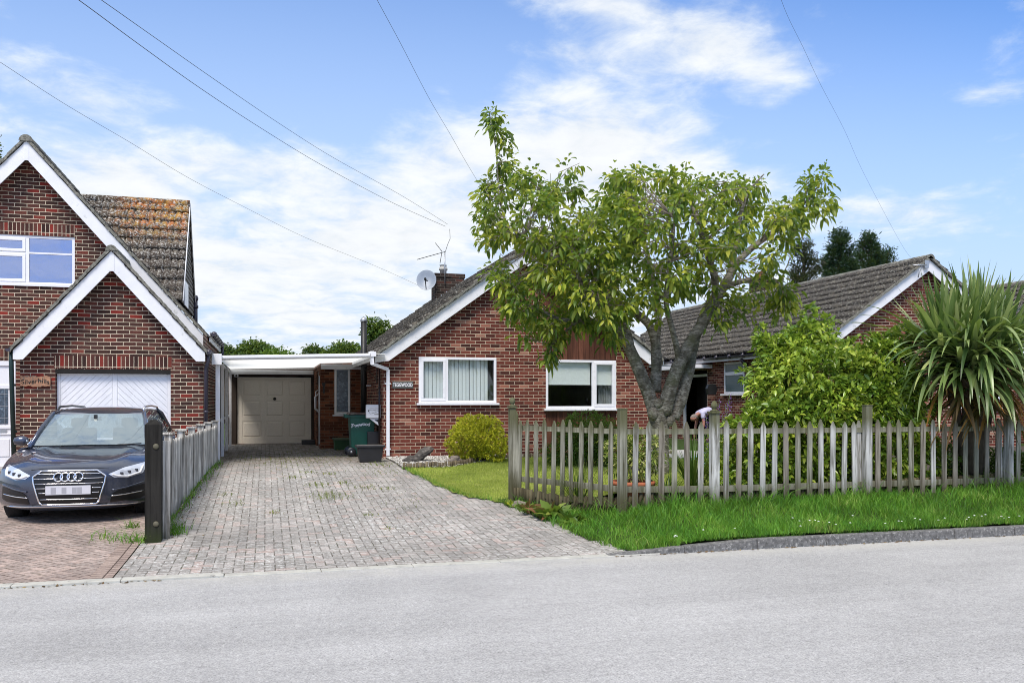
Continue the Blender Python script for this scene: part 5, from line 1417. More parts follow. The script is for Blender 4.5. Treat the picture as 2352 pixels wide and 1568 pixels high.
# ---------------------------------------------------------------- foliage
def unit(a): return a/np.maximum(np.linalg.norm(a, axis=1, keepdims=True), 1e-9)
def leaves(P, D, L, W, droop=.5, fold=.25, simple=False):
    """leaf blades: roots P, directions D, lengths L, widths W -> (verts, [quads, tris])"""
    n = len(P); L = np.broadcast_to(L, n)[:, None]; W = np.broadcast_to(W, n)[:, None]
    D = unit(D); up = np.array([[0, 0, 1.]]) + rng.normal(0, .55, (n, 3))
    S = unit(np.cross(D, up)); N = np.cross(S, D)
    dr = droop*rng.uniform(.4, 1.4, (n, 1)) if droop else np.zeros((n, 1))
    def c(t): return P + D*L*t - np.array([[0, 0, 1.]])*L*dr*t*t*.8
    if simple:
        V = np.stack([c(0), c(.5)-S*W/2+N*W*fold, c(1), c(.5)+S*W/2+N*W*fold], 1).reshape(-1, 3)
        b = (np.arange(n)*4)[:, None]
        return V, [np.concatenate([b+np.array([[0, 1, 2]]), b+np.array([[0, 2, 3]])])]
    V = np.stack([c(0), c(.3)-S*W*.42+N*W*fold, c(.3), c(.3)+S*W*.42+N*W*fold, c(.66)-S*W*.40+N*W*fold, c(.66), c(.66)+S*W*.40+N*W*fold, c(1)], 1).reshape(-1, 3)
    b = (np.arange(n)*8)[:, None]
    tri = np.concatenate([b+np.array([q_]) for q_ in ([0, 1, 2], [0, 2, 3], [4, 7, 5], [5, 7, 6])])
    quad = np.concatenate([b+np.array([q_]) for q_ in ([1, 4, 5, 2], [2, 5, 6, 3])])
    return V, [tri, quad]
def rand_dirs(n, zbias=0.0):
    d = rng.normal(0, 1, (n, 3)); d[:, 2] += zbias; return unit(d)
# ---- the flowering cherry in the front garden
CH_ = at(1519, 1093, d=15.3); CH0 = (CH_.x, CH_.y, ground(CH_.x, CH_.y))
TREE = thing('cherry_tree', 'spreading cherry tree with forked banded grey trunk in the front garden', 'tree', CH0)
DT = 15.3
def tp(u, v, dd=0.0): return at(u, v, d=DT+dd)
limbs = [
 [((1519, 1110, 0), .155), ((1519, 1060, 0), .155), ((1517, 1010, 0), .165), ((1514, 965, 0), .205), ((1512, 935, 0), .23)],
 [((1505, 955, 0), .15), ((1490, 905, -.05), .135), ((1468, 850, -.1), .125), ((1446, 800, -.15), .115), ((1425, 765, -.2), .10), ((1390, 742, -.25), .075), ((1330, 736, -.4), .055), ((1285, 734, -.5), .042), ((1240, 712, -.6), .03), ((1190, 690, -.6), .02)],
 [((1446, 800, -.15), .10), ((1432, 740, .1), .085), ((1400, 690, .3), .07), ((1370, 640, .5), .055), ((1320, 580, .6), .04), ((1280, 500, .6), .028), ((1262, 450, .5), .016)],
 [((1505, 900, .05), .12), ((1507, 850, .1), .11), ((1506, 790, .15), .10), ((1490, 745, .2), .09), ((1455, 715, .3), .075), ((1415, 690, .35), .055), ((1350, 650, .3), .04), ((1270, 620, .1), .03), ((1190, 560, 0), .02), ((1150, 470, 0), .014), ((1140, 350, 0), .011), ((1124, 260, 0), .006)],
 [((1506, 790, .15), .08), ((1512, 720, .3), .07), ((1500, 640, .5), .055), ((1480, 560, .6), .045), ((1455, 480, .6), .03), ((1445, 420, .5), .016)],
 [((1524, 950, -.05), .16), ((1540, 890, -.12), .14), ((1562, 830, -.2), .128), ((1590, 780, -.25), .12), ((1618, 735, -.3), .11), ((1645, 690, -.3), .10), ((1672, 640, -.25), .088), ((1700, 595, -.2), .072), ((1745, 555, -.1), .05), ((1800, 515, 0), .033), ((1845, 470, 0), .022), ((1882, 425, 0), .012)],
 [((1545, 960, .05), .14), ((1562, 920, .05), .13), ((1580, 860, .08), .115), ((1592, 800, .12), .10), ((1610, 740, .2), .09), ((1640, 680, .3), .075), ((1690, 650, .4), .05), ((1750, 640, .5), .035), ((1795, 650, .5), .02)],
 [((1645, 690, -.3), .08), ((1640, 630, -.4), .07), ((1620, 570, -.5), .055), ((1600, 500, -.5), .04), ((1580, 440, -.4), .022)],
 [((1672, 640, -.25), .06), ((1690, 570, -.1), .05), ((1700, 500, .1), .035), ((1720, 440, .2), .022), ((1755, 400, .2), .01)],
 [((1562, 830, -.2), .07), ((1545, 760, -.5), .055), ((1530, 690, -.8), .045), ((1540, 600, -.95), .035), ((1550, 500, -.9), .02)],
 [((1425, 765, -.2), .06), ((1380, 700, -.7), .05), ((1330, 640, -1.0), .04), ((1260, 580, -1.1), .028), ((1200, 540, -1.0), .015)],
 [((1330, 736, -.4), .03), ((1300, 760, -.5), .022), ((1270, 790, -.5), .014), ((1262, 820, -.5), .008)],
]
tm = MB(); LP = []
for L in limbs:
    pts = [tp(*a) for a, r in L]; rr = [r*(.86 if r > .05 else 1) for a, r in L]
    # smooth the polyline
    P2, R2 = [], []
    for i in range(len(pts)-1):
        p0 = pts[max(i-1, 0)]; p1 = pts[i]; p2 = pts[i+1]; p3 = pts[min(i+2, len(pts)-1)]
        for k in range(4):
            t = k/4; P2.append(.5*((2*p1)+(p2-p0)*t+(2*p0-5*p1+4*p2-p3)*t*t+(3*p1-p0-3*p2+p3)*t*t*t)); R2.append(rr[i]+(rr[i+1]-rr[i])*t)
    P2.append(pts[-1]); R2.append(rr[-1])
    tm.tube(P2, R2, 14, wob=.16)
    LP += list(zip(P2, R2))
m = MB()
for (u_, v_, dd, r_) in ((1500, 950, -.12, .10), (1540, 965, -.10, .09), (1512, 925, -.16, .08)):
    p = tp(u_, v_, dd); m.lathe([(.001, -r_*1.3), (r_*.6, -r_), (r_, -r_*.2), (r_*.8, r_*.7), (.001, r_*1.1)], p, n=12)
m.build('burr', M_bark, TREE)
poly = [(1082,455),(1128,420),(1150,345),(1117,290),(1113,240),(1135,245),(1160,310),(1190,352),(1212,395),(1250,400),(1275,425),(1318,362),(1350,372),(1378,415),(1420,388),(1470,392),(1500,400),(1550,380),(1590,392),(1625,405),(1700,408),(1745,430),(1748,378),(1768,380),(1768,440),(1762,470),(1835,445),(1868,388),(1915,402),(1908,490),(1855,520),(1805,570),(1780,610),(1812,655),(1822,700),(1805,730),(1775,720),(1760,660),(1715,650),(1672,700),(1600,650),(1545,690),(1500,740),(1470,700),(1420,770),(1395,780),(1345,745),(1290,750),(1280,825),(1262,820),(1250,770),(1205,785),(1170,735),(1135,690),(1105,640),(1120,580),(1082,545),(1100,500)]
def inpoly(x, y, P):
    c = False; j = len(P)-1
    for i in range(len(P)):
        if (P[i][1] > y) != (P[j][1] > y) and x < (P[j][0]-P[i][0])*(y-P[i][1])/(P[j][1]-P[i][1])+P[i][0]: c = not c
        j = i
    return c
tips = []
tries = 0
LPv = np.array([p for p, r in LP]); 
def nearedge(x, y, r=34):
    return sum(inpoly(x+r*math.cos(a), y+r*math.sin(a), poly) for a in [k*math.pi/4 for k in range(8)])/8
cells = {}
while len(tips) < 510 and tries < 60000:
    tries += 1
    x, y = rng.uniform(1075, 1925), rng.uniform(232, 832)
    if not inpoly(x, y, poly): continue
    e = nearedge(x, y)
    # a crown that is deepest in its middle; open windows of sky between clumps
    hole = noise.noise(Vector((x*.013, y*.013, 2.2)))
    if hole < -.10 and 300 < y < 730 and rng.random() < .9: continue
    if x > 1600 and y < 640 and rng.random() < .30+.25*(noise.noise(Vector((x*.03, y*.03, 9))) < 0): continue
    cx, cy = (x-1480)/430, (y-590)/260
    dep = 1.75*math.sqrt(max(.03, 1-min(1, cx*cx*.8+cy*cy*.7)))*(.25+.75*e)
    dd = rng.uniform(-1, 1); dd = math.copysign(abs(dd)**.7, dd)*dep
    if (x > 1600 and y > 600) : dd *= .6
    key = (int(x/27), int(y/27), int(dd/.6))
    if cells.get(key, 0) >= 1: continue
    cells[key] = cells.get(key, 0)+1
    tips.append((tp(x, y, dd), e, x, y))
for (x, y, dd) in ((1795, 668, -.2), (1808, 690, 0), (1790, 712, .1), (1800, 725, -.1), (1765, 690, .1), (1740, 668, -.3), (1722, 690, .2), (1700, 680, -.4), (1690, 715, -.2), (1680, 740, -.3), (1725, 715, -.3), (1745, 735, .1), (1660, 745, -.5), (1780, 650, .3), (1815, 708, .2), (1650, 700, -.6), (1270, 800, -.5), (1262, 822, -.5), (1200, 770, -.6), (1225, 745, -.4), (1390, 760, -.6), (1405, 785, -.5), (1420, 770, -.2), (1350, 745, -.7)):
    tips.append((tp(x, y, dd), .7, x, y))
twm = tm; tm.cur = 1; Pl, Dl, Ll, tone = [], [], [], []
for (p, e, x, y) in tips:
    pv = np.array(p)
    d = np.linalg.norm(LPv-pv, axis=1) + .35*np.maximum(0, LPv[:, 2]-pv[2]+.1) + .5*np.maximum(0, np.linalg.norm(LPv-pv, axis=1)-1.4)
    j = int(np.argmin(d)); q0, r0 = LP[j]
    q0 = Vector(q0)
    dist = (p-q0).length
    if dist > 2.0 and rng.random() < .5: continue
    mid = q0.lerp(p, .55)+Vector((rng.normal(0, .06), rng.normal(0, .06), .06*dist+rng.normal(0, .05)))
    a = q0.lerp(mid, .5)+Vector((rng.normal(0, .03), rng.normal(0, .03), rng.normal(0, .03)))
    rb = min(r0*.6, .006+.008*dist)
    twm.tube([q0, a, mid, p], [rb, rb*.8, rb*.6, .0035], 6, cap=False)
    for _ in range(1 if y > 420 else 0):
        e2 = mid+Vector((rng.normal(0, .12), rng.normal(0, .12), rng.uniform(.05, .28))); twm.tube([a.lerp(mid, rng.random()), mid.lerp(e2, .5)+Vector((rng.normal(0, .03), 0, 0)), e2], [.007, .005, .003], 5, cap=False)
    n = int(rng.uniform(20, 38)*(1.0 if e > .6 else .8))
    for _ in range(n):
        t = rng.uniform(.62, 1.05); c = mid.lerp(p, (t-.45)/.55)
        off = rng.normal(0, .068, 3)
        P_ = np.array(c)+off
        out = off/ (np.linalg.norm(off)+1e-6)
        dr_ = np.array((p-q0).normalized())
        Pl.append(P_); Dl.append(out*1.15+dr_*.35+np.array([0, 0, -.28])); Ll.append(rng.uniform(.09, .155))
tm.build('trunk', [M_bark, M_twig], TREE)
Pl, Dl, Ll = map(np.array, (Pl, Dl, Ll))
V, F_ = leaves(Pl, Dl+rng.normal(0, .3, Dl.shape), Ll, Ll*.54, droop=.55, fold=.22)
np_mesh('crown', V, F_, M_leafC, TREE)
# ---- shrubs from overlapping lobes
def bush(name, label, cat, base, lobes, n, L, W, m_, droop=.3, whorl=5, stems=14, stem_r=.012, simple=False, shell=.55, updir=.35, stuffed=True, group=None, fold=.2, tw=M_twig, part='foliage'):
    T = thing(name, label, cat, base, group=group)
    lob = [(np.array(c), np.array(s)) for c, s in lobes]
    vol = np.array([s[0]*s[1]*s[2] for c, s in lob])**.75; pr = vol/vol.sum()
    nw = n//whorl; k = rng.choice(len(lob), nw, p=pr)
    d = rand_dirs(nw); rr = (shell+(1-shell)*rng.random(nw)**.6)[:, None]
    C = np.array([lob[i][0] for i in k]); S = np.array([lob[i][1] for i in k])
    bumps = np.array([1+.42*noise.noise(Vector(tuple(c+dd*2.3))) for c, dd in zip(C, d)])[:, None]
    P = C+d*S*rr*bumps
    zmin = base[2]+.02; P[:, 2] = np.maximum(P[:, 2], zmin+rng.uniform(0, .08, nw))
    if base[0] > 6.5 and base[1] < 13: P[:, 1] = np.where(P[:, 1] < 10.60, 10.60+(10.60-P[:, 1])*.6+rng.uniform(0, .06, nw), P[:, 1])
    gr = unit(d/S+np.array([0, 0, updir]))
    PP = np.repeat(P, whorl, 0); GR = np.repeat(gr, whorl, 0)
    DD = GR*.8+rand_dirs(nw*whorl)*.95
    LL = L*rng.uniform(.65, 1.25, nw*whorl)
    V, F_ = leaves(PP+rng.normal(0, L*.12, PP.shape), DD, LL, LL*W, droop, fold, simple)
    np_mesh(part, V, F_, m_, T)
    if stems:
        mb = MB()
        for _ in range(stems):
            i = rng.integers(0, nw); p = Vector(P[i]); b = Vector(base)+Vector((rng.normal(0, .05), rng.normal(0, .05), -.03))
            md = b.lerp(p, .5)+Vector((0, 0, .15*(p-b).length)); mb.tube([b, b.lerp(md, .6)+Vector((rng.normal(0, .03), rng.normal(0, .03), 0)), md, p], [stem_r, stem_r*.8, stem_r*.6, .003], 6)
        mb.build('stems', tw, T)
    return T
def lob(u, v, d, ru, rv, rd=None):
    c = at(u, v, d=d); k = d/F
    return (c, (ru*k, (rd if rd is not None else ru*k), rv*k))
# big laurel behind the fence
b = at(1890, 1100, d=13.2); gb = ground(b.x, b.y)
lb = [lob(1870, 775, 13.3, 55, 52), lob(1810, 815, 13.2, 62, 50), lob(1795, 860, 13.0, 58, 60), lob(1745, 765, 13.3, 14, 26), lob(1760, 790, 13.2, 24, 24), lob(1700, 1090, 12.6, 60, 50, .4), lob(1850, 1090, 12.6, 100, 70, .4), lob(2000, 1090, 12.6, 90, 70, .4), lob(2130, 1060, 12.8, 60, 60, .4), lob(1870, 880, 13.0, 150, 110, .9), lob(2010, 850, 13.1, 95, 75), lob(2075, 780, 13.3, 26, 45), lob(2030, 800, 13.2, 40, 40),
      lob(2030, 930, 12.9, 100, 95, .75), lob(1900, 1000, 12.7, 200, 110, .8), lob(1765, 965, 12.6, 62, 55), lob(1700, 990, 12.4, 44, 34), lob(1760, 1060, 12.6, 100, 90, .5), lob(2050, 1040, 12.8, 90, 80, .5), lob(1930, 930, 12.4, 160, 70, .5), lob(1860, 725, 13.3, 18, 24), lob(1900, 740, 13.3, 14, 20), lob(2095, 905, 12.6, 50, 50)]
bush('laurel_bush', 'large glossy green laurel bush rising above the picket fence', 'bush', (b.x, b.y, gb), lb, 38000, .112, .44, M_leafB, droop=.25, whorl=6, stems=34, stem_r=.03, shell=.45, fold=.18)
# golden conifer shrub
b = at(1095, 1058, d=17.6); gb = ground(b.x, b.y)
bush('golden_shrub', 'rounded golden green conifer shrub in the pebble bed below the window', 'shrub', (b.x, b.y, gb), [lob(1085, 1010, 17.6, 50, 46), lob(1120, 1010, 17.5, 42, 46), lob(1065, 1020, 17.5, 38, 38), lob(1135, 975, 17.5, 13, 20), lob(1105, 975, 17.6, 28, 22), lob(1075, 975, 17.6, 26, 22), lob(1140, 1025, 17.4, 28, 32)],
     26000, .046, .36, M_leafG, droop=.05, whorl=7, stems=10, shell=.8, simple=True, updir=.5)
# rounded mound shrub behind the fence
b = at(1348, 1062, d=16.9); gb = ground(b.x, b.y)
bush('mound_shrub', 'domed bright green shrub behind the fence under the right window', 'shrub', (b.x, b.y, gb), [lob(1348, 990, 16.9, 66, 42), lob(1320, 995, 16.9, 40, 32), lob(1380, 1000, 16.9, 38, 32), lob(1345, 1020, 16.8, 60, 34)],
     17000, .05, .3, M_leafM, droop=.1, whorl=7, stems=10, shell=.75, simple=True, updir=.6)
b = at(1290, 1062, d=17.0)
bush('low_shrub', 'low grassy green shrub beside the domed shrub behind the fence', 'shrub', (b.x, b.y, ground(b.x, b.y)), [lob(1300, 1035, 16.6, 50, 30), lob(1395, 1035, 16.6, 40, 30)], 3500, .10, .16, M_leafM, droop=.5, whorl=5, stems=0, simple=True, updir=1.2)
# terracotta pot with a variegated shrub
pc = at(1453, 1128, d=12.7); gp = ground(pc.x, pc.y)
POT = thing('plant_pot', 'wide terracotta pot standing behind the picket fence', 'plant pot', (pc.x, pc.y, gp))
zt = at(1453, 1103, d=12.7).z
m = MB(); h = zt-gp; m.lathe([(.20, 0), (.22, .02), (.27, h*.6), (.285, h-.07), (.325, h-.065), (.33, h-.01), (.30, h), (.275, h-.03), (.27, h-.05)], (pc.x, pc.y, gp), n=32); m.build('pot_body', M_terra, POT)
MB().lathe([(.01, 0), (.272, .001), (.01, .012)], (pc.x, pc.y, zt-.05), n=24).build('pot_soil', M_soil, POT)
bush('variegated_shrub', 'yellow variegated shrub growing in the terracotta pot', 'shrub', (pc.x, pc.y, zt-.05), [lob(1425, 1040, 12.8, 52, 42), lob(1475, 1025, 12.7, 48, 40), lob(1495, 1050, 12.7, 30, 30), lob(1450, 1070, 12.6, 50, 30), lob(1440, 1012, 12.8, 30, 22)],
     2600, .085, .26, M_leafV, droop=.25, whorl=6, stems=16, stem_r=.008, shell=.3, updir=.7)
# strap-leaved clump
def strap(name, label, cat, c, n, L, W, m_, spread=.5, arch=.8, seg=6, up=1.0, parent=None, z0=0.0, partname=None, dirs=None, roots_=None, tw=0.0):
    P = np.tile(np.array(c, float), (n, 1)) + rng.normal(0, .03, (n, 3))*np.array([1, 1, .2]) if roots_ is None else roots_
    if dirs is None:
        a = rng.uniform(0, 6.283, n); s = spread*rng.random(n)**.6
        D = unit(np.stack([np.cos(a)*s, np.sin(a)*s, np.full(n, up)], 1))
    else: D = unit(dirs)
    LL = L*rng.uniform(.7, 1.15, n); AR = arch*rng.uniform(.3, 1.5, n)
    hz = D.copy(); hz[:, 2] = 0; hz = unit(hz+rng.normal(0, 1e-4, hz.shape))
    rows = []; pos = P.copy(); cur = D.copy(); S = unit(np.cross(cur, np.array([[0, 0, 1.]])+rng.normal(0, .05, (n, 3)))); S = unit(S+rng.normal(0, tw, S.shape))
    for k in range(seg+1):
        t = k/seg; w = W*(.45+.55*min(1, t*5))*(1-t**3.2)+.0012
        N = np.cross(S, cur)
        rows += [pos-S*w/2+N*w*.12, pos, pos+S*w/2+N*w*.12]
        cur = unit(cur - np.array([[0, 0, 1.]])*(AR*(.25+t*.9)/seg)[:, None]); pos = pos+cur*(LL/seg)[:, None]
    V = np.stack(rows, 1).reshape(-1, 3); b_ = (np.arange(n)*3*(seg+1))[:, None]
    F_ = np.concatenate([b_+np.array([[3*k, 3*k+1, 3*k+4, 3*k+3], [3*k+1, 3*k+2, 3*k+5, 3*k+4]][j]) [None] if False else b_+np.array([[3*k+j, 3*k+1+j, 3*k+4+j, 3*k+3+j]]) for k in range(seg) for j in (0, 1)])
    if parent is None:
        o = np_mesh(name, V, F_, m_, loc=tuple(c)); return tag(o, label, cat)
    return np_mesh(partname or name, V, F_, m_, parent)
c = at(1592, 1120, d=12.9); strap('strap_plant', 'clump of long narrow arching leaves between the tree trunk and the fence post', 'plant', (c.x, c.y, ground(c.x, c.y)), 70, .95, .022, M_strap, spread=.65, arch=.9)
c = at(1535, 1125, d=12.6); strap('strap_plant', 'lower clump of thin arching leaves at the foot of the tree trunk', 'plant', (c.x, c.y, ground(c.x, c.y)), 80, .42, .014, M_strap, spread=1.0, arch=1.2)
c = at(1330, 1125, d=12.3); strap('tall_grass', 'wispy tall grass behind the angled section of picket fence', 'plant', (c.x, c.y, ground(c.x, c.y)), 120, .75, .007, M_strap, spread=.9, arch=.5)
# purple spires
PU = thing('purple_flowers', 'tall purple flower spires by the brick wall left of the laurel bush', 'flowers', tuple(at(1650, 1075, d=14.0)[:2])+(ground(8, 13.4),))
bz = ground(8, 13.4); St = MB(); fp, fd = [], []
for (u_, v_) in ((1611, 968), (1622, 955), (1630, 965), (1641, 945), (1652, 918), (1660, 950), (1668, 925), (1676, 905), (1640, 925), (1625, 985), (1650, 975), (1608, 985)):
    tpn = at(u_, v_, d=14.0+rng.normal(0, .1)); bb = Vector((at(1645, 1075, d=14.0).x+rng.normal(0, .08), tpn.y+.05, bz))
    St.tube([bb, bb.lerp(tpn, .6)+Vector((0, 0, .05)), tpn], .004, 5)
    for _ in range(46):
        t = rng.uniform(0, .30); fp.append(np.array(tpn)+np.array([rng.normal(0, .016), rng.normal(0, .016), -t+rng.normal(0, .01)])); fd.append(rng.normal(0, 1, 3))
St.build('stems', plain('green_stem', (.08, .14, .03), .6), PU)
V, F_ = leaves(np.array(fp), np.array(fd), .026, .018, 0, .2, True); np_mesh('flowers', V, F_, M_petalP, PU)
c = at(1640, 1075, d=13.8)
bush('herb_clump', 'leafy herb clump below the purple flower spires', 'plant', (c.x, c.y, ground(c.x, c.y)), [lob(1650, 1040, 13.4, 40, 45), lob(1620, 1080, 13.2, 40, 30)], 2400, .06, .35, M_leafB, whorl=5, stems=6, shell=.3)
# dock leaves and weeds at the corner of the fence
def dock(u_, v_, dist, n, L, label, m_=M_dock, W=.34):
    r_ = at(u_, v_, d=dist); z = ground(r_.x, r_.y)
    a = rng.uniform(0, 6.28, n); D = np.stack([np.cos(a), np.sin(a)*.7-.2, rng.uniform(.5, 2.0, n)], 1)
    P = np.tile(np.array([r_.x, r_.y, z+.01]), (n, 1))+rng.normal(0, .05, (n, 3))*np.array([1, 1, 0])
    V, F_ = leaves(P, D, L*rng.uniform(.6, 1.1, n), L*W*rng.uniform(.6, 1, n), .6, .12)
    tag(np_mesh('dock_plant', V, F_, m_, loc=(r_.x, r_.y, z)), label, 'plant')
dock(1262, 1190, 11.8, 46, .42, 'broad leaved dock with reddish lower leaves at the foot of the angled fence')
dock(1212, 1180, 12.2, 34, .30, 'smaller dock plant beside the pale stone at the first fence post')
dock(1318, 1205, 11.4, 30, .32, 'dock plant right of the broad leaved dock in the verge grass', M_leafM)
dock(1330, 1222, 10.9, 16, .15, 'low rosette of pointed leaves at the edge of the block drive', M_leafM, .22)
dock(1180, 1162, 12.8, 26, .13, 'small yellowish weed clump touching the first fence post', M_leafG)
# ---- cordyline
yc = at(2232, 800, d=13.0); gy = ground(yc.x, yc.y)
YU = thing('cordyline', 'large spiky cordyline with drooping sword leaves at the right of the fence', 'plant', (yc.x, yc.y, gy))
heads = [at(2238, 800, d=13.0), at(2165, 812, d=12.9), at(2300, 810, d=13.1), at(2215, 830, d=12.7), at(2275, 835, d=12.75)]
m = MB(); base = Vector((yc.x, yc.y, gy))
for h in heads:
    m.tube([base, base.lerp(h, .5)+Vector((0, 0, .05)), h], [.10, .075, .05], 10, wob=.2)
m.build('trunk', M_trunk, YU)
for hi, (h, n) in enumerate(zip(heads, (150, 120, 125, 115, 115))):
    a = rng.uniform(0, 6.283, n); el = np.where(rng.random(n) < .62, rng.uniform(.5, 1.52, n), rng.uniform(.0, .75, n))
    D = np.stack([np.cos(a)*np.cos(el), np.sin(a)*np.cos(el), np.sin(el)], 1)
    P = np.tile(np.array(h), (n, 1))+rng.normal(0, .04, (n, 3))
    stiff = np.clip((el-.2)/1.2, 0, 1)
    up_ = el > .62
    if up_.any(): strap('', '', '', h, int(up_.sum()), 1.28 if hi == 0 else 1.12, .072, M_yucca, arch=.08, seg=7, parent=YU, partname='upright_leaves', dirs=D[up_], roots_=P[up_])
    lo = ~up_
    strap('', '', '', h, int(lo.sum()), 1.55, .078, M_yucca, arch=2.2, seg=9, parent=YU, partname='drooping_leaves', dirs=D[lo]*np.array([1, 1, .8])+np.array([0, 0, .25]), roots_=P[lo])
for h, n in ((at(2195, 868, d=12.95), 110), (at(2268, 872, d=12.95), 110), (at(2232, 850, d=12.7), 70)):
    a = rng.uniform(0, 6.283, n); el = rng.uniform(-.15, .7, n)
    D = np.stack([np.cos(a)*np.cos(el), np.sin(a)*np.cos(el), np.sin(el)+.15], 1)
    strap('', '', '', h, n, 1.35, .072, M_yucca, arch=2.6, seg=9, parent=YU, partname='drooping_leaves', dirs=D, roots_=np.tile(np.array(h), (n, 1))+rng.normal(0, .06, (n, 3)))
n = 130; a = rng.uniform(0, 6.283, n); hsel = rng.integers(0, len(heads), n)
P = np.array([np.array(heads[i])-np.array([0, 0, rng.uniform(.25, .6)]) for i in hsel]); D = np.stack([np.cos(a)*.6, np.sin(a)*.6, rng.uniform(-.5, -.1, n)], 1)
strap('', '', '', heads[0], n, 1.0, .045, M_dead, arch=1.5, seg=6, parent=YU, partname='dead_leaves', dirs=D, roots_=P)
c = at(2260, 1110, d=13.3)
bush('undergrowth_shrub', 'dark leafy shrub low behind the fence beneath the spiky cordyline', 'shrub', (c.x, c.y, ground(c.x, c.y)), [lob(2200, 1060, 13.2, 60, 60, .4), lob(2290, 1075, 13.2, 70, 50, .4), lob(2360, 1080, 13.2, 50, 45, .4)], 5500, .07, .4, M_leafM, whorl=5, stems=10, shell=.3)
# ---- trees behind the houses
def fartree(name, label, u, vtop, vbase, d, wpx, m_, n=3500, L=.32, lobes=9, gaps=.3, cat='tree', group=None, hgt=None):
    k = d/F; c = at(u, HY, d=d); ztop = CAMZ+(HY-vtop)*k; zb_ = CAMZ+(HY-vbase)*k
    base = (c.x, c.y, .42)
    T = thing(name, label, cat, base, group=group)
    H = ztop-zb_; rw = wpx*k/2; lb = []
    for _ in range(lobes):
        a = rng.uniform(0, 6.28); rr = rng.uniform(0, .62); t = rng.uniform(.12, .74)
        w_ = math.sqrt(max(.1, 1-(2*t-1)**2))
        lb.append((np.array([c.x+math.cos(a)*rr*rw*w_, c.y+math.sin(a)*rr*rw*w_, zb_+H*t]), np.array([rw*.42, rw*.42, H*.24])*rng.uniform(.8, 1.2)))
    lb.append((np.array([c.x, c.y, zb_+H*.72]), np.array([rw*.5, rw*.5, H*.27])))
    whorl = 6; nw = n//whorl; kx = rng.integers(0, len(lb), nw); d_ = rand_dirs(nw); rr = (.55+.45*rng.random(nw)**.5)[:, None]
    P = np.array([lb[i][0] for i in kx])+d_*np.array([lb[i][1] for i in kx])*rr
    PP = np.repeat(P, whorl, 0)+rng.normal(0, L*.5, (nw*whorl, 3)); DD = np.repeat(d_, whorl, 0)*.7+rand_dirs(nw*whorl)
    V, F_ = leaves(PP, DD, L*rng.uniform(.6, 1.3, nw*whorl), L*.5, .3, .2, True)
    np_mesh('crown', V, F_, m_, T)
    mb = MB(); t0 = Vector(base)
    cc = Vector((c.x, c.y, zb_+H*.3)); mb.tube([t0, t0.lerp(cc, .5), cc], [.22, .17, .12], 10, wob=.2)
    for l_ in lb:
        e = Vector(l_[0]); mb.tube([cc, cc.lerp(e, .5)+Vector((0, 0, .1*H)), e], [.09, .06, .02], 6)
    mb.build('trunk', M_trunk, T)
    return T
GRP = None
fartree('garden_tree', 'round green tree above the left end of the carport roof', 580, 785, 850, 44, 125, M_leafT, 9000, .20, 14)
fartree('garden_tree', 'dark green tree at the corner of the brown brick house gutter', 518, 796, 850, 46, 70, M_leafT2, 4500, .20, 8)
fartree('garden_tree', 'yellow green low tree right of the round tree over the carport', 640, 803, 850, 42, 90, M_leafM, 4500, .18, 9)
fartree('garden_tree', 'wide green tree left of the black flue pipe', 790, 789, 850, 45, 120, M_leafT, 9000, .20, 14)
fartree('garden_tree', 'small dark tree in the middle of the gap over the carport', 717, 796, 850, 47, 62, M_leafT2, 4000, .20, 8)
fartree('garden_tree', 'tall loose tree showing behind the left roof edge of the bungalow', 868, 730, 830, 34, 84, M_leafT, 2600, .17, 12)
fartree('garden_tree', 'leafy branch tips of a tree behind the far left roof', -14, 300, 520, 42, 48, M_leafT2, 2200, .2, 8)
def cypress(label, u, vtop, vbase, d, wpx, m_, n, sparse):
    k = d/F; c = at(u, HY, d=d); ztop = CAMZ+(HY-vtop)*k; base = (c.x, c.y, .42)
    T = thing('cypress_tree', label, 'tree', base, group=None)
    zb_ = CAMZ+(HY-vbase)*k; H = ztop-zb_; rw = wpx*k/2
    mb = MB(); mb.tube([base, (c.x, c.y, zb_), (c.x+.05, c.y, ztop-.1)], [.22, .14, .02], 8)
    PP, DD = [], []
    nb_ = 60 if not sparse else 30
    for i in range(nb_):
        t = (i+rng.random())/nb_; z = zb_+H*t; R_ = rw*((1-t)**.62)*rng.uniform(.6, 1.15)+.08; a = rng.uniform(0, 6.28)
        s = Vector((c.x, c.y, z-.2)); e = Vector((c.x+math.cos(a)*R_, c.y+math.sin(a)*R_, z+R_*.45)); mb.tube([s, s.lerp(e, .6)+Vector((0, 0, -.08)), e], [.03, .02, .006], 5, cap=False)
        mm = int(n/nb_*(R_/rw+.15))
        for _ in range(mm):
            q_ = rng.uniform(.25, 1.05); p = s.lerp(e, q_); PP.append(np.array(p)+rng.normal(0, .13*(1.15-q_)+.06, 3)); DD.append(np.array([math.cos(a), math.sin(a), .7])+rng.normal(0, .6, 3))
    mb.build('trunk', M_trunk, T)
    V, F_ = leaves(np.array(PP), np.array(DD), .20*rng.uniform(.6, 1.3, len(PP)), .05, .15, .2, True)
    np_mesh('crown', V, F_, m_, T)
cypress('sparse brownish cypress, leftmost of the conifers behind the right roof', 1845, 553, 690, 40, 95, M_needle2, 5200, True)
cypress('dense dark green cypress in the middle of the conifers', 1926, 533, 680, 41, 92, M_needle, 12000, False)
cypress('dark green cypress, rightmost of the tall conifers', 1995, 538, 680, 42, 92, M_needle, 10000, False)
cypress('short cypress top showing just left of the gable ridge', 2036, 572, 680, 43, 44, M_needle, 3500, False)
# ---------------------------------------------------------------- the parked estate car (front towards the road)
CX, CY = -2.42, 12.24
CAR = thing('parked_car', 'dark grey estate car parked nose out on the brick drive at left', 'car', (CX, CY, .10))

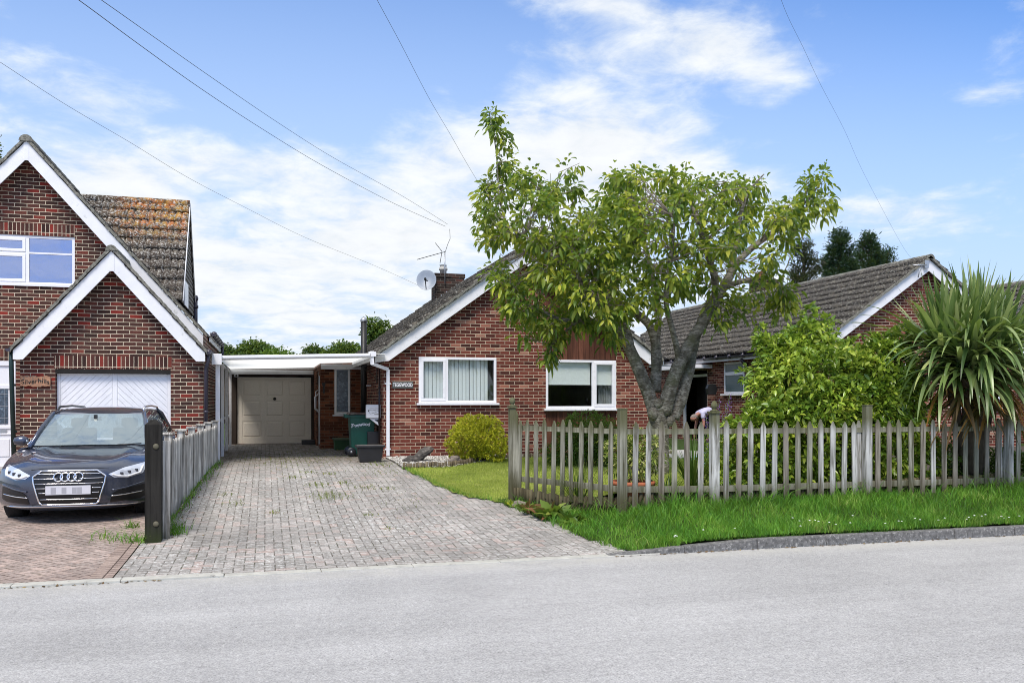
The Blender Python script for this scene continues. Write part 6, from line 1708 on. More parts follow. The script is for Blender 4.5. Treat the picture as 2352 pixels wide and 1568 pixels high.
def f_paint(t):
    fl = t.noise(obj_co(t), 900, 2)
    c = t.mix(t.maprange(fl, .4, .6, 0, 1), (.036,.044,.072), (.085,.10,.15))
    return pbsdf(t, c, .28, .7, None, .6, 1.0, .015)
M_paint = mat('car_paint', f_paint)
M_chrome = plain('chrome_trim', (.85,.85,.88), .12, metal=1.0, var=.02)
M_tyre = plain('tyre_rubber', (.016,.016,.017), .8)
M_lamp = mat('lamp_glass', lambda t: pbsdf(t, (.62,.66,.75), .08, .3, None, .8, 1.0))
M_lampd = plain('lamp_black', (.02,.02,.03), .15, coat=1.0)
M_plate = plain('number_plate', (.60,.60,.65), .45, var=.02)
def f_wind(t):
    return pbsdf(t, (.035,.05,.062), .04, 0, None, 1.0, 1.0, .01)

def t_mixgloss(t):
    g = t.add('ShaderNodeBsdfGlossy'); g.inputs['Roughness'].default_value = .02; t.put(g.inputs[0], (.80,.92,.97))
    n = t.noise(obj_co(t), 1.1, 4, .6)
    tr = t.add('ShaderNodeBsdfTransparent'); t.put(tr.inputs[0], (.55,.65,.68))
    mx = t.add('ShaderNodeMixShader'); mx.inputs[0].default_value = .52
    t.l.new(tr.outputs[0], mx.inputs[1]); t.l.new(g.outputs[0], mx.inputs[2]); return mx.outputs[0]
M_wind = MATS.get('windscreen_glass') or mat('windscreen_glass', t_mixgloss)
def interp(tab, x):
    if x <= tab[0][0]: return tab[0][1]
    for (a, p), (b, q_) in zip(tab, tab[1:]):
        if x <= b: return p+(q_-p)*(x-a)/(b-a)
    return tab[-1][1]
# nose: profiles at the centre and at the corner, as (y, z) for the same parameter
PC = [(.16,.155),(.07,.19),(.03,.24),(.005,.34),(0,.46),(.01,.58),(.035,.66),(.065,.70),(.13,.735),(.30,.785),(.55,.83),(.85,.868),(1.12,.90),(1.32,.925)]
PE = [(.66,.19),(.58,.22),(.54,.28),(.52,.38),(.52,.47),(.54,.56),(.58,.62),(.62,.66),(.70,.70),(.84,.755),(1.02,.80),(1.22,.84),(1.42,.875),(1.58,.90)]
def cat(P, n):
    out = []
    for i in range(len(P)-1):
        p0, p1, p2, p3 = P[max(i-1, 0)], P[i], P[i+1], P[min(i+2, len(P)-1)]
        for k in range(n):
            t = k/n; out.append(tuple(.5*((2*p1[j])+(p2[j]-p0[j])*t+(2*p0[j]-5*p1[j]+4*p2[j]-p3[j])*t*t+(3*p1[j]-p0[j]-3*p2[j]+p3[j])*t**3) for j in (0, 1)))
    out.append(P[-1]); return out
PCs, PEs = cat(PC, 4), cat(PE, 4)
NX = 40; V = []
for i, (c_, e_) in enumerate(zip(PCs, PEs)):
    for k in range(NX+1):
        t = -1+2*k/NX; a = abs(t); w_ = a**3.0
        x = .925*t; y = c_[0]+(e_[0]-c_[0])*w_; z = c_[1]+(e_[1]-c_[1])*a**2.4
        s = i/len(PCs)
        if s > .55: z += .020*math.exp(-((a-.62)/.12)**2)*sm((s-.55)*4)      # creases along the bonnet
        V.append((x, y, z))
nr = len(PCs); F_ = [(i*(NX+1)+k, i*(NX+1)+k+1, (i+1)*(NX+1)+k+1, (i+1)*(NX+1)+k) for i in range(nr-1) for k in range(NX)]
mb = MB(); mb.add(V, F_, True)
nose = (V, F_)
# sides with wheel arches
ARCH = ((.92, .345), (3.83, .345))
zsh = [(.6,.72),(1.0,.80),(1.6,.885),(2.4,.915),(3.6,.93),(4.4,.92),(4.75,.86)]
zwid = lambda tz: .905+.032*math.sin(math.pi*min(1, max(0, tz)))
def side(sg):
    V = []; ys = list(np.linspace(.56, 4.86, 87)); rows = 9
    for y in ys:
        zt = interp(zsh, y) if y > 1.58 else interp([(p[0], p[1]) for p in PE[3:]], max(y, .52)); zb_ = .20
        for (yc_, r_) in ARCH:
            d = r_**2*1.12-(y-yc_)**2
            if d > 0: zb_ = max(zb_, .33+math.sqrt(d)*.98-.0)
        zb_ = min(zb_, zt-.05)
        for k in range(rows):
            t = k/(rows-1); z = zb_+(zt-zb_)*t; tz = (z-.2)/(zt-.2)
            pin = .925 if y < 4.3 else .925-.12*((y-4.3)/.56)**2
            x = (pin-.02*(1-tz))*1.0+.018*math.sin(math.pi*tz)-(.035*max(0, tz-.85)/.15)
            if t > .999: x = pin
            V.append((sg*x, y, z))
    n = len(ys); F_ = [(i*rows+k, (i+1)*rows+k, (i+1)*rows+k+1, i*rows+k+1) for i in range(n-1) for k in range(rows-1)]
    if sg < 0: F_ = [f[::-1] for f in F_]
    mb.add(V, F_, True)
side(1); side(-1)
# tail
mb.add([(-.80, 4.86, .25), (.80, 4.86, .25), (.80, 4.86, .86), (-.80, 4.86, .86)], [(0, 1, 2, 3)])
# roof and pillars: greenhouse loft (y, half width base, z base, half width top, z top)
GH = [(1.36,.74,.925,.74,.925),(1.75,.77,.93,.68,1.17),(2.05,.80,.93,.635,1.325),(2.25,.81,.935,.60,1.40),(2.6,.82,.94,.60,1.435),(3.2,.82,.94,.60,1.44),(3.9,.81,.94,.58,1.42),(4.4,.79,.93,.55,1.375),(4.6,.77,.93,.54,1.30),(4.85,.74,.88,.66,.95)]
def loft(mbx, st, rr, x_of, cond=None):
    pass
roof = MB(); V = []; NR = 16
st = [g for g in GH if 2.05 <= g[0] <= 4.6]
for (y, wb, zb_, wt, zt) in st:
    for k in range(NR+1):
        t = -1+2*k/NR; V.append((wt*t, y-.10*(1-t*t)*(1 if y < 2.1 else (.5 if y < 2.4 else 0)), zt+.035*(1-abs(t)**2.5)))
roof.add(V, [(i*(NR+1)+k, i*(NR+1)+k+1, (i+1)*(NR+1)+k+1, (i+1)*(NR+1)+k) for i in range(len(st)-1) for k in range(NR)], True)
roof.build('roof', M_paint, CAR, local=True)
# rails
for s in (-1, 1):
    m = MB(); m.tube([(s*.60, 2.3, 1.43), (s*.60, 2.42, 1.475), (s*.60, 3.3, 1.485), (s*.58, 4.2, 1.46), (s*.575, 4.35, 1.40)], .016, 8); m.build('roof_rail', M_chrome if s > 0 else M_blackp, CAR, local=True)
# windscreen
ws = MB(); V = []; n1, n2 = 12, 18
for i in range(n1+1):
    a = i/n1; y = 1.40+(2.10-1.40)*a; z = .935+(1.365-.935)*(a**.92); wd = .74+(.615-.74)*a
    for k in range(n2+1):
        t = -1+2*k/n2; V.append((wd*t, y-.16*(1-t*t), z+.012*(1-t*t)))
ws.add(V, [(i*(n2+1)+k, i*(n2+1)+k+1, (i+1)*(n2+1)+k+1, (i+1)*(n2+1)+k) for i in range(n1) for k in range(n2)], True)
ws.build('windscreen', M_wind, CAR, local=True)
for s in (-1, 1):
    m = MB(); m.tube([(s*.765, 1.36, .915), (s*.70, 1.78, 1.19), (s*.635, 2.10, 1.375), (s*.60, 2.35, 1.43)], [.030, .028, .026, .02], 8); m.build('front_pillar', M_paint, CAR, local=True)
for s in (-1, 1):
    m = MB(); m.tube([(s*.78, 4.82, .93), (s*.60, 4.55, 1.34), (s*.57, 4.3, 1.41)], [.05, .05, .03], 8); m.build('rear_pillar', M_paint, CAR, local=True)
for s in (-1, 1):
    m = MB(); pts0 = [(1.62,.95),(2.2,.965),(3.0,.97),(3.9,.965),(4.6,.955)]; pts1 = [(2.12,1.33),(2.4,1.405),(3.0,1.42),(3.9,1.395),(4.35,1.34)]
    V = []
    for (a, b), (c_, d_) in zip(pts0, pts1): V += [(s*.835, a, b), (s*.605, c_, d_)]
    fs = [(2*i, 2*i+2, 2*i+3, 2*i+1) for i in range(4)]
    m.add(V, fs if s > 0 else [f[::-1] for f in fs]); m.build('side_window', M_wind, CAR, local=True)
    m = MB(); m.tube([(s*.84, 1.58, .945), (s*.842, 3.0, .965), (s*.835, 4.6, .955)], .010, 6); m.tube([(s*.835, 1.6, .95), (s*.61, 2.14, 1.345), (s*.607, 2.6, 1.43), (s*.60, 3.9, 1.41)], .012, 6)
    m.build('window_trim', M_chrome, CAR, local=True)
    # shoulder between side and glass
    m = MB(); m.add([(s*.925, 1.4, .872), (s*.925, 3.0, .925), (s*.90, 4.6, .90), (s*.83, 4.6, .955), (s*.84, 3.0, .965), (s*.76, 1.38, .925)], [(0, 1, 4, 5), (1, 2, 3, 4)] if s > 0 else [(5, 4, 1, 0), (4, 3, 2, 1)], True); m.build('shoulder', M_paint, CAR, local=True)
m = MB(); m.add([(-.74, 4.86, .9), (.74, 4.86, .9), (.55, 4.6, 1.37), (-.55, 4.6, 1.37)], [(0, 1, 2, 3)]); m.build('rear_window', M_wind, CAR, local=True)
m = MB(); m.box(-.76, .76, 1.42, 4.8, .70, .72); m.box(-.85, .85, .75, 4.8, .19, .21); m.box(-.7, .7, .7, .72, .2, .70); m.build('floor_pan', M_blackp, CAR, local=True)
body = mb.build('body', M_paint, CAR, local=True)
# interior hints: seats, wheel, mirror
for s in (-.36, .36):
    m = MB(); m.box(s-.24, s+.24, 2.55, 2.7, .72, 1.15); m.box(s-.12, s+.12, 2.57, 2.67, 1.15, 1.30); m.build('seat', plain('seat_cloth', (.10,.11,.12), .8), CAR, local=True, bevel=.04)
m = MB(); m.tube([(-.36+.17*math.cos(a), 1.95-.05*math.sin(a), .95+.16*math.sin(a)) for a in [i*math.pi/10 for i in range(21)]], .014, 6); m.build('steering_wheel', plain('steering_grey', (.2,.22,.23), .5), CAR, local=True)
m = MB(); m.box(-.07, .07, 1.88, 1.90, 1.27, 1.33); m.box(-.02, .02, 1.80, 1.88, 1.28, 1.36); m.build('rear_view_mirror', M_blackp, CAR, local=True)
m = MB(); m.box(-.72, .72, 1.42, 1.75, .86, .915); m.build('dashboard', M_blackp, CAR, local=True)
m = MB()
for s in (-.35, .25): m.tube([(s, 1.30, .935), (s+.45, 1.27, .955)], .009, 6)
m.build('wiper', M_blackp, CAR, local=True)
# surface decals of the face: cast outlines onto the nose
bvh = BVHTree.FromPolygons([Vector(v) for v in nose[0]], nose[1])
def onface(x, z, off=.004):
    h = bvh.ray_cast(Vector((x, -1, z)), Vector((0, 1, 0)))
    return (x, (h[0].y if h[0] else .5)-off, z)
def facepatch(poly, m_, name, parent, off=.005, nx=14, nz=10, smooth=True):
    """fills polygon (x,z) with a grid laid on the nose"""
    xs = [p[0] for p in poly]; zs = [p[1] for p in poly]
    n = 60; c = (sum(xs)/len(xs), sum(zs)/len(zs)); P = []
    per = []
    for i in range(len(poly)):
        a, b = poly[i], poly[(i+1) % len(poly)]
        for k in range(8): per.append((a[0]+(b[0]-a[0])*k/8, a[1]+(b[1]-a[1])*k/8))
    V = []; rings = 6
    for r_ in range(rings, 0, -1):
        for p in per: V.append(onface(c[0]+(p[0]-c[0])*r_/rings, c[1]+(p[1]-c[1])*r_/rings, off))
    V.append(onface(c[0], c[1], off)); N_ = len(per); F_ = []
    for r_ in range(rings-1):
        for k in range(N_): F_.append((r_*N_+k, r_*N_+(k+1) % N_, (r_+1)*N_+(k+1) % N_, (r_+1)*N_+k))
    for k in range(N_): F_.append(((rings-1)*N_+k, (rings-1)*N_+(k+1) % N_, rings*N_))
    m = MB(); m.add(V, F_, smooth); return m.build(name, m_, parent, local=True)
def faceline(pts, r, m_, name, parent, off=.006, closed=False, sub=8, flat=False):
    if closed: pts = pts+[pts[0]]
    P = []
    for a, b in zip(pts, pts[1:]):
        for k in range(sub): P.append(onface(a[0]+(b[0]-a[0])*k/sub, a[1]+(b[1]-a[1])*k/sub, off))
    P.append(onface(*pts[-1], off)); m = MB(); m.tube(P, r, 6); return m
gr = [(-.325,.675),(.325,.675),(.425,.60),(.415,.52),(.345,.27),(.31,.245),(-.31,.245),(-.345,.27),(-.415,.52),(-.425,.60)]
GRL = facepatch(gr, plain('grille_black', (.006,.006,.008), .35), 'grille', CAR, .010)
faceline(gr, .012, M_chrome, 'f', CAR, .014, True).build('grille_frame', M_chrome, GRL, local=True)
for z_, w_, gap in ((.635,.375,.15), (.578,.40,.12), (.515,.395,0), (.455,.375,.27), (.395,.35,.27), (.315,.335,0)):
    segs = [(-w_, -gap), (gap, w_)] if gap else [(-w_, w_)]
    m = MB()
    for a, b in segs: m.tube([onface(a+(b-a)*k/8, z_, .017) for k in range(9)], .006, 6)
    m.build('grille_bar', M_chrome, GRL, local=True)
m = MB()
for i in range(4):
    cx_ = -.117+.078*i; m.tube([onface(cx_+.052*math.cos(a), .598+.052*math.sin(a), .032) for a in [k*2*math.pi/28 for k in range(29)]], .010, 6)
m.build('ring_emblem', M_chrome, GRL, local=True)
m = MB(); m.box(-.262, .262, -.034, -.022, .375, .488); PL = m.build('number_plate', M_plate, CAR, local=True, bevel=.002)
for a, b, z0, z1 in ((-.20, -.14, .40, .468), (-.075, -.02, .40, .468), (.045, .10, .40, .468), (.105, .16, .40, .468)): MB().box(a, b, -.0355, -.0341, z0-.012, z1).build('blurred_character', plain('soft_grey', (.36,.36,.40), .6, var=.02), PL, local=True)
for s in (-1, 1):
    hl = [(s*.455,.618),(s*.52,.572),(s*.66,.555),(s*.83,.60),(s*.85,.66),(s*.835,.735),(s*.62,.69)]
    Hl = facepatch(hl, M_lamp, 'headlight', CAR, .006)
    faceline([(s*.50,.612),(s*.56,.588),(s*.67,.575),(s*.80,.612),(s*.825,.70)], .013, M_lamp, 'l', CAR, .012).build('lamp_strip', M_white, Hl, local=True)
    m = MB()
    for xx, zz in ((.60,.615), (.68,.63), (.755,.645)): m.obox(onface(s*xx, zz, .010), (.024, 0, 0), (0, .008, 0), (0, 0, .020))
    m.build('lamp_lens', M_lampd, Hl, local=True, bevel=.008)
    ink = [(s*.47,.25),(s*.50,.36),(s*.56,.40),(s*.86,.46),(s*.87,.30),(s*.80,.27)]
    I_ = facepatch(ink, plain('grille_black', (.006,.006,.008), .35), 'air_intake', CAR, .007)
    faceline([(s*.49,.335),(s*.66,.345),(s*.84,.365)], .007, M_chrome, 'b', CAR, .016).build('intake_blade', M_chrome, I_, local=True)
    faceline([(s*.50,.41),(s*.66,.435),(s*.85,.485)], .012, M_paint, 'b', CAR, .012).build('intake_lip', M_paint, I_, local=True)
    # mirrors
    m = MB(); m.lathe([(.001,-.09),(.05,-.075),(.075,-.02),(.078,.03),(.05,.08),(.001,.09)], (0, 0, 0), 'x', 14)
    o = m.build('wing_mirror', M_paint, CAR, local=True); o.location = (s*1.0, 1.88, .985); o.scale = (1.15, .8, .95)
    m = MB(); m.tube([(s*.86, 1.80, .945), (s*.96, 1.86, .955)], .022, 8); m.build('mirror_arm', M_blackp, CAR, local=True)
faceline([(-.80,.205),(-.40,.222),(.40,.222),(.80,.205)], .010, M_chrome, 'b', CAR, .012).build('bumper_blade', M_chrome, CAR, local=True)
faceline([(-.44,.235),(0,.228),(.44,.235)], .012, M_blackp, 'b', CAR, .004).build('lower_grille', M_blackp, CAR, local=True)
faceline([(-.455,.685),(-.30,.70),(0,.705),(.30,.70),(.455,.685)], .0035, M_dark, 'b', CAR, .001).build('bonnet_gap', M_dark, CAR, local=True)
for s in (-1, 1):
    for yc_ in (.92, 3.83):
        m = MB(); m.lathe([(.20,-.10),(.30,-.115),(.335,-.10),(.342,-.05),(.342,.05),(.335,.10),(.30,.115),(.20,.10)], (s*.80, yc_, .335), 'x', 40)
        Wt = m.build('wheel', M_tyre, CAR, local=True)
        m = MB(); m.lathe([(.205,.0),(.205,.09),(.19,.10),(.17,.06),(.05,.05),(.04,.085),(.001,.085)] if s > 0 else [(.205,-.0),(.205,-.09),(.19,-.10),(.17,-.06),(.05,-.05),(.04,-.085),(.001,-.085)], (s*.80, yc_, .335), 'x', 30)
        for k in range(10):
            a = k*math.pi/5; m.obox((s*(.80+.075), yc_+.11*math.cos(a), .335+.11*math.sin(a)), (.012, 0, 0), (0, .085*math.cos(a), .085*math.sin(a)), (0, -.018*math.sin(a), .018*math.cos(a)))
        m.build('rim', M_alu, Wt, local=True)
        m = MB(); n = 24; V = []
        for k in range(n+1):
            a = math.pi*k/n; V += [(s*.90, yc_+.375*math.cos(a), .33+.375*math.sin(a)), (s*.55, yc_+.375*math.cos(a), .33+.375*math.sin(a))]
        m.add(V, [(2*k, 2*k+1, 2*k+3, 2*k+2) for k in range(n)]); m.build('arch_liner', M_blackp, CAR, local=True)
# ---------------------------------------------------------------- the person bending in the doorway
def skinned(name, joints, edges, radii, m_, parent, sub=2, root=0):
    me = bpy.data.meshes.new(name); off = root_loc(parent)
    me.from_pydata([Vector(j)-off for j in joints], edges, []); me.materials.append(m_)
    o = bpy.data.objects.new(name, me); COL.objects.link(o); o.parent = parent
    md = o.modifiers.new('skin', 'SKIN'); md.use_smooth_shade = True
    for i, r_ in enumerate(radii):
        sv = me.skin_vertices[0].data[i]; sv.radius = r_ if hasattr(r_, '__len__') else (r_, r_); sv.use_root = (i == root)
    s = o.modifiers.new('sub', 'SUBSURF'); s.levels = s.render_levels = sub
    return o
pt = at(1612, 960, Y=23.7); z0 = GZ
M_skin = plain('skin', (.42, .20, .15), .55, var=.06); M_shirt = plain('lilac_tshirt', (.50, .49, .68), .8, var=.08, bump=.2); M_short = plain('dark_trousers', (.03, .03, .04), .85); M_hair = plain('grey_hair', (.22, .18, .16), .8, var=.3, scale=60)
hipx = at(1634, 970, Y=23.7).x; Y_ = 23.7
def pp(dx, dy, z): return (hipx+dx, Y_+dy, z0+z)
PE_ = thing('person', 'person in a lilac t-shirt bending down in front of the open doorway', 'person', (hipx, Y_, z0))
# skin body: legs, trunk bent level, arm hanging, head
J = [pp(0, 0, .88), pp(-.16, 0, .90), pp(-.36, 0, .87), pp(-.47, 0, .82), pp(-.55, 0, .76), pp(.0, -.10, .82), pp(.03, -.11, .46), pp(.0, -.12, .08), pp(-.14, -.13, .03), pp(.0, .10, .82), pp(.03, .11, .46), pp(0, .12, .08), pp(-.14, .13, .03),
     pp(-.38, -.17, .82), pp(-.36, -.20, .55), pp(-.42, -.20, .32), pp(-.45, -.20, .22), pp(-.38, .17, .82), pp(-.40, .19, .55), pp(-.48, .16, .32), pp(-.50, .15, .22)]
E = [(0, 1), (1, 2), (2, 3), (3, 4), (0, 5), (5, 6), (6, 7), (7, 8), (0, 9), (9, 10), (10, 11), (11, 12), (2, 13), (13, 14), (14, 15), (15, 16), (2, 17), (17, 18), (18, 19), (19, 20)]
Rr = [.14, .13, .15, .065, .06, .10, .065, .045, .04, .10, .065, .045, .04, .060, .048, .036, .03, .060, .048, .036, .03]
skinned('body', J, E, Rr, M_skin, PE_)
hd = Vector(pp(-.60, -.02, .72)); bm = bmesh.new(); bmesh.ops.create_icosphere(bm, subdivisions=3, radius=1)
for v in bm.verts:
    p = v.co; z = p.z; v.co = Vector((p.x*.115*(1 if z > -.3 else .9), p.y*.078, p.z*.098))
me = bpy.data.meshes.new('head'); bm.to_mesh(me); bm.free(); me.materials.append(M_skin)
for p in me.polygons: p.use_smooth = True
hdO = bpy.data.objects.new('head', me); COL.objects.link(hdO); hdO.parent = PE_; hdO.location = hd-root_loc(PE_); hdO.rotation_euler = (0, -.5, 0)
m = MB(); m.lathe([(.001, .02), (.012, .0), (.016, -.015), (.001, -.02)], hd+Vector((-.07, 0, -.075)), n=8); m.build('nose', M_skin, PE_)
m = MB(); m.lathe([(.001, .03), (.018, .0), (.001, -.03)], hd+Vector((.01, -.08, -.01)), n=8); m.build('ear', M_skin, PE_)
bm = bmesh.new(); bmesh.ops.create_icosphere(bm, subdivisions=3, radius=1)
bmesh.ops.delete(bm, geom=[v for v in bm.verts if v.co.z < -.05+.5*(-v.co.x)*.6], context='VERTS')
for v in bm.verts: v.co = Vector((v.co.x*.122, v.co.y*.086, v.co.z*.106))
me = bpy.data.meshes.new('hair'); bm.to_mesh(me); bm.free(); me.materials.append(M_hair)
hr = bpy.data.objects.new('hair', me); COL.objects.link(hr); hr.parent = PE_; hr.location = hd-root_loc(PE_)+Vector((.012, 0, .008)); hr.rotation_euler = (0, -.35, 0)
skinned('tshirt', [pp(.02, 0, .90), pp(-.16, 0, .92), pp(-.36, 0, .89), pp(-.44, 0, .84), pp(-.38, -.16, .84), pp(-.37, -.20, .68), pp(-.38, .16, .84), pp(-.40, .19, .68)], [(0, 1), (1, 2), (2, 3), (2, 4), (4, 5), (2, 6), (6, 7)], [(.17, .16), (.165, .15), (.18, .16), (.09, .09), (.085, .085), (.072, .072), (.085, .085), (.072, .072)], M_shirt, PE_)
skinned('trousers', [pp(.02, 0, .86), pp(.01, -.10, .80), pp(.03, -.11, .46), pp(.0, -.12, .10), pp(.01, .10, .80), pp(.03, .11, .46), pp(.0, .12, .10)], [(0, 1), (1, 2), (2, 3), (0, 4), (4, 5), (5, 6)], [.155, .12, .085, .062, .12, .085, .062], M_short, PE_)
for s in (-1, 1):
    m = MB(); yy = -.20 if s < 0 else .15; hx_ = -.455 if s < 0 else -.50
    base = Vector(pp(hx_, yy, .20))
    m.obox(base+Vector((0, 0, -.03)), (.020, 0, 0), (0, .038, 0), (0, 0, .045))
    for k in range(4):
        r0 = base+Vector((0, -.03+.02*k, -.07)); m.tube([r0, r0+Vector((-.008, 0, -.035-.004*(k in (1, 2)))), r0+Vector((-.025, 0, -.062))], .0085, 6)
    r0 = base+Vector((-.01, -.04*s, -.02)); m.tube([r0, r0+Vector((-.02, -.012*s, -.03)), r0+Vector((-.03, -.01*s, -.055))], .009, 6)
    m.build('hand', M_skin, PE_)
# white garden items just glimpsed through the pickets
p = at(1592, 1010, d=15.5); gz_ = ground(p.x, p.y)
GT = thing('watering_can', 'pale blue watering can glimpsed between the pickets near the doorway', 'watering can', (at(1607, 1035, d=16).x, at(1607, 1035, d=16).y, ground(8, 15.5)))
q0 = Vector(GT['_loc']); M_can = plain('pale_blue_plastic', (.35, .60, .62), .5)
m = MB(); m.lathe([(.11, 0), (.12, .02), (.11, .22), (.09, .25)], q0, n=18); m.build('can_body', M_can, GT)
m = MB(); m.tube([q0+Vector((-.1, 0, .05)), q0+Vector((-.25, 0, .28)), q0+Vector((-.30, 0, .31))], [.02, .016, .03], 8); m.build('spout', M_can, GT)
m = MB(); m.tube([q0+Vector((.10, 0, .08)), q0+Vector((.20, 0, .18)), q0+Vector((.08, 0, .33)), q0+Vector((-.03, 0, .27))], .012, 6); m.build('handle', M_can, GT)
tag(MB().box(0, 1.6, 0, 2.6, 0, .03).build('paving_slabs', M_concr, loc=(0, 0, 0)), kind='structure').location = (at(1560, 1060, d=18).x, 16.6, ground(8.3, 17)+.02)
# ---------------------------------------------------------------- overhead cables
def cable(pts, label, r=.0055):
    P = []; Q = [Vector(p) for p in pts]
    for i in range(len(Q)-1):
        p0, p1, p2, p3 = Q[max(i-1, 0)], Q[i], Q[i+1], Q[min(i+2, len(Q)-1)]
        for k in range(6):
            t = k/6; P.append(.5*((2*p1)+(p2-p0)*t+(2*p0-5*p1+4*p2-p3)*t*t+(3*p1-p0-3*p2+p3)*t**3))
    P.append(Q[-1]); m = MB(); m.tube(P, r, 5); o = m.build('overhead_cable', M_wire, loc=tuple(P[0])); tag(o, label, 'cable', group=None)
cable([at(60, -80, d=9), at(180, 0, d=10.5), at(320, 103, d=13), at(460, 203, d=16), at(600, 295, d=19.5), at(740, 380, d=23), at(900, 465, d=26), at(1023, 520, d=25.8)], 'lower of the two dark cables crossing the upper left sky', .0052)
cable([at(130, -70, d=9), at(232, 0, d=10.5), at(360, 90, d=13), at(500, 188, d=16), at(640, 283, d=19.5), at(765, 362, d=23), at(920, 448, d=26), at(1028, 515, d=25.8)], 'upper of the two dark cables crossing the upper left sky', .0044)
cable([at(-80, 92, d=14), at(0, 143, d=15), at(150, 240, d=17), at(300, 328, d=19), at(430, 407, d=21), at(560, 475, d=24), at(700, 545, d=27), at(860, 610, d=30), at(960, 655, d=31)], 'thin cable sloping down over the steep roof of the brown brick house', .0036)
cable([at(835, -60, d=11), at(866, 0, d=12), at(920, 100, d=14), at(985, 225, d=16.5), at(1035, 310, d=18.5), at(1078, 385, d=20), at(1160, 520, d=22)], 'thin cable dropping down behind the top of the cherry tree', .0032)
cable([at(1780, -40, d=13), at(1808, 35, d=14), at(1845, 110, d=15.5), at(1885, 195, d=17), at(1940, 300, d=20), at(1985, 400, d=22), at(2070, 560, d=25), at(2100, 600, d=26)], 'very thin cable dropping to the ridge of the right bungalow', .0022)
# ---------------------------------------------------------------- sky and light
wd = bpy.data.worlds.new('World'); scene.world = wd; wd.use_nodes = True
t = NT(wd.node_tree); t.n.clear()
SUN = Vector((-.26, -.50, .84)).normalized()
sky = t.add('ShaderNodeTexSky', sky_type='NISHITA', sun_disc=False)
sky.sun_elevation = math.asin(SUN.z); sky.sun_rotation = math.atan2(SUN.x, SUN.y); sky.air_density = 1.0; sky.dust_density = .5; sky.ozone_density = 2.0
co = t.add('ShaderNodeTexCoord').outputs['Generated']
sp = t.add('ShaderNodeSeparateXYZ', ins={0: co}); X, Y, Z = sp.outputs
yy = t.m('MAXIMUM', t.m('ABSOLUTE', Y), .12)
A = t.m('DIVIDE', X, yy); Bv = t.m('DIVIDE', Z, yy)           # azimuth and height on a far upright plane
def AB(u, v): w = ray(u, v); return w.x/w.y, w.z/w.y
zz = t.m('ADD', t.m('MAXIMUM', Z, 0.0), .16)
pv = t.add('ShaderNodeCombineXYZ', ins={0: t.m('DIVIDE', X, zz), 1: t.m('DIVIDE', Y, zz), 2: 0.0}).outputs[0]
n1 = t.noise(pv, 2.0, 9, .60, .3); n2 = t.noise(pv, 6.0, 7, .62, .3)
dens = t.m('ADD', t.m('MULTIPLY', t.m('SUBTRACT', n1, .5), 2.3), t.m('MULTIPLY', t.m('SUBTRACT', n2, .5), 2.0))
dens = t.m('ADD', dens, t.maprange(Bv, .6, 1.1, 0, 1.0, True))           # added cloud cover overhead, out of view, for brighter neutral light
dens = t.m('ADD', dens, t.m('MULTIPLY', t.m('LESS_THAN', Y, 0.0), -.1))
patches = [(1240, 300, 330, 120, .85), (1500, 380, 200, 90, .5), (1650, 110, 180, 75, .65), (1790, 190, 110, 60, .5), (100, 215, 200, 60, .45), (330, 350, 260, 55, .55), (60, 60, 260, 60, .15), (1270, 110, 60, 22, .45), (1350, 5, 150, 30, .7), (2100, 490, 170, 40, .45),
           (2310, 200, 90, 45, .5), (1760, 235, 40, 22, .3), (1610, 285, 60, 20, .35), (2200, 215, 100, 22, .3), (2340, 8, 80, 18, .35), (1060, 450, 320, 110, .6), (600, 540, 500, 130, .6), (150, 480, 300, 120, .5), (1750, 420, 150, 60, .35), (700, 180, 330, 110, -.75), (560, 60, 320, 80, -.6), (1000, 90, 200, 60, -.6), (2060, 330, 200, 90, -.45), (2050, 100, 200, 90, -.6), (150, 100, 150, 40, -.1)]
for (u_, v_, ru, rv, w_) in patches:
    a0, b0 = AB(u_, v_); a1, _ = AB(u_+ru, v_); _, b1 = AB(u_, v_-rv)
    da = t.m('DIVIDE', t.m('SUBTRACT', A, a0), abs(a1-a0)); db = t.m('DIVIDE', t.m('SUBTRACT', Bv, b0), abs(b1-b0))
    r2_ = t.m('ADD', t.m('MULTIPLY', da, da), t.m('MULTIPLY', db, db))
    g = t.m('EXPONENT', t.m('MULTIPLY', r2_, -.8))
    dens = t.m('MULTIPLY_ADD', g, w_, dens)
low = t.maprange(Bv, .30, .06, 0, .70, True)                     # thickening towards the horizon
east = t.maprange(A, .55, .95, 1, .35, True)
dens = t.m('ADD', dens, t.m('MULTIPLY', low, east))
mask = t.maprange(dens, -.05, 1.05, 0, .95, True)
skyc = t.add('ShaderNodeBackground'); skc = t.mix(1.0, sky.outputs[0], (.80, 1.30, 1.95), 'MULTIPLY')
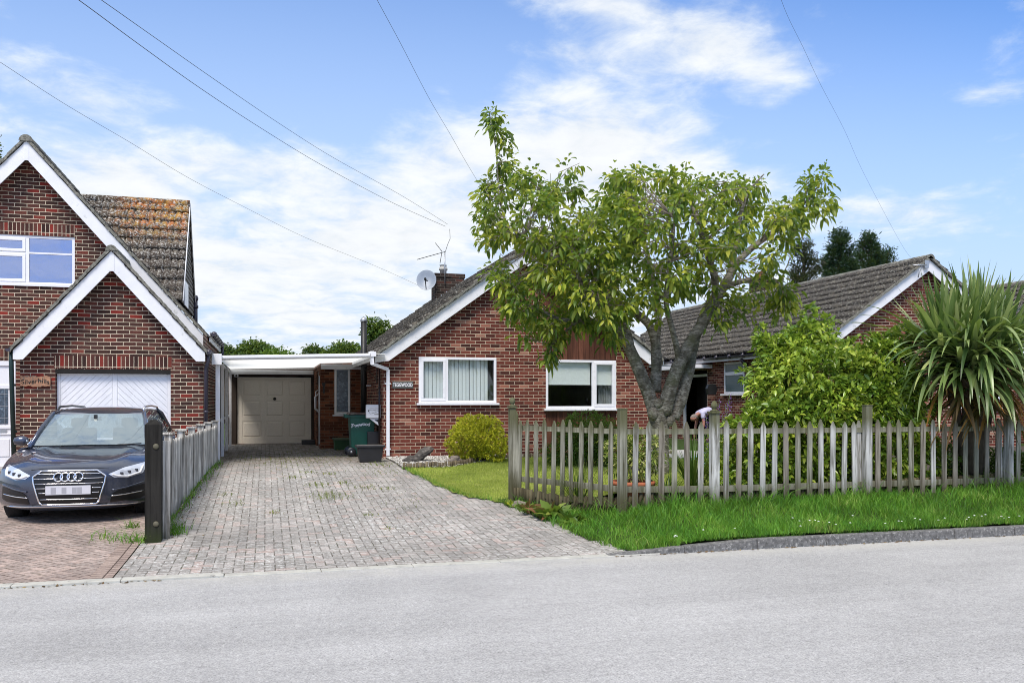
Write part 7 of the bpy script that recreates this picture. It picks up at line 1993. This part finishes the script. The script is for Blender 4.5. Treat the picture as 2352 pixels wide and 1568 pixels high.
t.put(skyc.inputs[0], skc); SKYS = .105
skyc.inputs[1].default_value = SKYS
hz_ = t.mix(t.maprange(Bv, .02, .72, 1, 0, True), skc, t.mix(1.0, (5.4, 6.9, 9.2), (1, 1, 1), 'MULTIPLY'))
t.put(skyc.inputs[0], hz_)
shade = t.maprange(n2, .3, .75, .90, 1.03)
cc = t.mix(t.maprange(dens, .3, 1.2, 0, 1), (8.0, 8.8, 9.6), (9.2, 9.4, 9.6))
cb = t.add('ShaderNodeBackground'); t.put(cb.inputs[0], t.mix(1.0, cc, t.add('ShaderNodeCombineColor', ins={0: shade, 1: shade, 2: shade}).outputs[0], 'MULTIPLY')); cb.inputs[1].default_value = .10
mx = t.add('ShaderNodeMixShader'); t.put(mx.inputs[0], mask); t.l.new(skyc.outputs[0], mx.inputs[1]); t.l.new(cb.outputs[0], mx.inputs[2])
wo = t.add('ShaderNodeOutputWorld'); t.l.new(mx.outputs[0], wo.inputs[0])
sl_ = bpy.data.lights.new('sun', 'SUN'); sl_.energy = 3.6; sl_.angle = R(22); sl_.color = (1, .93, .84)
so = bpy.data.objects.new('sun', sl_); COL.objects.link(so); so.rotation_euler = SUN.to_track_quat('Z', 'Y').to_euler(); so.location = (-5, -5, 20)
# ---------------------------------------------------------------- camera
cam = bpy.data.cameras.new('camera'); cam.sensor_width = 36; cam.lens = 36*F/2352; cam.shift_y = (HY-784)/2352; cam.clip_end = 2000; cam.clip_start = .1
co_ = bpy.data.objects.new('camera', cam); COL.objects.link(co_); co_.location = (0, 0, CAMZ); co_.rotation_euler = (R(90), 0, -TH)
scene.camera = co_
scene.view_settings.view_transform = 'Standard'; scene.view_settings.look = 'None'; scene.view_settings.gamma = 1; scene.view_settings.exposure = 0.12
scene.cycles.max_bounces = 7; scene.cycles.transparent_max_bounces = 12; scene.cycles.diffuse_bounces = 3; scene.cycles.glossy_bounces = 4
scene.cycles.use_denoising = True; scene.cycles.filter_width = .95
for o in list(scene.objects):
    if '_loc' in o.keys(): del o['_loc']
